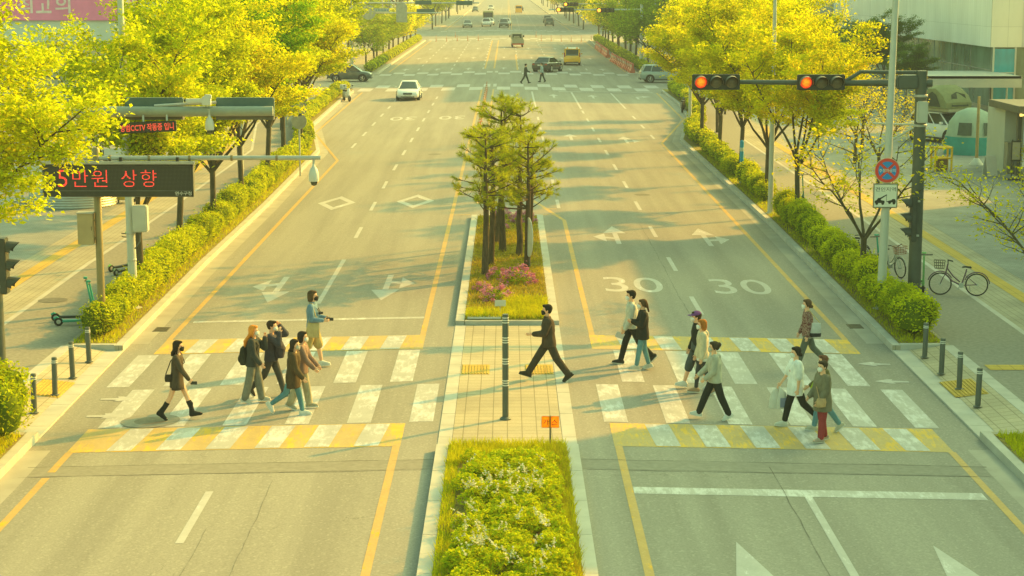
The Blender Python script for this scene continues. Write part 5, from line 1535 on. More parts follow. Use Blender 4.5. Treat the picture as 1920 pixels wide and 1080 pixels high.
# ---- traffic signals
M_LITR = None
def m_led_red():
    t = NT('lit_red_signal'); p = t.obj()
    v = t.n('ShaderNodeTexVoronoi'); v.inputs['Scale'].default_value = 34; t.l(p, v.inputs['Vector'])
    dots = t.ramp(v.outputs['Distance'], [(.15, (1, 1, 1)), (.5, (.45, .45, .45))])
    g_ = t.n('ShaderNodeVectorMath', operation='LENGTH'); t.l(p, g_.inputs[0])
    c = t.ramp(t.math('MULTIPLY', g_.outputs['Value'], 5.6), [(.30, (1.0, .50, .015)), (.62, (1.0, .26, .008)), (.86, (.9, .03, .012))])
    b = t.bsdf((.3, .02, .01), .4); t.l(t.mix(1, c, dots, 'MULTIPLY'), b.inputs['Emission Color']); b.inputs['Emission Strength'].default_value = 1.7
    return t.mat
M_LITR = m_led_red()
M_LENS = mat('unlit_lens', (.16, .13, .085), .35, 0, .2, 20, .5)
M_HOUSE = mat('signal_housing', (.055, .055, .045), .55, 0, .12, 4)
def signal_head(parent_label, x, y, z, n=3, lit=0, s=1.0, group='overhead traffic signals'):
    root = empty('traffic_light', (x, y, z), 0, parent_label, 'traffic light', group)
    root.scale = (s, s, s); lm = M_LITR if y < 100 else emis('far_red_lamp', (1, .30, .02), 4.0)
    W = .44 * n + .04
    b = MB(); b.box((0, .04, 0), (W, .16, .44)); b.build('housing', M_HOUSE, root, bevel=.025)
    for i in range(n):
        cx = -W / 2 + .24 + .44 * i
        l = MB(); M = Matrix.Translation((0, 0, 0)) @ Matrix.Rotation(rad(90), 4, 'X')
        l.lathe([(.17, 0), (.165, .02), (.11, .045), (.01, .055)], (0, 0, 0), 28, M)
        o = l.build('lamp', lm if i == lit else M_LENS, root, smooth=True); o.location = (cx, -.042, 0)
        v = MB(); ring = []
        for q in range(13):
            a = rad(-20 + 220 * q / 12); dp = .30 - .06 * abs(q - 6) / 6 if q not in (0, 12) else .10
            ring.append((a, dp))
        for (a, da), (c, dc) in zip(ring, ring[1:]):
            for rr in (.190,):
                v.add([(cx + rr * math.cos(a), -.04, rr * math.sin(a)), (cx + rr * math.cos(c), -.04, rr * math.sin(c)), (cx + rr * math.cos(c) * .99, -.04 - dc, rr * math.sin(c) * .99 - .02), (cx + rr * math.cos(a) * .99, -.04 - da, rr * math.sin(a) * .99 - .02)], [(0, 1, 2, 3)])
        v.build('visor', mat('visor_paint', (.15, .14, .11), .6), root, fix=False)
    return root
signal_head('left overhead signal showing red on the right mast arm', 5.96, 52.75, 6.24)
signal_head('right overhead signal showing red, next to the mast bracket', 8.96, 52.75, 6.23)
root = empty('signal_mast', (11.88, 53, 0), 0, 'dark green-grey signal mast with a long arm over the right carriageway', 'signal mast')
b = MB(); b.lathe([(.26, 0), (.26, .03), (.19, .06), (.185, 1.2), (.165, 6.45), (.17, 6.5), (.17, 6.55)], (0, 0, 0), 16); b.build('pole', M_DARKM, root, smooth=True)
b = MB(); b.tube([(.30, 0, 6.2), (-1.6, 0, 6.2), (-4.2, 0, 6.22), (-6.55, 0, 6.24)], [.12, .09, .07, .055], 12); b.build('arm', M_DARKM, root, smooth=True)
b = MB(); b.tube([(-.1, 0, 6.5), (-1.75, 0, 6.52), (-2.2, 0, 6.24)], .055, 8); b.build('brace', M_DARKM, root)
b = MB(); b.box((-.42, 0, 6.22), (.62, .34, .40)); b.build('arm_clamp', M_DARKM, root, bevel=.05)
b = MB(); b.box((0, -.24, 5.38), (.30, .2, .62)); b.build('control_box', M_POLEW, root, bevel=.03)
for zz_ in (4.95, 5.8):
    b = MB(); b.lathe([(.19, zz_), (.2, zz_ + .01), (.2, zz_ + .06), (.19, zz_ + .07)], (0, 0, 0), 16); b.build('collar', M_STEEL, root)
b = MB(); b.tube([(0, 0, 5.0), (-1.3, .3, 5.02)], .03, 8); b.tube([(-.1, 0, 4.95), (-1.2, .3, 4.3)], .03, 8); b.build('side_bracket', M_POLEW, root)

def side_signal(label, x, y, z, flip=1):
    """vertical three-lamp signal seen side on, visors pointing to flip*(-X)"""
    root = empty('pedestrian_signal', (x, y, z), 0, label, 'traffic light')
    b = MB(); b.box((.06 * flip, 0, 0), (.16, .34, 1.32)); b.build('housing', mat('housing_dark', (.06, .07, .062), .5), root, bevel=.02)
    for k in range(3):
        zc = .42 - .42 * k; v = MB(); n_ = 12; prof = []
        for q in range(n_ + 1):
            a = rad(-25 + 230 * q / n_); prof.append(((math.cos(a) * .17), (math.sin(a) * .17), .30 * (.35 + .65 * max(0, math.sin(a)))))
        for (y0, z0, d0), (y1, z1, d1) in zip(prof, prof[1:]):
            v.add([(-.02 * flip, y0, zc + z0), (-.02 * flip, y1, zc + z1), (-(.02 + d1) * flip, y1 * .96, zc + z1 - .03), (-(.02 + d0) * flip, y0 * .96, zc + z0 - .03)], [(0, 1, 2, 3)])
        v.build('visor', mat('housing_dark', (.06, .07, .062), .5), root, fix=False)
        l = MB(); l.lathe([(.15, 0), (.1, .03), (.01, .04)], (0, 0, 0), 16, Matrix.Translation((-.025 * flip, 0, zc)) @ Matrix.Rotation(rad(-90 * flip), 4, 'Y')); l.build('lamp', M_LENS, root, smooth=True)
    b = MB(); b.box((.18 * flip, 0, .5), (.12, .08, .05)); b.box((.18 * flip, 0, -.5), (.12, .08, .05)); b.build('bracket', M_POLEW, root)
    return root
side_signal('dark vertical signal head strapped to the right mast, seen from the side', 11.66, 52.72, 2.32, 1)
# opposing signal mast on the left: backs of two heads on a thick grey arm
root = empty('signal_mast', (-12.08, 43, 0), 0, 'grey signal mast at the left edge whose arm carries signals facing away', 'signal mast')
b = MB(); b.lathe([(.2, 0), (.2, .03), (.14, .06), (.13, 1.2), (.13, 6.5), (.13, 6.6)], (0, 0, 0), 16); b.build('pole', M_DARKM, root, smooth=True)
b = MB(); b.tube([(-.1, 0, 6.0), (2.5, 0, 6.06), (6.62, 0, 6.08)], [.13, .125, .115], 14); b.build('arm', mat('arm_grey_green', (.30, .33, .28), .45, .1, .1), root, smooth=True)
b = MB(); b.tube([(3.86, 0, 6.2), (5.3, 0, 6.28)], .035, 8); b.build('upper_rail', M_STEEL, root)
for nm_, x in (('signal with its back to the camera at the end of the left mast arm', -6.13), ('signal with its back to the camera partly behind yellow leaves', -8.25)):
    h_ = empty('traffic_light', (x, 43.22, 6.13), math.pi, nm_, 'traffic light', 'overhead signals facing away')
    b = MB(); b.box((0, .02, .02), (1.36, .16, .46)); b.build('housing', mat('signal_back', (.10, .155, .145), .5, 0, .1), h_, bevel=.02)
    b = MB(); b.box((0, .02, -.21), (1.34, .26, .10)); b.build('visor_shelf', mat('visor_paint', (.15, .14, .11), .6), h_)
M_DOME = glass('camera_dome', (.05, .06, .045), .1)
def dome_cam(label, x, y, z, s=1.0):
    root = empty('dome_camera', (x, y, z), 0, label, 'camera'); root.scale = (s, s, s)
    b = MB(); b.lathe([(.03, .25), (.04, .18), (.09, .12), (.125, 0), (.13, -.16), (.12, -.19)], (0, 0, 0), 20); b.build('hood', M_WHITEP, root, smooth=True)
    b = MB(); b.lathe([(.085, -.19), (.085, -.23), (.07, -.275), (.03, -.30), (.005, -.305)], (0, 0, 0), 18); b.build('dome', M_DOME, root, smooth=True)
    b = MB(); b.tube([(0, 0, .2), (0, 0, .40)], .03, 8); b.build('hanger', M_STEEL, root)
    return root
dome_cam('small white dome camera hanging under the left signal arm', -6.93, 42.9, 5.80, .82)
root = empty('box_camera', (-7.0, 42.85, 6.33), 0, 'white box camera on top of the left signal arm', 'camera')
b = MB(); b.box((-.2, 0, 0), (.52, .12, .09), .05); b.box((.02, .02, -.01), (.2, .16, .2)); b.box((.06, .0, .09), (.16, .1, .1)); b.build('body', M_WHITEP, root, bevel=.015)
b = MB(); b.tube([(-.46, 0, 0), (-.5, 0, 0)], .035, 10); b.build('lens', M_BLACK, root)
# small dot-matrix board under that arm
def m_led_board(name, pitch):
    t = NT(name); p = t.obj()
    w = t.n('ShaderNodeTexBrick'); w.offset = 0; w.inputs['Scale'].default_value = 1; w.inputs['Brick Width'].default_value = pitch; w.inputs['Row Height'].default_value = pitch; w.inputs['Mortar Size'].default_value = pitch * .22
    w.inputs['Color1'].default_value = (.10, .10, .075, 1); w.inputs['Color2'].default_value = (.085, .085, .065, 1); w.inputs['Mortar'].default_value = (.04, .04, .032, 1)
    mp = t.n('ShaderNodeMapping'); mp.inputs['Rotation'].default_value = (rad(-90), 0, 0); t.l(p, mp.inputs[0]); t.l(mp.outputs[0], w.inputs['Vector'])
    t.bsdf(w.outputs['Color'], .6); return t.mat
M_LEDB = m_led_board('led_board_face', .034)
def m_led_text(name, pitch, c, st, gap=.30):
    t = NT(name); p = t.pos()
    sp = t.n('ShaderNodeSeparateXYZ'); t.l(p, sp.inputs[0])
    fx = t.math('ABSOLUTE', t.math('SUBTRACT', t.math('FRACT', t.math('DIVIDE', sp.outputs[0], pitch)), .5)); fz = t.math('ABSOLUTE', t.math('SUBTRACT', t.math('FRACT', t.math('DIVIDE', sp.outputs[2], pitch)), .5))
    d = t.math('MAXIMUM', fx, fz); on = t.math('LESS_THAN', d, .5 - gap / 2)
    b = t.bsdf((.1, .02, .015), .6); b.inputs['Emission Color'].default_value = (*c, 1); t.l(t.math('ADD', t.math('MULTIPLY', on, st), .12), b.inputs['Emission Strength']); return t.mat
M_LEDT = m_led_text('led_red_text', .034, (1, .06, .035), 2.2)
M_LEDS = emis('led_small_red', (1, .10, .05), 1.0)
root = empty('dot_matrix_board', (-8.36, 42.82, 5.72), 0, 'small board with red lettering hanging under the left signal arm', 'display board')
root.rotation_euler = (0, rad(-2.5), 0)
b = MB(); b.box((0, 0, 0), (1.34, .10, .25)); b.build('case', M_HOUSE, root, bevel=.012)
text_obj('lettering', '방범CCTV 작동중 입니', M_LEDS, root, Matrix.Translation((0, -.054, 0)) @ FRONT, w=1.24, h=.17, embolden=.02)
b = MB(); b.tube([(-.1, .05, .1), (-.1, .12, .32)], .025, 8); b.tube([(.45, .05, .1), (.45, .12, .32)], .025, 8); b.build('hanger', M_STEEL, root)
side_signal('dark vertical signal with three visors on the left edge mast', -11.74, 42.7, 2.48, -1)

# ---- big dot-matrix board on its mast
root = empty('camera_mast', (-10.47, 46.8, 0), 0, 'brown-grey mast with a horizontal steel arm carrying the message board', 'mast')
M_MAST = mat('mast_bronze_grey', (.27, .215, .105), .45, .25, .12, 3)
b = MB(); b.lathe([(.17, 0), (.17, .03), (.10, .06), (.095, 4.85), (.06, 4.9)], (0, 0, 0), 14); b.build('pole', M_MAST, root, smooth=True)
b = MB(); b.tube([(-1.6, 0, 4.63), (5.72, 0, 4.63)], .058, 12); b.build('arm', M_STEEL, root, smooth=True)
for x in (.35, 1.35, 2.38, 3.45, 4.6):
    b = MB(); b.tube([(x - .03, 0, 4.63), (x + .03, 0, 4.63)], .075, 12); b.build('collar', M_MAST, root)
dome_cam('white dome camera hanging from the end of the steel arm over the left kerb', -4.93, 46.75, 4.23, 1.02)
root = empty('control_cabinet', (-10.78, 46.78, 2.42), 0, 'beige cabinet strapped to the mast below the message board', 'cabinet')
b = MB(); b.box((0, 0, .4), (.40, .3, .80)); b.build('case', mat('cabinet_beige', (.42, .34, .19), .55, 0, .08, 3, .4, 0, 0, .2), root, bevel=.015)
b = MB(); b.box((0, 0, .815), (.44, .34, .03)); b.build('lid', M_STEEL, root)
b = MB(); b.box((.16, -.152, .42), (.012, .012, .1)); b.build('handle', M_BLACK, root)
b = MB(); b.box((.225, 0, .62), (.05, .16, .05)); b.box((.225, 0, .15), (.05, .16, .05)); b.build('bracket', M_MAST, root)
root = empty('message_board', (-9.9, 46.62, 3.66), 0, 'long black dot-matrix message board with red Korean lettering', 'display board')
b = MB(); b.box((0, .09, .40), (3.84, .20, .82)); b.build('case', mat('board_case', (.15, .15, .125), .5), root, bevel=.01)
b = MB(); b.poly([(-1.88, -.0125, .16), (1.86, -.0125, .16), (1.86, -.0125, .77), (-1.88, -.0125, .77)]); b.build('screen', M_LEDB, root, fix=False)
b = MB(); b.box((0, -.016, .075), (3.8, .01, .13)); b.box((0, -.016, .79), (3.84, .01, .03)); b.box((1.885, -.016, .4), (.04, .01, .8)); b.build('bezel', mat('bezel_dark', (.05, .052, .042), .5), root)
b = MB(); b.box((0, .08, .86), (3.9, .26, .07)); b.build('top_rail', M_STEEL, root, bevel=.01)
for txt, cx in (('5', -1.40), ('만', -.95), ('원', -.46), ('상', .29), ('향', .79)):
    text_obj('lettering', txt, M_LEDT, root, Matrix.Translation((cx, -.0165, .465)) @ FRONT, w=.40 if txt != '5' else .24, h=.43, embolden=-.010)
text_obj('lettering', '연수구청', M_REFL, root, Matrix.Translation((1.66, -.0255, .085)) @ FRONT, w=.42, h=.10, embolden=.01)
b = MB()
for x in (-1.55, .08, 1.52): b.box((x, .05, .94), (.07, .08, .12))
b.build('hanger', M_BLACK, root)
# blue post and other small poles
root = empty('marker_post', (10.66, 83.5, 0), 0, 'slim bright blue marker post in the right hedge', 'post')
b = MB(); b.lathe([(.09, 0), (.09, 1.96), (.05, 2.0)], (0, 0, 0), 12); b.build('post', mat('blue_paint', (.02, .28, .50), .5), root, smooth=True)
b = MB(); b.lathe([(.092, 1.5), (.094, 1.51), (.094, 1.66), (.092, 1.67)], (0, 0, 0), 12); b.build('band', mat('pale_band', (.4, .5, .5), .5), root)
root = empty('road_sign', (-9.82, 87.0, 0), 0, 'round traffic sign turned away on a thin post by the left hedge', 'sign')
b = MB(); rod(b, (0, 0, 0), (0, 0, 3.6), .04, 8); b.build('post', M_STEEL, root)
for z_, r_ in ((3.25, .38), (2.6, .36)):
    b = MB(); disc(b, r_, -.05, 24, 0, z_); b.build('plate_back', mat('sign_back', (.36, .36, .30), .5, .1), root)

# ---- far signal gantries
def far_mast(label, x, y, L, z, s_):
    root = empty('signal_mast', (x, y, 0), 0, label, 'signal mast')
    b = MB(); b.lathe([(.22, 0), (.15, z + .6)], (0, 0, 0), 10); b.build('pole', M_POLEW, root)
    b = MB(); b.tube([(0, 0, z), (s_ * L, 0, z)], [.09, .06], 8); b.build('arm', M_POLEW, root)
    return root
far_mast('pale signal mast at the far left corner with sign backs on its arm', -16.6, 180, 10.2, 6.25, 1)
far_mast('second pale mast on the far left with signals facing away', -16.8, 200, 13.8, 7.0, 1)
far_mast('far right mast with red signals over the avenue', 14.45, 200, 10.0, 6.28, -1)
far_mast('thin mast behind the far right one', 15.2, 238, 8.4, 6.5, -1)
signal_head('distant red signal nearest the left of the far right group', 6.2, 199.7, 6.28, 4, 0, 1.05, 'distant red signals')
signal_head('distant red signal hanging higher and behind the far right group', 8.15, 237.7, 6.45, 4, 0, 1.05, 'distant red signals')
signal_head('distant red signal on the right of the far group near the pole', 10.55, 199.7, 6.22, 4, 0, 1.05, 'distant red signals')
for i, (x, y, z) in enumerate(((-9.0, 199.8, 7.05), (-4.6, 199.8, 7.0), (-7.9, 180.2, 6.4))):
    h_ = empty('traffic_light', (x, y, z), math.pi, ['far signal back on the left of the rear gantry', 'far signal back at the right end of the rear gantry', 'far signal back on the front gantry'][i], 'traffic light', 'distant signals facing away')
    b = MB(); b.box((0, 0, 0), (1.75, .2, .44)); b.build('housing', mat('signal_back', (.10, .155, .145), .5), h_, bevel=.02)
    b = MB(); b.box((0, .05, -.2), (1.72, .3, .08)); b.build('visor_shelf', mat('visor_paint', (.15, .14, .11), .6), h_)
root = empty('round_sign', (-13.4, 179.75, 6.3), 0, 'large round sign seen from behind on the far left gantry', 'sign')
b = MB(); disc(b, .70, 0, 28); b.build('plate_back', mat('far_sign_back', (.40, .41, .33), .5), root)
root = empty('tall_sign', (-10.2, 179.75, 6.2), 0, 'tall rounded sign seen from behind on the far left gantry', 'sign')
b = MB(); b.box((0, 0, -.2), (1.05, .02, 1.3)); disc(b, .55, -.005, 24, 0, .5); b.build('plate_back', mat('far_sign_back', (.40, .41, .33), .5), root)
root = empty('street_name_sign', (-12.1, 179.7, 6.52), 0, 'small blue and white street name sign on the far left gantry', 'sign')
b = MB(); b.box((0, 0, 0), (1.35, .03, .34)); b.build('plate', mat('pale_sign', (.42, .50, .48), .5), root, bevel=.02)
text_obj('lettering', '←  ────  →', mat('blue_letters', (.06, .16, .26), .6), root, Matrix.Translation((0, -.02, 0)) @ FRONT, w=1.15, h=.1) if False else None
b = MB()
for k in range(6): b.box((-.34 + .14 * k, -.018, .0), (.085, .006, .13))
b.poly([(-.62, -.019, 0), (-.5, -.019, .09), (-.5, -.019, -.09)]); b.poly([(.62, -.019, 0), (.5, -.019, -.09), (.5, -.019, .09)])
b.build('lettering', mat('blue_letters', (.06, .16, .26), .6), root, fix=False)

# ---- red-and-white water barriers and delineators
M_BAR = mat('barrier_red', (.52, .13, .09), .5, 0, .1, 3, .4, 0, 0, .2); M_BARW = mat('barrier_white', (.60, .55, .48), .5)
def barrier():
    root = empty('water_barrier')
    b = MB(); b.loft([[(x_, yy, z_) for x_, z_ in ((-.28, 0), (.28, 0), (.26, .25), (.12, .5), (.10, 1.0), (-.10, 1.0), (-.12, .5), (-.26, .25))] for yy in (-.85, .85)]); b.build('body', M_BAR, root, bevel=.02)
    for yy in (-.45, .25):
        c = MB(); c.box((-.01, yy, .72), (.28, .45, .26)); c.build('white_panel', M_BARW, root)
    return root
bb = barrier(); i = 0
for (x0, y0, x1, y1, n_, nm_) in ((13.05, 193.5, 12.6, 222, 13, 'nearer row'), (12.7, 234, 12.9, 268, 13, 'farther row')):
    for k in range(n_):
        o = bb if i == 0 else copy_tree(bb); t_ = k / (n_ - 1)
        o.location = (x0 + (x1 - x0) * t_, y0 + (y1 - y0) * t_, -.16); o.rotation_euler.z = random.uniform(-.05, .05) - math.atan2(x1 - x0, y1 - y0)
        tag(o, 'red and white water-filled barrier in the ' + nm_ + ' along the far right kerb', 'barrier', 'barriers along the far right kerb, ' + nm_); i += 1
def flex_post():
    root = empty('flexible_post')
    b = MB(); b.lathe([(.12, 0), (.12, .03), (.045, .05), (.042, .72), (.02, .75)], (0, 0, 0), 10); b.build('post', mat('delineator_orange', (.50, .18, .09), .5), root, smooth=True)
    for z in (.42, .58):
        c = MB(); c.lathe([(.044, z), (.047, z + .01), (.047, z + .07), (.044, z + .08)], (0, 0, 0), 10); c.build('reflective_band', M_BARW, root)
    return root
fp0 = flex_post(); i = 0
spots = [(-1.74, 104 + 2.6 * k, 'lane-divider row between the double yellow lines') for k in range(22)]
spots += [(-11.5 + 1.7 * k, 300 + k * .3, 'row by the far left zebra') for k in range(5)] + [(5.5 + 1.6 * k, 300 - k * .4, 'row by the far right zebra') for k in range(6)] + [(-9, 322, 'lone pair in the far junction'), (5, 322, 'lone pair in the far junction')]
for x, y, nm_ in spots:
    o = fp0 if i == 0 else copy_tree(fp0); o.location = (x, y, gz(x)); i += 1
    if y > 290: o.scale = (1.1, 1.1, 1.3)
    tag(o, 'orange-red flexible post in the ' + nm_, 'traffic post', 'flexible posts: ' + nm_)
# ------------------------------------------------------------------ vehicles
def sect(x, w, zb, zt, crown=.03):
    h = zt - zb
    half = [(w * .80, zb), (w * .95, zb + .10 * h), (w * 1.0, zb + .34 * h), (w * .995, zb + .66 * h), (w * .95, zb + .92 * h), (w * .86, zt)]
    pts = [(x, y, z) for y, z in half] + [(x, 0, zt + crown)] + [(x, -y, z) for y, z in reversed(half)] + [(x, 0, zb)]
    return pts
KINDS = {
 'sedan': dict(st=[(-2.33, .72, .42, .80), (-2.26, .86, .30, .95), (-1.75, .91, .22, 1.00), (-.9, .925, .20, .96), (.5, .925, .20, .95), (1.25, .92, .20, .90), (1.95, .88, .22, .79), (2.25, .80, .28, .68), (2.34, .68, .38, .58)],
               gb=(-1.85, 1.25, .80, .93), gt=(-1.05, .25, .58, 1.43), wb=(-1.36, 1.40), wr=.33, L=2.34, hl=(2.14, .62, .66), tl=(-2.27, .66, .80)),
 'suv': dict(st=[(-2.22, .74, .42, 1.0), (-2.17, .88, .32, 1.08), (-1.6, .92, .26, 1.10), (-.8, .93, .25, 1.05), (.6, .93, .25, 1.05), (1.2, .92, .25, 1.02), (1.85, .88, .27, .93), (2.14, .82, .32, .82), (2.24, .70, .42, .70)],
             gb=(-2.10, 1.22, .82, 1.03), gt=(-1.75, .35, .64, 1.62), wb=(-1.33, 1.36), wr=.36, L=2.23, hl=(2.05, .64, .80), tl=(-2.14, .70, .98)),
 'van': dict(st=[(-2.52, .84, .40, 1.05), (-2.48, .93, .30, 1.10), (-1.6, .95, .26, 1.10), (.6, .95, .26, 1.10), (1.5, .93, .26, 1.06), (2.1, .90, .28, .98), (2.42, .84, .32, .85), (2.52, .74, .42, .72)],
             gb=(-2.47, 1.75, .88, 1.08), gt=(-2.36, .75, .76, 1.88), wb=(-1.5, 1.6), wr=.35, L=2.5, hl=(2.32, .68, .80), tl=(-2.49, .80, 1.02)),
}
M_ARCH = mat('wheel_arch_dark', (.02, .02, .018), .9)
M_PLATE = mat('number_plate', (.58, .58, .52), .5)
def wheel(root, x, y, r, rimc=None):
    s_ = 1 if y > 0 else -1
    t = MB(); t.torus((0, 0, 0), r * .80, r * .22, 'Y', 24, 8); t.tube([(0, -.07, 0), (0, .07, 0)], r * .62, 18)
    w = t.build('wheel', M_RUB, root, smooth=True); w.location = (x, y, r)
    rm = MB(); n_ = 24
    rm.torus((0, s_ * .085, 0), r * .60, .018, 'Y', 22, 5)
    for k in range(5):
        a = k * 2 * math.pi / 5
        for da in (-.13, .13): rm.tube([(.03 * math.cos(a), s_ * .10, .03 * math.sin(a)), (r * .60 * math.cos(a + da), s_ * .085, r * .60 * math.sin(a + da))], .022, 5)
    rm.tube([(0, s_ * .07, 0), (0, s_ * .115, 0)], .05, 10)
    rm.build('rim', rimc or M_CHROME, w, smooth=True)
def car(label, kind, x, y, face, paint, z=None, s=1.0, roof=None, group=None, trunk=False, cat='car', name=None):
    K = KINDS[kind]; root = empty(name or {'sedan': 'sedan_car', 'suv': 'sport_utility_car', 'van': 'van'}[kind], (x, y, gz(x) if z is None else z), rad(face), label, cat, group)
    root.scale = (s, s, s)
    b = MB(); b.loft([sect(a, w, zb, zt) for a, w, zb, zt in K['st']])
    body = b.build('body', [paint, M_ARCH], root, smooth=True)
    for xw in K['wb']:
        for sy in (1, -1):
            b = MB(); b.tube([(xw, sy * .70, K['wr'] + .01), (xw, sy * .938, K['wr'] + .01)], K['wr'] + .065, 24)
            b.build('wheel_arch', M_ARCH, root, smooth=True)
    xb0, xb1, wb_, zb_ = K['gb']; xt0, xt1, wt, zt_ = K['gt']
    def ring(x0, x1, w, z, c=.12): return [(x0, -w + c, z), (x0 + c * .4, -w, z), (x1 - c * .8, -w, z), (x1, -w + c * 1.6, z), (x1 + .06, 0, z), (x1, w - c * 1.6, z), (x1 - c * .8, w, z), (x0 + c * .4, w, z), (x0, w - c, z), (x0 - .04, 0, z)]
    R0, R1 = ring(xb0, xb1, wb_, zb_), ring(xt0, xt1, wt, zt_)
    b = MB(); b.loft([R0, R1]); b.build('window_glass', M_GLASS, root)
    Rm = ring(xt0 + .06, xt1 - .06, wt - .06, zt_ + .055)
    b = MB(); b.loft([[(p[0], p[1], p[2] - .035) for p in ring(xt0 - .035, xt1 + .035, wt + .03, zt_)], ring(xt0 - .02, xt1 + .02, wt + .02, zt_ + .012), Rm]); b.build('roof', roof or paint, root, smooth=True)
    pl = MB()
    for sy in (1, -1):
        for (px0, px1, f, r_) in ((xb1 - .02, xt1, .96, .038), (xb0 + .02, xt0, .97, .055), (xb0 * .05 + xb1 * .2, (xt0 + xt1) / 2 + .1, 1.0, .03)):
            pl.tube([(px0, sy * wb_ * f, zb_ - .02), (px1, sy * wt * f * 1.0, zt_)], [r_ * 1.15, r_], 6)
        if kind != 'sedan': pl.tube([(xb0 * .6, sy * wb_, zb_ - .02), (xt0 * .62, sy * wt, zt_)], [.05, .045], 6)
        pl.tube([(xb0 + .05, sy * (wb_ + .015), zb_), (xb1, sy * wb_ * .93, zb_)], .025, 6)
    pl.build('pillar', paint, root, smooth=True)
    for xw in K['wb']:
        for sy in (1, -1): wheel(root, xw, sy * .865, K['wr'])
    hx, hy, hzz = K['hl']; tx, ty, tz = K['tl']
    for sy in (1, -1):
        h = MB(); h.loft([[(hx - .22, sy * (hy + .20), hzz + .04), (hx - .18, sy * (hy + .22), hzz - .06), (hx + .06, sy * (hy + .05), hzz - .10), (hx + .03, sy * (hy + .03), hzz + .02)], [(hx + .02, sy * (hy - .10), hzz + .05), (hx + .10, sy * (hy - .10), hzz - .03), (hx + .15, sy * (hy - .10), hzz - .09), (hx + .10, sy * (hy - .10), hzz + .01)]])
        h.build('headlight', M_HEAD, root, bevel=.01)
        t = MB(); t.box((tx, sy * ty, tz), (.12, .26, .15)) if kind != 'van' else t.box((tx, sy * .86, tz + .18), (.10, .12, .50)); t.build('tail_light', M_TAIL, root, bevel=.02)
        m_ = MB(); m_.box((xb1 - .32, sy * (wb_ + .20), zb_ + .09), (.14, .20, .13)); m_.build('wing_mirror', paint, root, bevel=.03)
    fx = K['L']
    g_ = MB(); g_.box((fx - .05, 0, hzz - .10), (.10, .74, .16)); g_.box((fx - .07, 0, .34), (.10, 1.1, .10)); g_.build('grille', M_BLACK, root, bevel=.02)
    p = MB(); p.box((fx + .005, 0, .45), (.02, .52, .12)); p.build('number_plate', M_PLATE, root)
    p = MB(); p.box((-fx - .005, 0, .72 if kind == 'sedan' else .62), (.02, .42, .14)); p.build('number_plate', M_PLATE, root)
    lw = MB(); lw.box((-fx + .04, 0, .36), (.12, 1.5, .14)); lw.box((0, .915, .27), (2.0, .03, .10)); lw.box((0, -.915, .27), (2.0, .03, .10)); lw.build('lower_trim', M_BLACK, root, bevel=.02)
    if trunk:   # open boot lid / tray colours seen from behind
        pass
    return root
C_WHITE = m_car('car_white', (.78, .79, .80)); C_BLACK = m_car('car_black', (.035, .04, .038)); C_GREEN = m_car('car_dark_green', (.045, .075, .07)); C_SILV = m_car('car_blue_grey', (.30, .38, .38), .2)
C_YEL = m_car('car_yellow', (.95, .50, .01)); C_GREY = m_car('car_grey', (.22, .24, .22), .2); C_TRK = m_car('truck_grey_green', (.30, .34, .27))
car('white sedan driving towards the camera in the kerb lane on the left', 'sedan', -7.88, 148.3, -90, C_WHITE)
car('dark green hatchback nosing out of the left side street behind the trees', 'suv', -15.0, 176.5, -3, C_GREEN, -.16, .95)
car('pale blue-grey estate car turning into the right side street', 'suv', 14.7, 174.6, 3, C_SILV, -.16, 1.0)
car('black saloon with pale boot lid driving away across the far zebra', 'sedan', 4.25, 194.2, 68, C_BLACK, None, 1.03)
vn = car('yellow minibus van driving away in the far right lanes', 'van', 7.45, 212.6, 88, C_YEL, None, 1.0, roof=C_WHITE, cat='van')
b = MB(); b.box((-2.475, 0, 1.52), (.02, 1.25, .52)); b.build('rear_window', M_GLASS, vn, bevel=.02)
b = MB()
for sy in (-.55, .55): b.box((-2.30, sy, 1.97), (.12, .16, .10))
b.build('roof_lamp', M_ORANGE, vn)
b = MB()
for sy in (1, -1): b.box((-2.44, sy * .80, 1.5), (.10, .20, .78))
b.box((-2.44, 0, 1.84), (.10, 1.6, .14)); b.build('rear_frame', C_YEL, vn, bevel=.02)
# light truck seen from behind
tr = empty('light_truck', (1.45, 268.3, gz(1.45)), rad(92), 'grey-green light truck with an open bed seen from behind far down the avenue', 'truck')
b = MB(); b.loft([[(x_, y_, z_) for y_, z_ in ((-.85, .5), (.85, .5), (.86, 1.2), (.72, 1.95), (-.72, 1.95), (-.86, 1.2))] for x_ in (.75, 2.3)]); b.build('cab', C_TRK, tr, bevel=.06)
b = MB(); b.box((.735, 0, 1.55), (.02, 1.25, .55)); b.build('rear_window', M_GLASS, tr, bevel=.02)
b = MB(); b.box((-.95, 0, .62), (3.2, 1.66, .10)); b.box((-2.55, 0, .92), (.06, 1.7, .5)); b.box((-.95, .83, .92), (3.2, .06, .5)); b.box((-.95, -.83, .92), (3.2, .06, .5)); b.build('bed', C_TRK, tr, bevel=.015)
b = MB(); b.box((-.6, 0, .95), (2.2, 1.2, .55)); b.box((-.2, .1, 1.35), (1.0, .9, .4)); b.build('cargo', mat('tarpaulin', (.26, .28, .22), .8, 0, .25, 3), tr, bevel=.08)
b = MB(); b.box((-2.59, 0, .52), (.05, 1.66, .18)); b.build('tail_board', M_TAIL, tr)
for xw in (-1.4, 1.6):
    for sy in (1, -1): wheel(tr, xw, sy * .72, .32, M_STEEL)
b = MB()
for sy in (1, -1): b.box((1.9, sy * 1.0, 1.5), (.08, .2, .3))
b.build('wing_mirror', M_BLACK, tr)
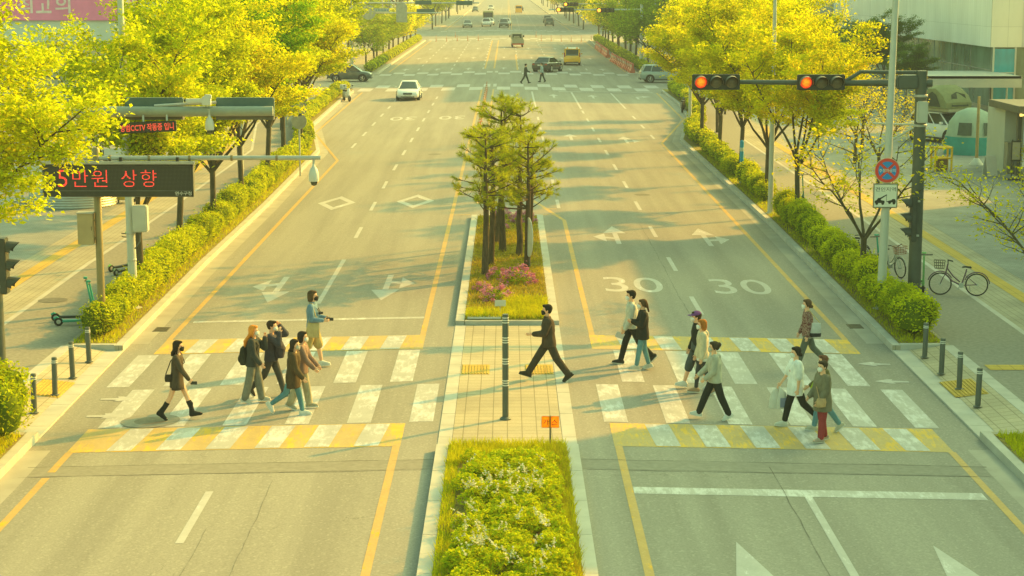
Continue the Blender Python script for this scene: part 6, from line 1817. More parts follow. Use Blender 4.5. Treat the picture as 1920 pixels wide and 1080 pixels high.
# queue of cars beyond the second crossing
for lab, kd, x, y, f, p_ in (('silver car waiting in the kerb lane of the distant queue', 'sedan', -8.45, 396, -90, C_GREY), ('white car at the head of the middle distant lane', 'suv', -4.5, 402, -90, C_WHITE), ('dark car at the head of the inner distant lane', 'suv', -.7, 390, -90, C_BLACK),
                              ('white car behind the white one in the middle distant lane', 'sedan', -3.9, 416, -90, C_WHITE), ('white car behind the dark one in the inner distant lane', 'sedan', -.2, 410, -90, C_WHITE), ('dark hatchback driving away on the far right side', 'suv', 9.3, 412, 90, C_GREEN),
                              ('second dark car driving away, just beyond the dark hatchback', 'suv', 9.6, 446, 90, C_GREY), ('white car far up the road near the top of the view', 'suv', -5.8, 660, -90, C_WHITE), ('tiny dark car at the top of the view on the right', 'sedan', 4.6, 640, 90, C_BLACK), ('tiny dark green car far up the left lanes', 'suv', -10.6, 620, -90, C_GREEN)):
    car(lab, kd, x, y, f, p_, None, 1.08)
def bus(label, x, y, face, m1, s=1.0):
    root = empty('bus', (x, y, gz(x)), rad(face), label, 'bus'); root.scale = (s, s, s)
    b = MB(); b.box((0, 0, 1.6), (8.5, 2.4, 2.6)); b.build('body', m1, root, bevel=.12)
    b = MB(); b.box((4.26, 0, 2.0), (.02, 2.1, 1.2)); b.box((-4.26, 0, 2.2), (.02, 2.0, .7)); b.box((0, 1.21, 2.1), (7.6, .02, .85)); b.box((0, -1.21, 2.1), (7.6, .02, .85)); b.build('window_glass', M_GLASS, root)
    for xw in (-2.6, 2.7):
        for sy in (1, -1): wheel(root, xw, sy * 1.1, .45, M_STEEL)
    b = MB()
    for sy in (-.9, .9): b.box((4.26, sy, .75), (.03, .3, .18))
    b.build('headlight', M_HEAD, root)
bus('yellow-green bus behind the white cars in the distant queue', -4.4, 432, -90, m_car('bus_olive', (.42, .42, .14)))
bus('orange-yellow bus driving away in the hazy distance', 3.6, 585, 90, C_YEL, .85)

# ------------------------------------------------------------------ two-wheelers
def motor_scooter(label, x, y, face, c, z=None, box=True, grp=None):
    root = empty('motor_scooter', (x, y, gz(x) if z is None else z), rad(face), label, 'scooter')
    for xw in (-.62, .66):
        t = MB(); t.torus((xw, 0, .27), .21, .06, 'Y', 20, 7); w = t.build('wheel', M_RUB, root, smooth=True)
        r_ = MB(); r_.tube([(xw, -.04, .27), (xw, .04, .27)], .16, 14); r_.build('rim', M_STEEL, w)
    b = MB()
    b.loft(ring_loft([(Vector((-.45, 0, .34)), .42, .13), (Vector((-.42, 0, .58)), .45, .16), (Vector((-.38, 0, .76)), .40, .14)], 14))
    b.box((.12, 0, .33), (.5, .26, .08)); b.tube([(.38, 0, .35), (.50, 0, .85), (.44, 0, 1.0)], [.16, .13, .09], 10); b.tube([(.46, 0, .7), (.66, 0, .27)], [.05, .04], 8)
    b.loft(ring_loft([(Vector((.66, 0, .44)), .22, .07), (Vector((.64, 0, .52)), .18, .06)], 12)); b.build('body', c, root, smooth=True)
    s_ = MB(); s_.box((-.30, 0, .82), (.72, .27, .10)); s_.build('seat', M_BLACK, root, bevel=.04)
    h = MB(); h.tube([(.44, -.34, 1.04), (.42, 0, .99), (.44, .34, 1.04)], .018, 8); h.build('handlebar', M_BLACK, root, smooth=True)
    for sy in (-.28, .28):
        m_ = MB(); m_.tube([(.44, sy, 1.03), (.42, sy * 1.15, 1.2)], .008, 5); m_.box((.42, sy * 1.2, 1.24), (.02, .13, .08)); m_.build('mirror', M_BLACK, root)
    hl = MB(); hl.lathe([(.09, 0), (.06, .03), (.01, .04)], (0, 0, 0), 14, Matrix.Translation((.54, 0, .84)) @ Matrix.Rotation(rad(90), 4, 'Y')); hl.build('headlight', M_HEAD, root, smooth=True)
    if box:
        k = MB(); k.box((-.80, 0, 1.08), (.46, .44, .40)); k.build('delivery_box', M_WHITEP, root, bevel=.04)
    return root
motor_scooter('white motor scooter with a top box parked by the far left kerb', -12.72, 146.3, -66, C_WHITE, -.16)
motor_scooter('dark motor scooter parked by the right hedge under the yellow trees', 12.72, 133.5, 80, C_BLACK, -.16, False)

def bicycle(label, x, y, face, fc, basket=None, lean=4, steer=12, z=0.0, grp='bicycles left on the right footway', tyre=None):
    root = empty('bicycle', (x, y, z), rad(face), label, 'bicycle', grp); root.rotation_euler = (rad(lean), 0, rad(face))
    R_ = .33
    for xw in (-.50, .54):
        t = MB(); t.torus((xw, 0, R_), R_ - .018, .02, 'Y', 30, 6); w = t.build('wheel', tyre or M_RUB, root, smooth=True)
        sp = MB()
        for k in range(14):
            a = k * 2 * math.pi / 14; sp.tube([(xw, .02 * (-1) ** k, R_), (xw + (R_ - .03) * math.cos(a), 0, R_ + (R_ - .03) * math.sin(a))], .003, 3)
        sp.tube([(xw, -.05, R_), (xw, .05, R_)], .03, 8); sp.build('spokes', M_STEEL, w)
    f = MB(); bb_ = (-.06, 0, .30); st = (-.18, 0, .68); hdp = (.36, 0, .80); hb = (.40, 0, .62)
    f.tube([hb, (.20, 0, .42), bb_], .024, 8); f.tube([hdp, (.18, 0, .56), (-.02, 0, .40)], .02, 8); f.tube([bb_, st, (-.20, 0, .78)], .02, 8); f.tube([hb, hdp, (.335, 0, .92)], .022, 8)
    for sy in (.05, -.05):
        f.tube([bb_, (-.50, sy, R_)], .012, 6); f.tube([(-.16, 0, .6), (-.50, sy, R_)], .01, 6); f.tube([hb, (.47, sy, .5), (.54, sy, R_)], .013, 6)
    f.build('frame', fc, root, smooth=True)
    for xw, a0, a1 in ((-.50, 20, 175), (.54, 15, 150)):
        m_ = MB(); m_.tube([(xw + (R_ + .035) * math.cos(rad(a0 + (a1 - a0) * q / 10)), 0, R_ + (R_ + .035) * math.sin(rad(a0 + (a1 - a0) * q / 10))) for q in range(11)], .017, 6); m_.build('mudguard', fc, root, smooth=True)
    s_ = MB(); s_.loft([[(-.34, -.09, .80), (-.34, .09, .80), (-.34, .09, .86), (-.34, -.09, .86)], [(-.16, -.05, .82), (-.16, .05, .82), (-.16, .05, .87), (-.16, -.05, .87)], [(-.06, -.02, .81), (-.06, .02, .81), (-.06, .02, .85), (-.06, -.02, .85)]]); s_.build('saddle', M_BLACK, root, bevel=.015)
    h = MB(); h.tube([(.20, -.28, 1.00), (.34, -.20, 1.03), (.335, 0, .93), (.34, .20, 1.03), (.20, .28, 1.00)], .014, 7); h.build('handlebar', M_BLACK, root, smooth=True)
    c = MB(); c.tube([(-.06, -.04, .30), (-.06, .06, .30)], .075, 14); c.tube([(-.06, .07, .30), (.06, .07, .18), (.06, .14, .18)], .012, 5); c.tube([(-.06, -.07, .30), (-.18, -.07, .42), (-.18, -.14, .42)], .012, 5); c.build('crank', M_STEEL, root)
    k = MB(); k.tube([(-.3, -.04, .3), (-.34, -.22, .0)], .01, 5); k.build('kickstand', M_STEEL, root)
    if basket:
        b = MB(); x0, x1, z0, z1 = .42, .74, .78, 1.02
        for t_ in range(6):
            u = t_ / 5
            for sy in (-.17, .17): b.tube([(x0 + .03 + (x1 - x0 - .06) * u, sy * .85, z0), (x0 + (x1 - x0) * u, sy, z1)], .005, 4)
            for xx in (x0, x1): b.tube([(xx + (.03 if xx == x0 else -.03), -.145 + .29 * u, z0), (xx, -.17 + .34 * u, z1)], .005, 4)
        for q in range(4):
            zz_ = z0 + (z1 - z0) * q / 3; e = .03 * (1 - q / 3); b.tube([(x0 + e, -.17 + e, zz_), (x1 - e, -.17 + e, zz_), (x1 - e, .17 - e, zz_), (x0 + e, .17 - e, zz_), (x0 + e, -.17 + e, zz_)], .006, 4)
        b.build('basket', basket, root)
    return root
P_PURPLE = mat('purple_paint', (.13, .075, .12), .45, .1); P_PINK = mat('pink_red_plastic', (.36, .15, .10), .5); P_GRN = mat('scooter_green', (.04, .34, .26), .45); P_LIME = mat('scooter_lime', (.20, .50, .18), .5)
bicycle('dark purple bicycle with a wire basket standing on the right footway', 13.22, 53.1, 168, P_PURPLE, mat('basket_wire', (.14, .13, .10), .5, .3), 6)
bicycle('bicycle with a reddish basket behind the right lamp post', 12.0, 56.8, -70, M_STEEL, P_PINK, 4)
bicycle('black bicycle in the shade behind the lamp post beside the reddish basket', 11.55, 59.2, -80, M_BLACK, None, 5)

def kick_scooter(label, x, y, face, c, fallen=0, z=0.0, deck=None):
    root = empty('electric_scooter', (x, y, z), rad(face), label, 'electric scooter'); root.rotation_euler = (rad(fallen), 0, rad(face))
    for xw in (-.48, .50):
        t = MB(); t.torus((xw, 0, .12), .085, .035, 'Y', 18, 7); w = t.build('wheel', M_RUB, root, smooth=True)
        r_ = MB(); r_.tube([(xw, -.03, .12), (xw, .03, .12)], .06, 12); r_.build('hub', M_STEEL, w)
    d = MB(); d.box((-.03, 0, .13), (.72, .16, .06)); d.build('deck', deck or M_BLACK, root, bevel=.02)
    f = MB(); f.tube([(.30, 0, .15), (.42, 0, .24), (.50, 0, .30)], .04, 8); f.tube([(.50, 0, .12), (.50, 0, .32), (.36, 0, 1.12)], [.035, .03, .026], 8); f.build('stem', c, root, smooth=True)
    f = MB(); f.tube([(-.38, 0, .16), (-.52, 0, .24), (-.60, 0, .2)], .03, 6); f.build('rear_fender', c, root, smooth=True)
    h = MB(); h.tube([(.34, -.25, 1.13), (.36, 0, 1.12), (.34, .25, 1.13)], .017, 7); h.build('handlebar', M_BLACK, root, smooth=True)
    p = MB(); p.box((.34, 0, 1.18), (.10, .13, .05)); p.build('display', c, root, bevel=.01)
    return root
kick_scooter('teal electric scooter standing on the left cycle path beside the end of the hedge', -11.5, 48.4, 14, P_GRN, 0, 0, P_GRN)
kick_scooter('dark-decked electric scooter parked close behind the teal one, wheels side by side', -11.72, 49.0, 10, P_GRN, 0)
kick_scooter('pale green electric scooter behind the left lamp post', -12.3, 58.0, 60, P_LIME)
kick_scooter('dark-handled electric scooter beside the pale green one', -12.05, 57.2, 70, mat('scooter_grey_green', (.25, .32, .2), .5))
kick_scooter('dark green electric scooter standing by the right hedge in the sunlit gap', 12.25, 77.0, -75, mat('scooter_dark_green', (.05, .20, .12), .5))
kick_scooter('green electric scooter beside the trunk of the bare-limbed young tree', 11.5, 57.9, -60, P_GRN)
kick_scooter('lime electric scooter standing just behind the right signal mast', 12.35, 54.0, -100, P_LIME)

# ------------------------------------------------------------------ plaza things
sv = car('white car under a folding roof tent parked on the right plaza', 'suv', 25.2, 106.2, -62, C_WHITE, .008, 1.05)
M_TENT = mat('roof_tent_olive', (.25, .27, .15), .85, 0, .12, 3, .1, 0, .3); M_CANVAS = mat('tent_canvas_cream', (.50, .50, .38), .85, 0, .08, 2, .1)
M_TEAL = mat('tent_teal', (.05, .30, .30), .8, 0, .12, 2, .1, 0, .3); M_TENTP = mat('tent_pale_green', (.36, .46, .38), .8, 0, .1, 2, .1, 0, .3)
rt = empty('roof_tent', (25.2, 106.2, 1.80), rad(-62), 'olive folding tent opened on the roof of the white car', 'tent')
b = MB(); b.box((0, 0, .10), (2.3, 1.5, .20)); b.build('tray', M_CANVAS, rt, bevel=.05)
b = MB(); pr_ = [(-1.25, .2), (-1.05, .95), (-.35, 1.45), (.25, 1.5), (.95, 1.05), (1.3, .55), (1.25, .2)]
b.loft([[(x_ * (.92 if abs(yy) > .8 else 1), yy, .2 + (z_ - .2) * (.85 if abs(yy) > .8 else 1)) for x_, z_ in pr_] for yy in (-.95, -.5, .5, .95)]); b.build('canvas', M_TENT, rt, smooth=True)
b = MB(); b.poly([(1.31, -.62, .32), (1.31, .62, .32), (1.08, .5, .98), (.9, .0, 1.12), (1.08, -.5, .98)]); b.poly([(-.75, -.975, .28), (.75, -.975, .28), (.35, -.975, .95), (0, -.975, 1.12), (-.35, -.975, .95)]); b.build('opening', mat('tent_dark', (.07, .08, .06), .9), rt, fix=False)
tt = empty('tent', (24.9, 98.6, .01), rad(-20), 'teal and pale green dome tent pitched on the right plaza', 'tent')
b = MB(); b.loft(ring_loft([(Vector((0, 0, 0)), 1.45, 1.25), (Vector((0, 0, .55)), 1.42, 1.22), (Vector((0, 0, .95)), 1.38, 1.18)], 20)); b.build('skirt', M_TEAL, tt, smooth=True)
b = MB(); b.loft(ring_loft([(Vector((0, 0, .94)), 1.37, 1.17), (Vector((0, 0, 1.7)), 1.22, 1.05), (Vector((0, 0, 2.2)), .85, .75), (Vector((0, 0, 2.45)), .3, .3)], 20)); b.build('canopy', M_TENTP, tt, smooth=True)
for a0 in (-2.05, -1.0):
    pts = [(1.40 * math.cos(a0 + q * .14), 1.20 * math.sin(a0 + q * .14), 1.05) for q in range(5)]
    pts2 = [(1.27 * math.cos(a0 + q * .14), 1.09 * math.sin(a0 + q * .14), 1.72) for q in range(4, -1, -1)]
    b = MB(); b.poly(pts + pts2)
    b.build('mesh_window', mat('tent_mesh', (.09, .12, .10), .9), tt, fix=False)
b = MB(); b.tube([(-1.3, -1.0, .9), (-1.6, -1.5, .0)], .012, 4); b.tube([(1.2, -.9, 1.0), (1.6, -1.4, 0)], .012, 4); b.build('guy_rope', M_WHITEP, tt)
rk = empty('pallet_rack', (21.2, 89.6, .01), rad(8), 'yellow tubular frame with a pale board beside it on the plaza', 'rack')
b = MB()
for xx in (-.42, .42): b.tube([(xx, -.25, 0), (xx, -.25, 1.15), (xx, .3, 1.15), (xx, .3, 0)], .055, 8)
for zz_ in (1.12, .62):
    for yy in (-.25, .3): b.tube([(-.42, yy, zz_), (.42, yy, zz_)], .05, 8)
b.build('frame', mat('yellow_tube', (.85, .52, .02), .45), rk, smooth=True)
b = MB(); b.box((0, 0, .30), (.5, .4, .55)); b.build('bin', mat('bin_brown', (.20, .13, .07), .8), rk, bevel=.03)
tb_ = empty('table', (20.75, 91.0, .01), rad(12), 'small pale table behind the yellow frame on the plaza', 'table')
b = MB(); b.box((0, 0, .98), (1.1, .6, .05)); b.build('tabletop', M_CANVAS, tb_, bevel=.01)
for xx in (-.48, .48):
    for yy in (-.24, .24):
        b = MB(); b.tube([(xx, yy, 0), (xx, yy, .96)], .025, 6); b.build('leg', M_STEEL, tb_)
up = empty('umbrella_pole', (23.6, 92.3, .01), 0, 'bare wooden umbrella pole on a flared pale base', 'pole')
b = MB(); b.lathe([(.36, 0), (.36, .04), (.14, .32), (.09, .36)], (0, 0, 0), 14); b.build('base', M_WHITEP, up, smooth=True)
b = MB(); b.tube([(0, 0, .3), (0, 0, 3.45)], [.085, .07], 10); b.build('pole', mat('pale_wood', (.42, .30, .14), .7, 0, .15, 6), up, smooth=True)
cn = empty('traffic_post', (24.35, 92.6, .01), 0, 'red post on a grey block by the white wall at the right', 'post')
b = MB(); b.box((0, 0, .2), (.4, .4, .4)); b.build('block', M_CONC, cn, bevel=.03)
b = MB(); b.lathe([(.19, .4), (.17, 1.25), (.10, 1.32)], (0, 0, 0), 12); b.build('post', mat('red_matt', (.38, .07, .05), .6), cn, smooth=True)
ms = empty('menu_stand', (23.6, 85.2, .01), 0, 'dark framed menu stand on a flat base by the shop entrance', 'sign')
b = MB(); b.box((0, 0, .03), (.8, .5, .05)); b.build('base', M_BLACK, ms, bevel=.01)
b = MB()
for xx in (-.17, .17): b.box((xx, 0, .95), (.04, .04, 1.85))
b.build('post', M_BLACK, ms)
b = MB(); b.box((0, -.02, 1.35), (.46, .04, .95)); b.build('frame', M_BLACK, ms); b = MB(); b.box((0, -.045, 1.35), (.36, .01, .8)); b.build('panel', mat('menu_panel', (.36, .33, .24), .6), ms)
wb = empty('sandwich_board', (22.95, 87.2, .01), rad(20), 'low white sandwich board on the ground by the shop wall', 'sign')
for sy in (-1, 1):
    b = MB(); b.add([(-.28, sy * .25, 0), (.28, sy * .25, 0), (.28, sy * .04, .95), (-.28, sy * .04, .95), (-.28, sy * .22, 0), (.28, sy * .22, 0), (.28, sy * .01, .95), (-.28, sy * .01, .95)], [(0, 1, 2, 3), (7, 6, 5, 4), (0, 3, 7, 4), (1, 5, 6, 2), (3, 2, 6, 7), (0, 4, 5, 1)]); b.build('panel', M_WHITEP, wb)
# left plaza: corrugated planter, bike hoops, yellow toy-like cart
pl_ = empty('planter', (-17.9, 75.6, .01), 0, 'low round corrugated metal planter behind the message board', 'planter')
b = MB(); prof = []
for k in range(19): prof.append((1.72 + .03 * (k % 2), k * .052))
b.lathe(prof, (0, 0, 0), 40); b.build('wall', M_STEEL, pl_, smooth=True)
b = MB(); b.lathe([(1.70, .90), (.01, .91)], (0, 0, 0), 30); b.build('soil', M_SOIL, pl_)
for k in range(3):
    hp = empty('cycle_rack', (-20.55 + .42 * k, 76.6 - .5 * k, .01), rad(62), ['white cycle hoop nearest the left edge behind the big tree', 'middle white cycle hoop by the planter', 'white cycle hoop next to the corrugated planter'][k], 'cycle rack', 'white cycle hoops')
    b = MB(); b.torus((0, 0, .48), .45, .035, 'Y', 28, 7); b.tube([(0, 0, -.02), (0, 0, .05)], .06, 8); b.build('hoop', M_POLEW, hp, smooth=True)
ct = empty('hand_cart', (-16.0, 76.3, .01), rad(10), 'small yellow cart with a dark wheel beside the planter', 'cart')
b = MB(); b.box((0, 0, .38), (.5, .4, .5)); b.build('box', mat('yellow_box', (.56, .42, .05), .6), ct, bevel=.03)
b = MB(); b.torus((.34, -.12, .26), .20, .06, 'Y', 20, 7); b.build('wheel', M_RUB, ct, smooth=True)
b = MB(); b.tube([(.2, .1, .6), (.38, .1, .95), (.5, .1, .95)], .025, 6); b.build('handle', M_STEEL, ct)
for xx in (-.2, .2):
    b = MB(); b.tube([(xx, 0, 0), (xx, 0, .14)], .03, 6); b.build('leg', M_BLACK, ct)
# ------------------------------------------------------------------ buildings
def m_panel(name, c, pw, ph, axis=0):
    t = NT(name); p = t.obj()
    sp = t.n('ShaderNodeSeparateXYZ'); t.l(p, sp.inputs[0])
    cb = t.n('ShaderNodeCombineXYZ'); t.l(sp.outputs[axis], cb.inputs[0]); t.l(sp.outputs[2], cb.inputs[1])
    b = t.n('ShaderNodeTexBrick'); b.offset = 0; b.inputs['Scale'].default_value = 1; b.inputs['Brick Width'].default_value = pw; b.inputs['Row Height'].default_value = ph; b.inputs['Mortar Size'].default_value = .012
    b.inputs['Color1'].default_value = (*c, 1); b.inputs['Color2'].default_value = (*[x * .95 for x in c], 1); b.inputs['Mortar'].default_value = (*[x * .66 for x in c], 1)
    t.l(cb.outputs[0], b.inputs['Vector'])
    n = t.noise(p, .6, 5, .6, (1, 1, .3))
    t.bsdf(t.mix(.5, b.outputs['Color'], t.ramp(n, [(.3, (.78, .78, .78)), (.7, (1.12, 1.12, 1.12))]), 'MULTIPLY'), .38, 0, .8); return t.mat
def m_curtain(name, c, spec=.8):
    t = NT(name); p = t.obj(); n = t.noise(p, .35, 4, .6, (1, 1, .6)); n2 = t.noise(p, 2.2, 3, .6, (1, 1, .15))
    cc = t.mix(.5, t.ramp(n, [(.3, tuple(x * .55 for x in c)), (.7, tuple(x * 1.5 for x in c))]), t.ramp(n2, [(.3, (.7, .7, .7)), (.7, (1.3, 1.3, 1.3))]), 'MULTIPLY'); t.bsdf(cc, .12, 0, spec); return t.mat
M_CLAD = m_panel('white_cladding', (.88, .90, .88), .62, 3.0, 1); M_CLADX = m_panel('white_cladding_front', (.78, .75, .66), 1.2, 3.0, 0)
M_CURT = m_curtain('green_curtain_glass', (.14, .22, .17)); M_CURT2 = m_curtain('grey_window_glass', (.12, .14, .12))
M_WALLG = m_panel('grey_wall_panels', (.66, .70, .63), 3.0, 3.2, 0); M_WALLD = m_panel('darker_grey_wall', (.46, .48, .43), 1.6, 3.2, 0)
M_BEIGE = m_panel('beige_stone', (.42, .34, .22), .9, .6, 0); M_PINKW = mat('pink_banner', (.88, .24, .48), .6, 0, .1, .6, .3); M_WALLW = mat('white_render', (.52, .52, .46), .8, 0, .06, 1, .2, 0, 0, .12)
M_FRAME = mat('window_frame_grey', (.30, .32, .29), .5, .1)
# white clad building over a glass ground floor, parallel to the right of the avenue
bd = empty('white_building', (34.4, 132, 0), 0, 'large white clad building on a green glass ground floor at the right', 'building')
b = MB(); b.prism([(0, 0), (18, 0), (18, 25), (0, 25)], 4.55, 11.0); b.prism([(0, 25.004), (18, 25.004), (18, 40.996), (0, 40.996)], 4.55, 9.0); b.prism([(0, 41), (18, 41), (18, 64), (0, 64)], 4.55, 24); b.build('upper_wall', M_CLAD, bd)
b = MB(); b.box((1.1, -.06, 7.78), (2.2, .12, 6.44)); b.build('front_panel', M_CLADX, bd)
b = MB(); b.prism([(.35, .3), (17, .3), (17, 63.5), (.35, 63.5)], 0, 4.548); b.build('glass_front', M_CURT, bd)
b = MB()
for k in range(11): b.box((.33, .8 + 6 * k, 2.25), (.05, .06, 4.5))
b.box((.33, 32, .15), (.08, 63, .3)); b.box((.33, 32, 2.9), (.05, 63, .06)); b.build('mullion', M_FRAME, bd)
b = MB(); b.box((-2.6, -2.2, 2.72), (6.4, 8.0, .18)); b.box((-2.6, -6.14, 2.42), (6.5, .12, .78)); b.box((-5.82, -2.2, 2.42), (.12, 8.0, .78)); b.build('entrance_canopy', M_WALLW, bd, bevel=.01)
for xx, yy in ((-.2, -5.6), (-5.5, -5.6), (-5.5, 1.2)):
    b = MB(); b.tube([(xx, yy, 0), (xx, yy, 2.65)], .07, 8); b.build('canopy_post', M_STEEL, bd)
b = MB(); b.box((1.0, -.16, 2.6), (1.45, .06, 3.7)); b.build('blue_panel', m_curtain('blue_glass', (.02, .30, .42)), bd)
b = MB(); b.box((.22, -.17, 2.6), (.12, .1, 3.9)); b.box((1.78, -.17, 2.6), (.12, .1, 3.9)); b.box((1.0, -.2, 2.75), (1.45, .05, .08)); b.build('white_frame', M_WALLW, bd)
# lattice-fronted block next to it
bl = empty('lattice_building', (34.6, 101, 0), 0, 'building with a dark lattice screen at the right edge', 'building')
b = MB(); b.box((9, 10.4, 5.7), (17.4, 21, 11.4)); b.build('wall', M_WALLD, bl)
sc = MB()
for i in range(12):
    for j in range(14):
        x_ = .6 + i * .7; z_ = .8 + j * .7
        for a in (45, -45):
            M_ = Matrix.Translation((x_, -.26, z_)) @ Matrix.Rotation(rad(a), 4, 'Y'); sc.box((0, 0, 0), (.86, .05, .10), M=M_)
sc.build('lattice_screen', mat('lattice_cream', (.46, .45, .35), .6), bl)
b = MB(); b.box((1.4, -.34, 3.4), (1.2, .06, 1.0)); b.build('orange_poster', mat('poster_orange', (.52, .25, .10), .6), bl)
# shop whose corner shows at the right edge; its long body shades the foreground
sh = empty('corner_shop', (25.1, 12, 0), 0, 'shop building at the right edge with a white end wall and lit canopy', 'building')
b = MB(); b.box((10.2, 34.2, 6.6), (19, 68.4, 13.2)); b.build('wall', M_WALLW, sh)
b = MB(); b.box((9.6, 73.2, 1.65), (18, 9.5, 3.3)); b.build('annex', M_WALLW, sh)
b = MB(); b.box((6.5, 40.2, 15.2), (6, 8.2, 4.0)); b.build('roof_house', M_WALLW, sh)
b = MB(); b.box((-.35, 75.9, 3.25), (2.2, 5.4, .34)); b.build('entrance_canopy', mat('canopy_dark', (.11, .11, .085), .6), sh, bevel=.02)
b = MB(); b.box((-1.35, 73.15, 3.02), (.10, .14, .12)) ; b.box((-.2, 73.15, 3.02), (2.2, .10, .07)); b.build('canopy_light', emis('warm_lamp_strip', (1, .72, .16), 1.8), sh)
b = MB(); b.box((-.7, 78.2, 1.6), (.9, 3.2, 3.2)); b.build('end_wall', mat('end_wall_pale', (.48, .50, .44), .8, 0, .06, 1), sh)
b = MB(); b.box((-.85, 75.2, 1.5), (.18, .3, 3.0)); b.box((-.2, 75.2, 1.5), (.3, .3, 3.0)); b.build('column', mat('column_dark', (.10, .105, .085), .6), sh)
b = MB(); b.box((-1.0, 76.3, .75), (.25, .6, 1.5)); b.build('service_box', mat('service_box', (.27, .25, .18), .6), sh)
pt = empty('potted_plant', (23.3, 86.2, 0.01), 0, 'bright yellow-green plant at the shop corner on the right edge', 'plant')
rs = np.random.RandomState(3); leaves('foliage', rs.normal(size=(420, 3)) * np.array([.28, .28, .3]) + np.array([0.9, -1.0, 1.2]), .11, L_TWIGY, pt, .4, .5, 4)
b = MB(); b.lathe([(.2, 0), (.28, .5), (.26, .52)], (.9, -1, 0), 12); b.build('pot', M_CONC, pt); b = MB(); b.tube([(.9, -1, .4), (.9, -1, 1.2)], .02, 5); b.build('stem', M_BARK, pt)
# sweet shop with the red sign across the side street
ms_ = empty('sweet_shop', (28.6, 200, 0), 0, 'pale corner building with a red shop sign across the right side street', 'building')
b = MB(); b.box((12, 22, 14), (24, 44, 28)); b.build('wall', M_WALLG, ms_)
b = MB(); b.box((3.3, -.08, 6.55), (6.0, .16, 1.4)); b.build('fascia', M_WALLW, ms_)
b = MB(); b.box((3.1, -.2, 6.5), (3.2, .08, .72)); s_ = b.build('sign', mat('sign_pale', (.62, .55, .42), .6), ms_)
text_obj('lettering', 'MACARON', mat('sign_letters_red', (.80, .16, .07), .6), s_, Matrix.Translation((3.1, -.25, 6.5)) @ FRONT, w=2.9, h=.62, embolden=.02)
b = MB(); b.box((3.3, -.05, 5.2), (6.0, .1, 1.1)); b.build('awning', mat('awning_dark', (.16, .17, .14), .7), ms_)
b = MB(); b.box((3.3, -.04, 2.6), (6.0, .06, 3.9)); b.build('shop_window', M_CURT2, ms_)
b = MB()
for k in range(6): b.box((.4 + 1.15 * k, -.09, 2.6), (.08, .08, 4.0))
b.box((3.3, -.09, 3.6), (6, .08, .08)); b.build('mullion', M_FRAME, ms_)
b = MB(); b.box((-.06, 20, 5.4), (.1, 40, 1.0)); b.build('window_band', M_CURT2, ms_)
# further blocks on the right
def block(name, label, x, y, w, d, h, m, rows=4, cols=6, z0=1.2):
    o = empty(name, (x, y, 0), 0, label, 'building')
    b = MB(); b.box((w / 2, d / 2, h / 2), (w, d, h)); b.build('wall', m, o)
    for side in ('front', 'flank'):
        for r_ in range(2):
            z_ = 3.2 + 4.0 * r_
            n_ = cols if side == 'front' else 8
            for c in range(n_):
                b = MB()
                if side == 'front': b.box((w * (c + .5) / n_, -.05, z_), (w / n_ * .66, .12, 2.0))
                else: b.box((-.05 if x > 0 else w + .05, min(d, 60) * (c + .5) / n_, z_), (.12, min(d, 60) / n_ * .66, 2.0))
                b.build('window', M_CURT2, o)
    b = MB(); b.box((w / 2, d / 2, h + .2), (w + .4, d + .4, .4)); b.build('parapet', M_CONC, o)
    return o
t_ = block('office_block', 'grey block with a blue-grey sign board far on the right', 24, 252, 22, 40, 10, M_WALLG, 3, 6)
b = MB(); b.box((4, -.2, 8.0), (7.5, .1, 2.6)); s_ = b.build('sign', mat('pale_blue_board', (.50, .56, .54), .6), t_)
b = MB()
for k in range(4): b.box((2.0 + .55 * k, -.26, 7.5), (.4, .02, .55))
b.build('lettering', mat('blue_letters', (.06, .16, .26), .6), s_)
block('office_block', 'hazy office block behind the far right trees', 30, 306 + 66, 26, 60, 34, M_WALLD, 8, 7)
block('apartment_block', 'distant hazy block on the far right beyond the second crossing', 34, 460, 24, 120, 40, M_WALLG, 9, 6)
block('office_block', 'hazy grey block behind the far left trees', -50, 198, 26, 60, 26, M_WALLG, 7, 7)
block('office_block', 'far left block beyond the second crossing', -56, 376, 26, 80, 34, M_WALLD, 8, 6)
block('apartment_block', 'distant hazy block on the far left of the avenue', -54, 520, 22, 160, 40, M_WALLG, 9, 6)
# left building with the pink banner
lb = empty('left_building', (-62, 150.5, 0), 0, 'pale grey building with a pink banner at the upper left', 'building')
b = MB(); b.box((20.6, 6, 9), (41.2, 12, 18)); b.build('wall', M_WALLG, lb)
b = MB(); b.box((42.9, 6.3, 9), (3.0, 11.4, 17.5)); b.build('side_wing', M_WALLD, lb)
b = MB(); b.box((20.6, -.05, 2.4), (40.6, .1, 4.0)); b.build('shop_front', m_panel('shopfront_beige', (.52, .44, .28), 2.6, 4.2, 0), lb)
b = MB(); b.box((23.9, -.2, 8.2), (16.6, .1, 4.2)); s_ = b.build('banner', M_PINKW, lb)
for txt, x_ in (('최', 24.15 - 1.05), ('고', 25.75 - 1.15), ('의', 27.3 - 1.15), ('락', 32.0 - .5)):
    text_obj('lettering', txt, mat('banner_letters', (.85, .62, .66), .6), s_, Matrix.Translation((x_, -.27, 7.35)) @ FRONT, w=1.25, h=1.35, embolden=.02)
b = MB()
for x_ in (33.2, 36.9): b.tube([(x_, -.15, 0), (x_, -.15, 17)], .09, 8)
b.build('drain_pipe', M_FRAME, lb)
b = MB(); b.box((39.6, -.15, 7.3), (1.6, .08, .9)); s_ = b.build('sign', mat('pale_board', (.50, .54, .50), .6), lb)
b = MB()
for k in range(4): b.box((39.1 + .33 * k, -.21, 7.45), (.24, .02, .24)); b.box((39.1 + .33 * k, -.21, 7.05), (.24, .02, .16))
b.build('lettering', mat('sign_grey_letters', (.16, .22, .19), .6), s_)

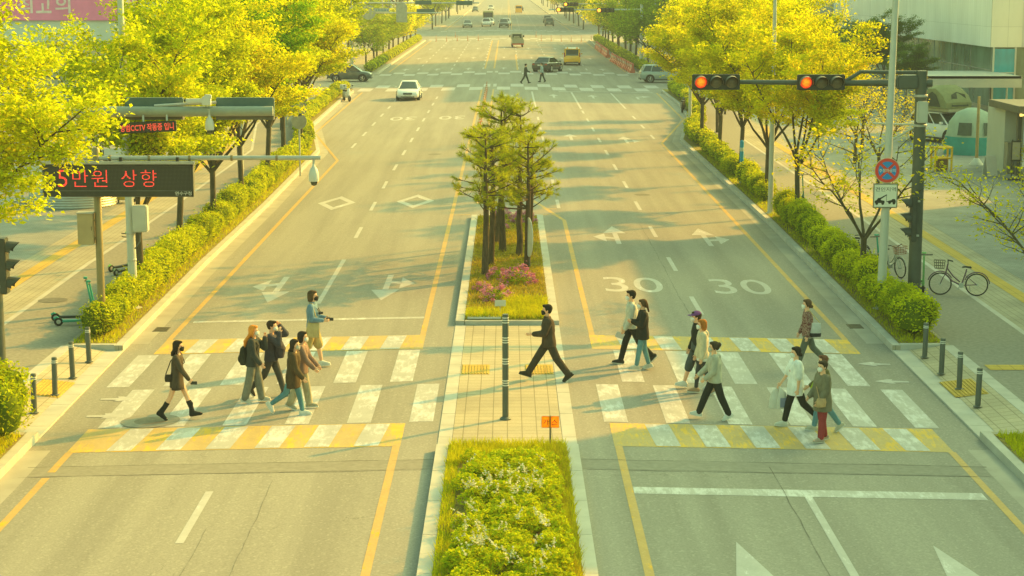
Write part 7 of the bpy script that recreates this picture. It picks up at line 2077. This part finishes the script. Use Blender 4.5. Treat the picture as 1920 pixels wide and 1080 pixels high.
# ------------------------------------------------------------------ haze, sky, sun, camera
hz = MB(); hz.box((0, 700, 44), (1400, 2400, 92))
HAZE = tag(hz.build('haze', []), 'thin warm afternoon haze filling the air over the avenue', kind='structure')
t = NT('haze_air'); ab = t.n('ShaderNodeVolumeAbsorption'); ab.inputs['Density'].default_value = HZ_D; ab.inputs['Color'].default_value = (0, 0, 0, 1)
em = t.n('ShaderNodeEmission'); em.inputs['Color'].default_value = (*HZ_C, 1); em.inputs['Strength'].default_value = HZ_D  # even glow stands in for sunlight scattered by the haze
ad = t.n('ShaderNodeAddShader'); t.l(ab.outputs[0], ad.inputs[0]); t.l(em.outputs[0], ad.inputs[1]); t.l(ad.outputs[0], t.out.inputs['Volume'])
HAZE.data.materials.append(t.mat)

SUN_EL, SUN_AZ = rad(26), rad(37)          # azimuth measured from +X towards +Y
sd = Vector((math.cos(SUN_EL) * math.cos(SUN_AZ), math.cos(SUN_EL) * math.sin(SUN_AZ), math.sin(SUN_EL)))
sun = bpy.data.lights.new('sun', 'SUN'); sun.energy = SUN_E; sun.angle = rad(.6); sun.color = SUN_C
so = bpy.data.objects.new('sun', sun); col.objects.link(so); so.rotation_euler = sd.to_track_quat('Z', 'Y').to_euler(); so.location = sd * 200
w = bpy.data.worlds.new('World'); scene.world = w; w.use_nodes = True
nt = w.node_tree; nt.nodes.clear()
sky = nt.nodes.new('ShaderNodeTexSky'); sky.sky_type = 'NISHITA'; sky.sun_disc = False; sky.sun_elevation = SUN_EL; sky.sun_rotation = math.pi / 2 - SUN_AZ; sky.dust_density = 4; sky.air_density = 1.2
mx = nt.nodes.new('ShaderNodeMix'); mx.data_type = 'RGBA'; mx.blend_type = 'MULTIPLY'; mx.inputs[0].default_value = 1; mx.inputs[7].default_value = (*SKY_T, 1)
bg = nt.nodes.new('ShaderNodeBackground'); bg.inputs[1].default_value = SKY_S; wo = nt.nodes.new('ShaderNodeOutputWorld')
nt.links.new(sky.outputs[0], mx.inputs[6]); nt.links.new(mx.outputs[2], bg.inputs[0]); nt.links.new(bg.outputs[0], wo.inputs[0])

cam = bpy.data.cameras.new('camera'); co = bpy.data.objects.new('camera', cam); col.objects.link(co)
cam.sensor_width = 36; cam.lens = F_PX / 1920 * 36; cam.clip_start = .5; cam.clip_end = 8000
co.location = (0, 0, CAM_H); co.rotation_euler = (math.pi / 2 - PITCH, 0, -YAW)
scene.camera = co
scene.view_settings.view_transform = 'Standard'; scene.view_settings.look = 'None'; scene.view_settings.exposure = 0
scene.render.resolution_x = 1024; scene.render.resolution_y = 576
c = scene.cycles
c.max_bounces = 5; c.diffuse_bounces = 3; c.glossy_bounces = 2; c.transmission_bounces = 4; c.volume_bounces = 0; c.transparent_max_bounces = 4
c.use_denoising = True; c.sample_clamp_indirect = 6
try: c.denoiser = 'OPENIMAGEDENOISE'
except Exception: pass
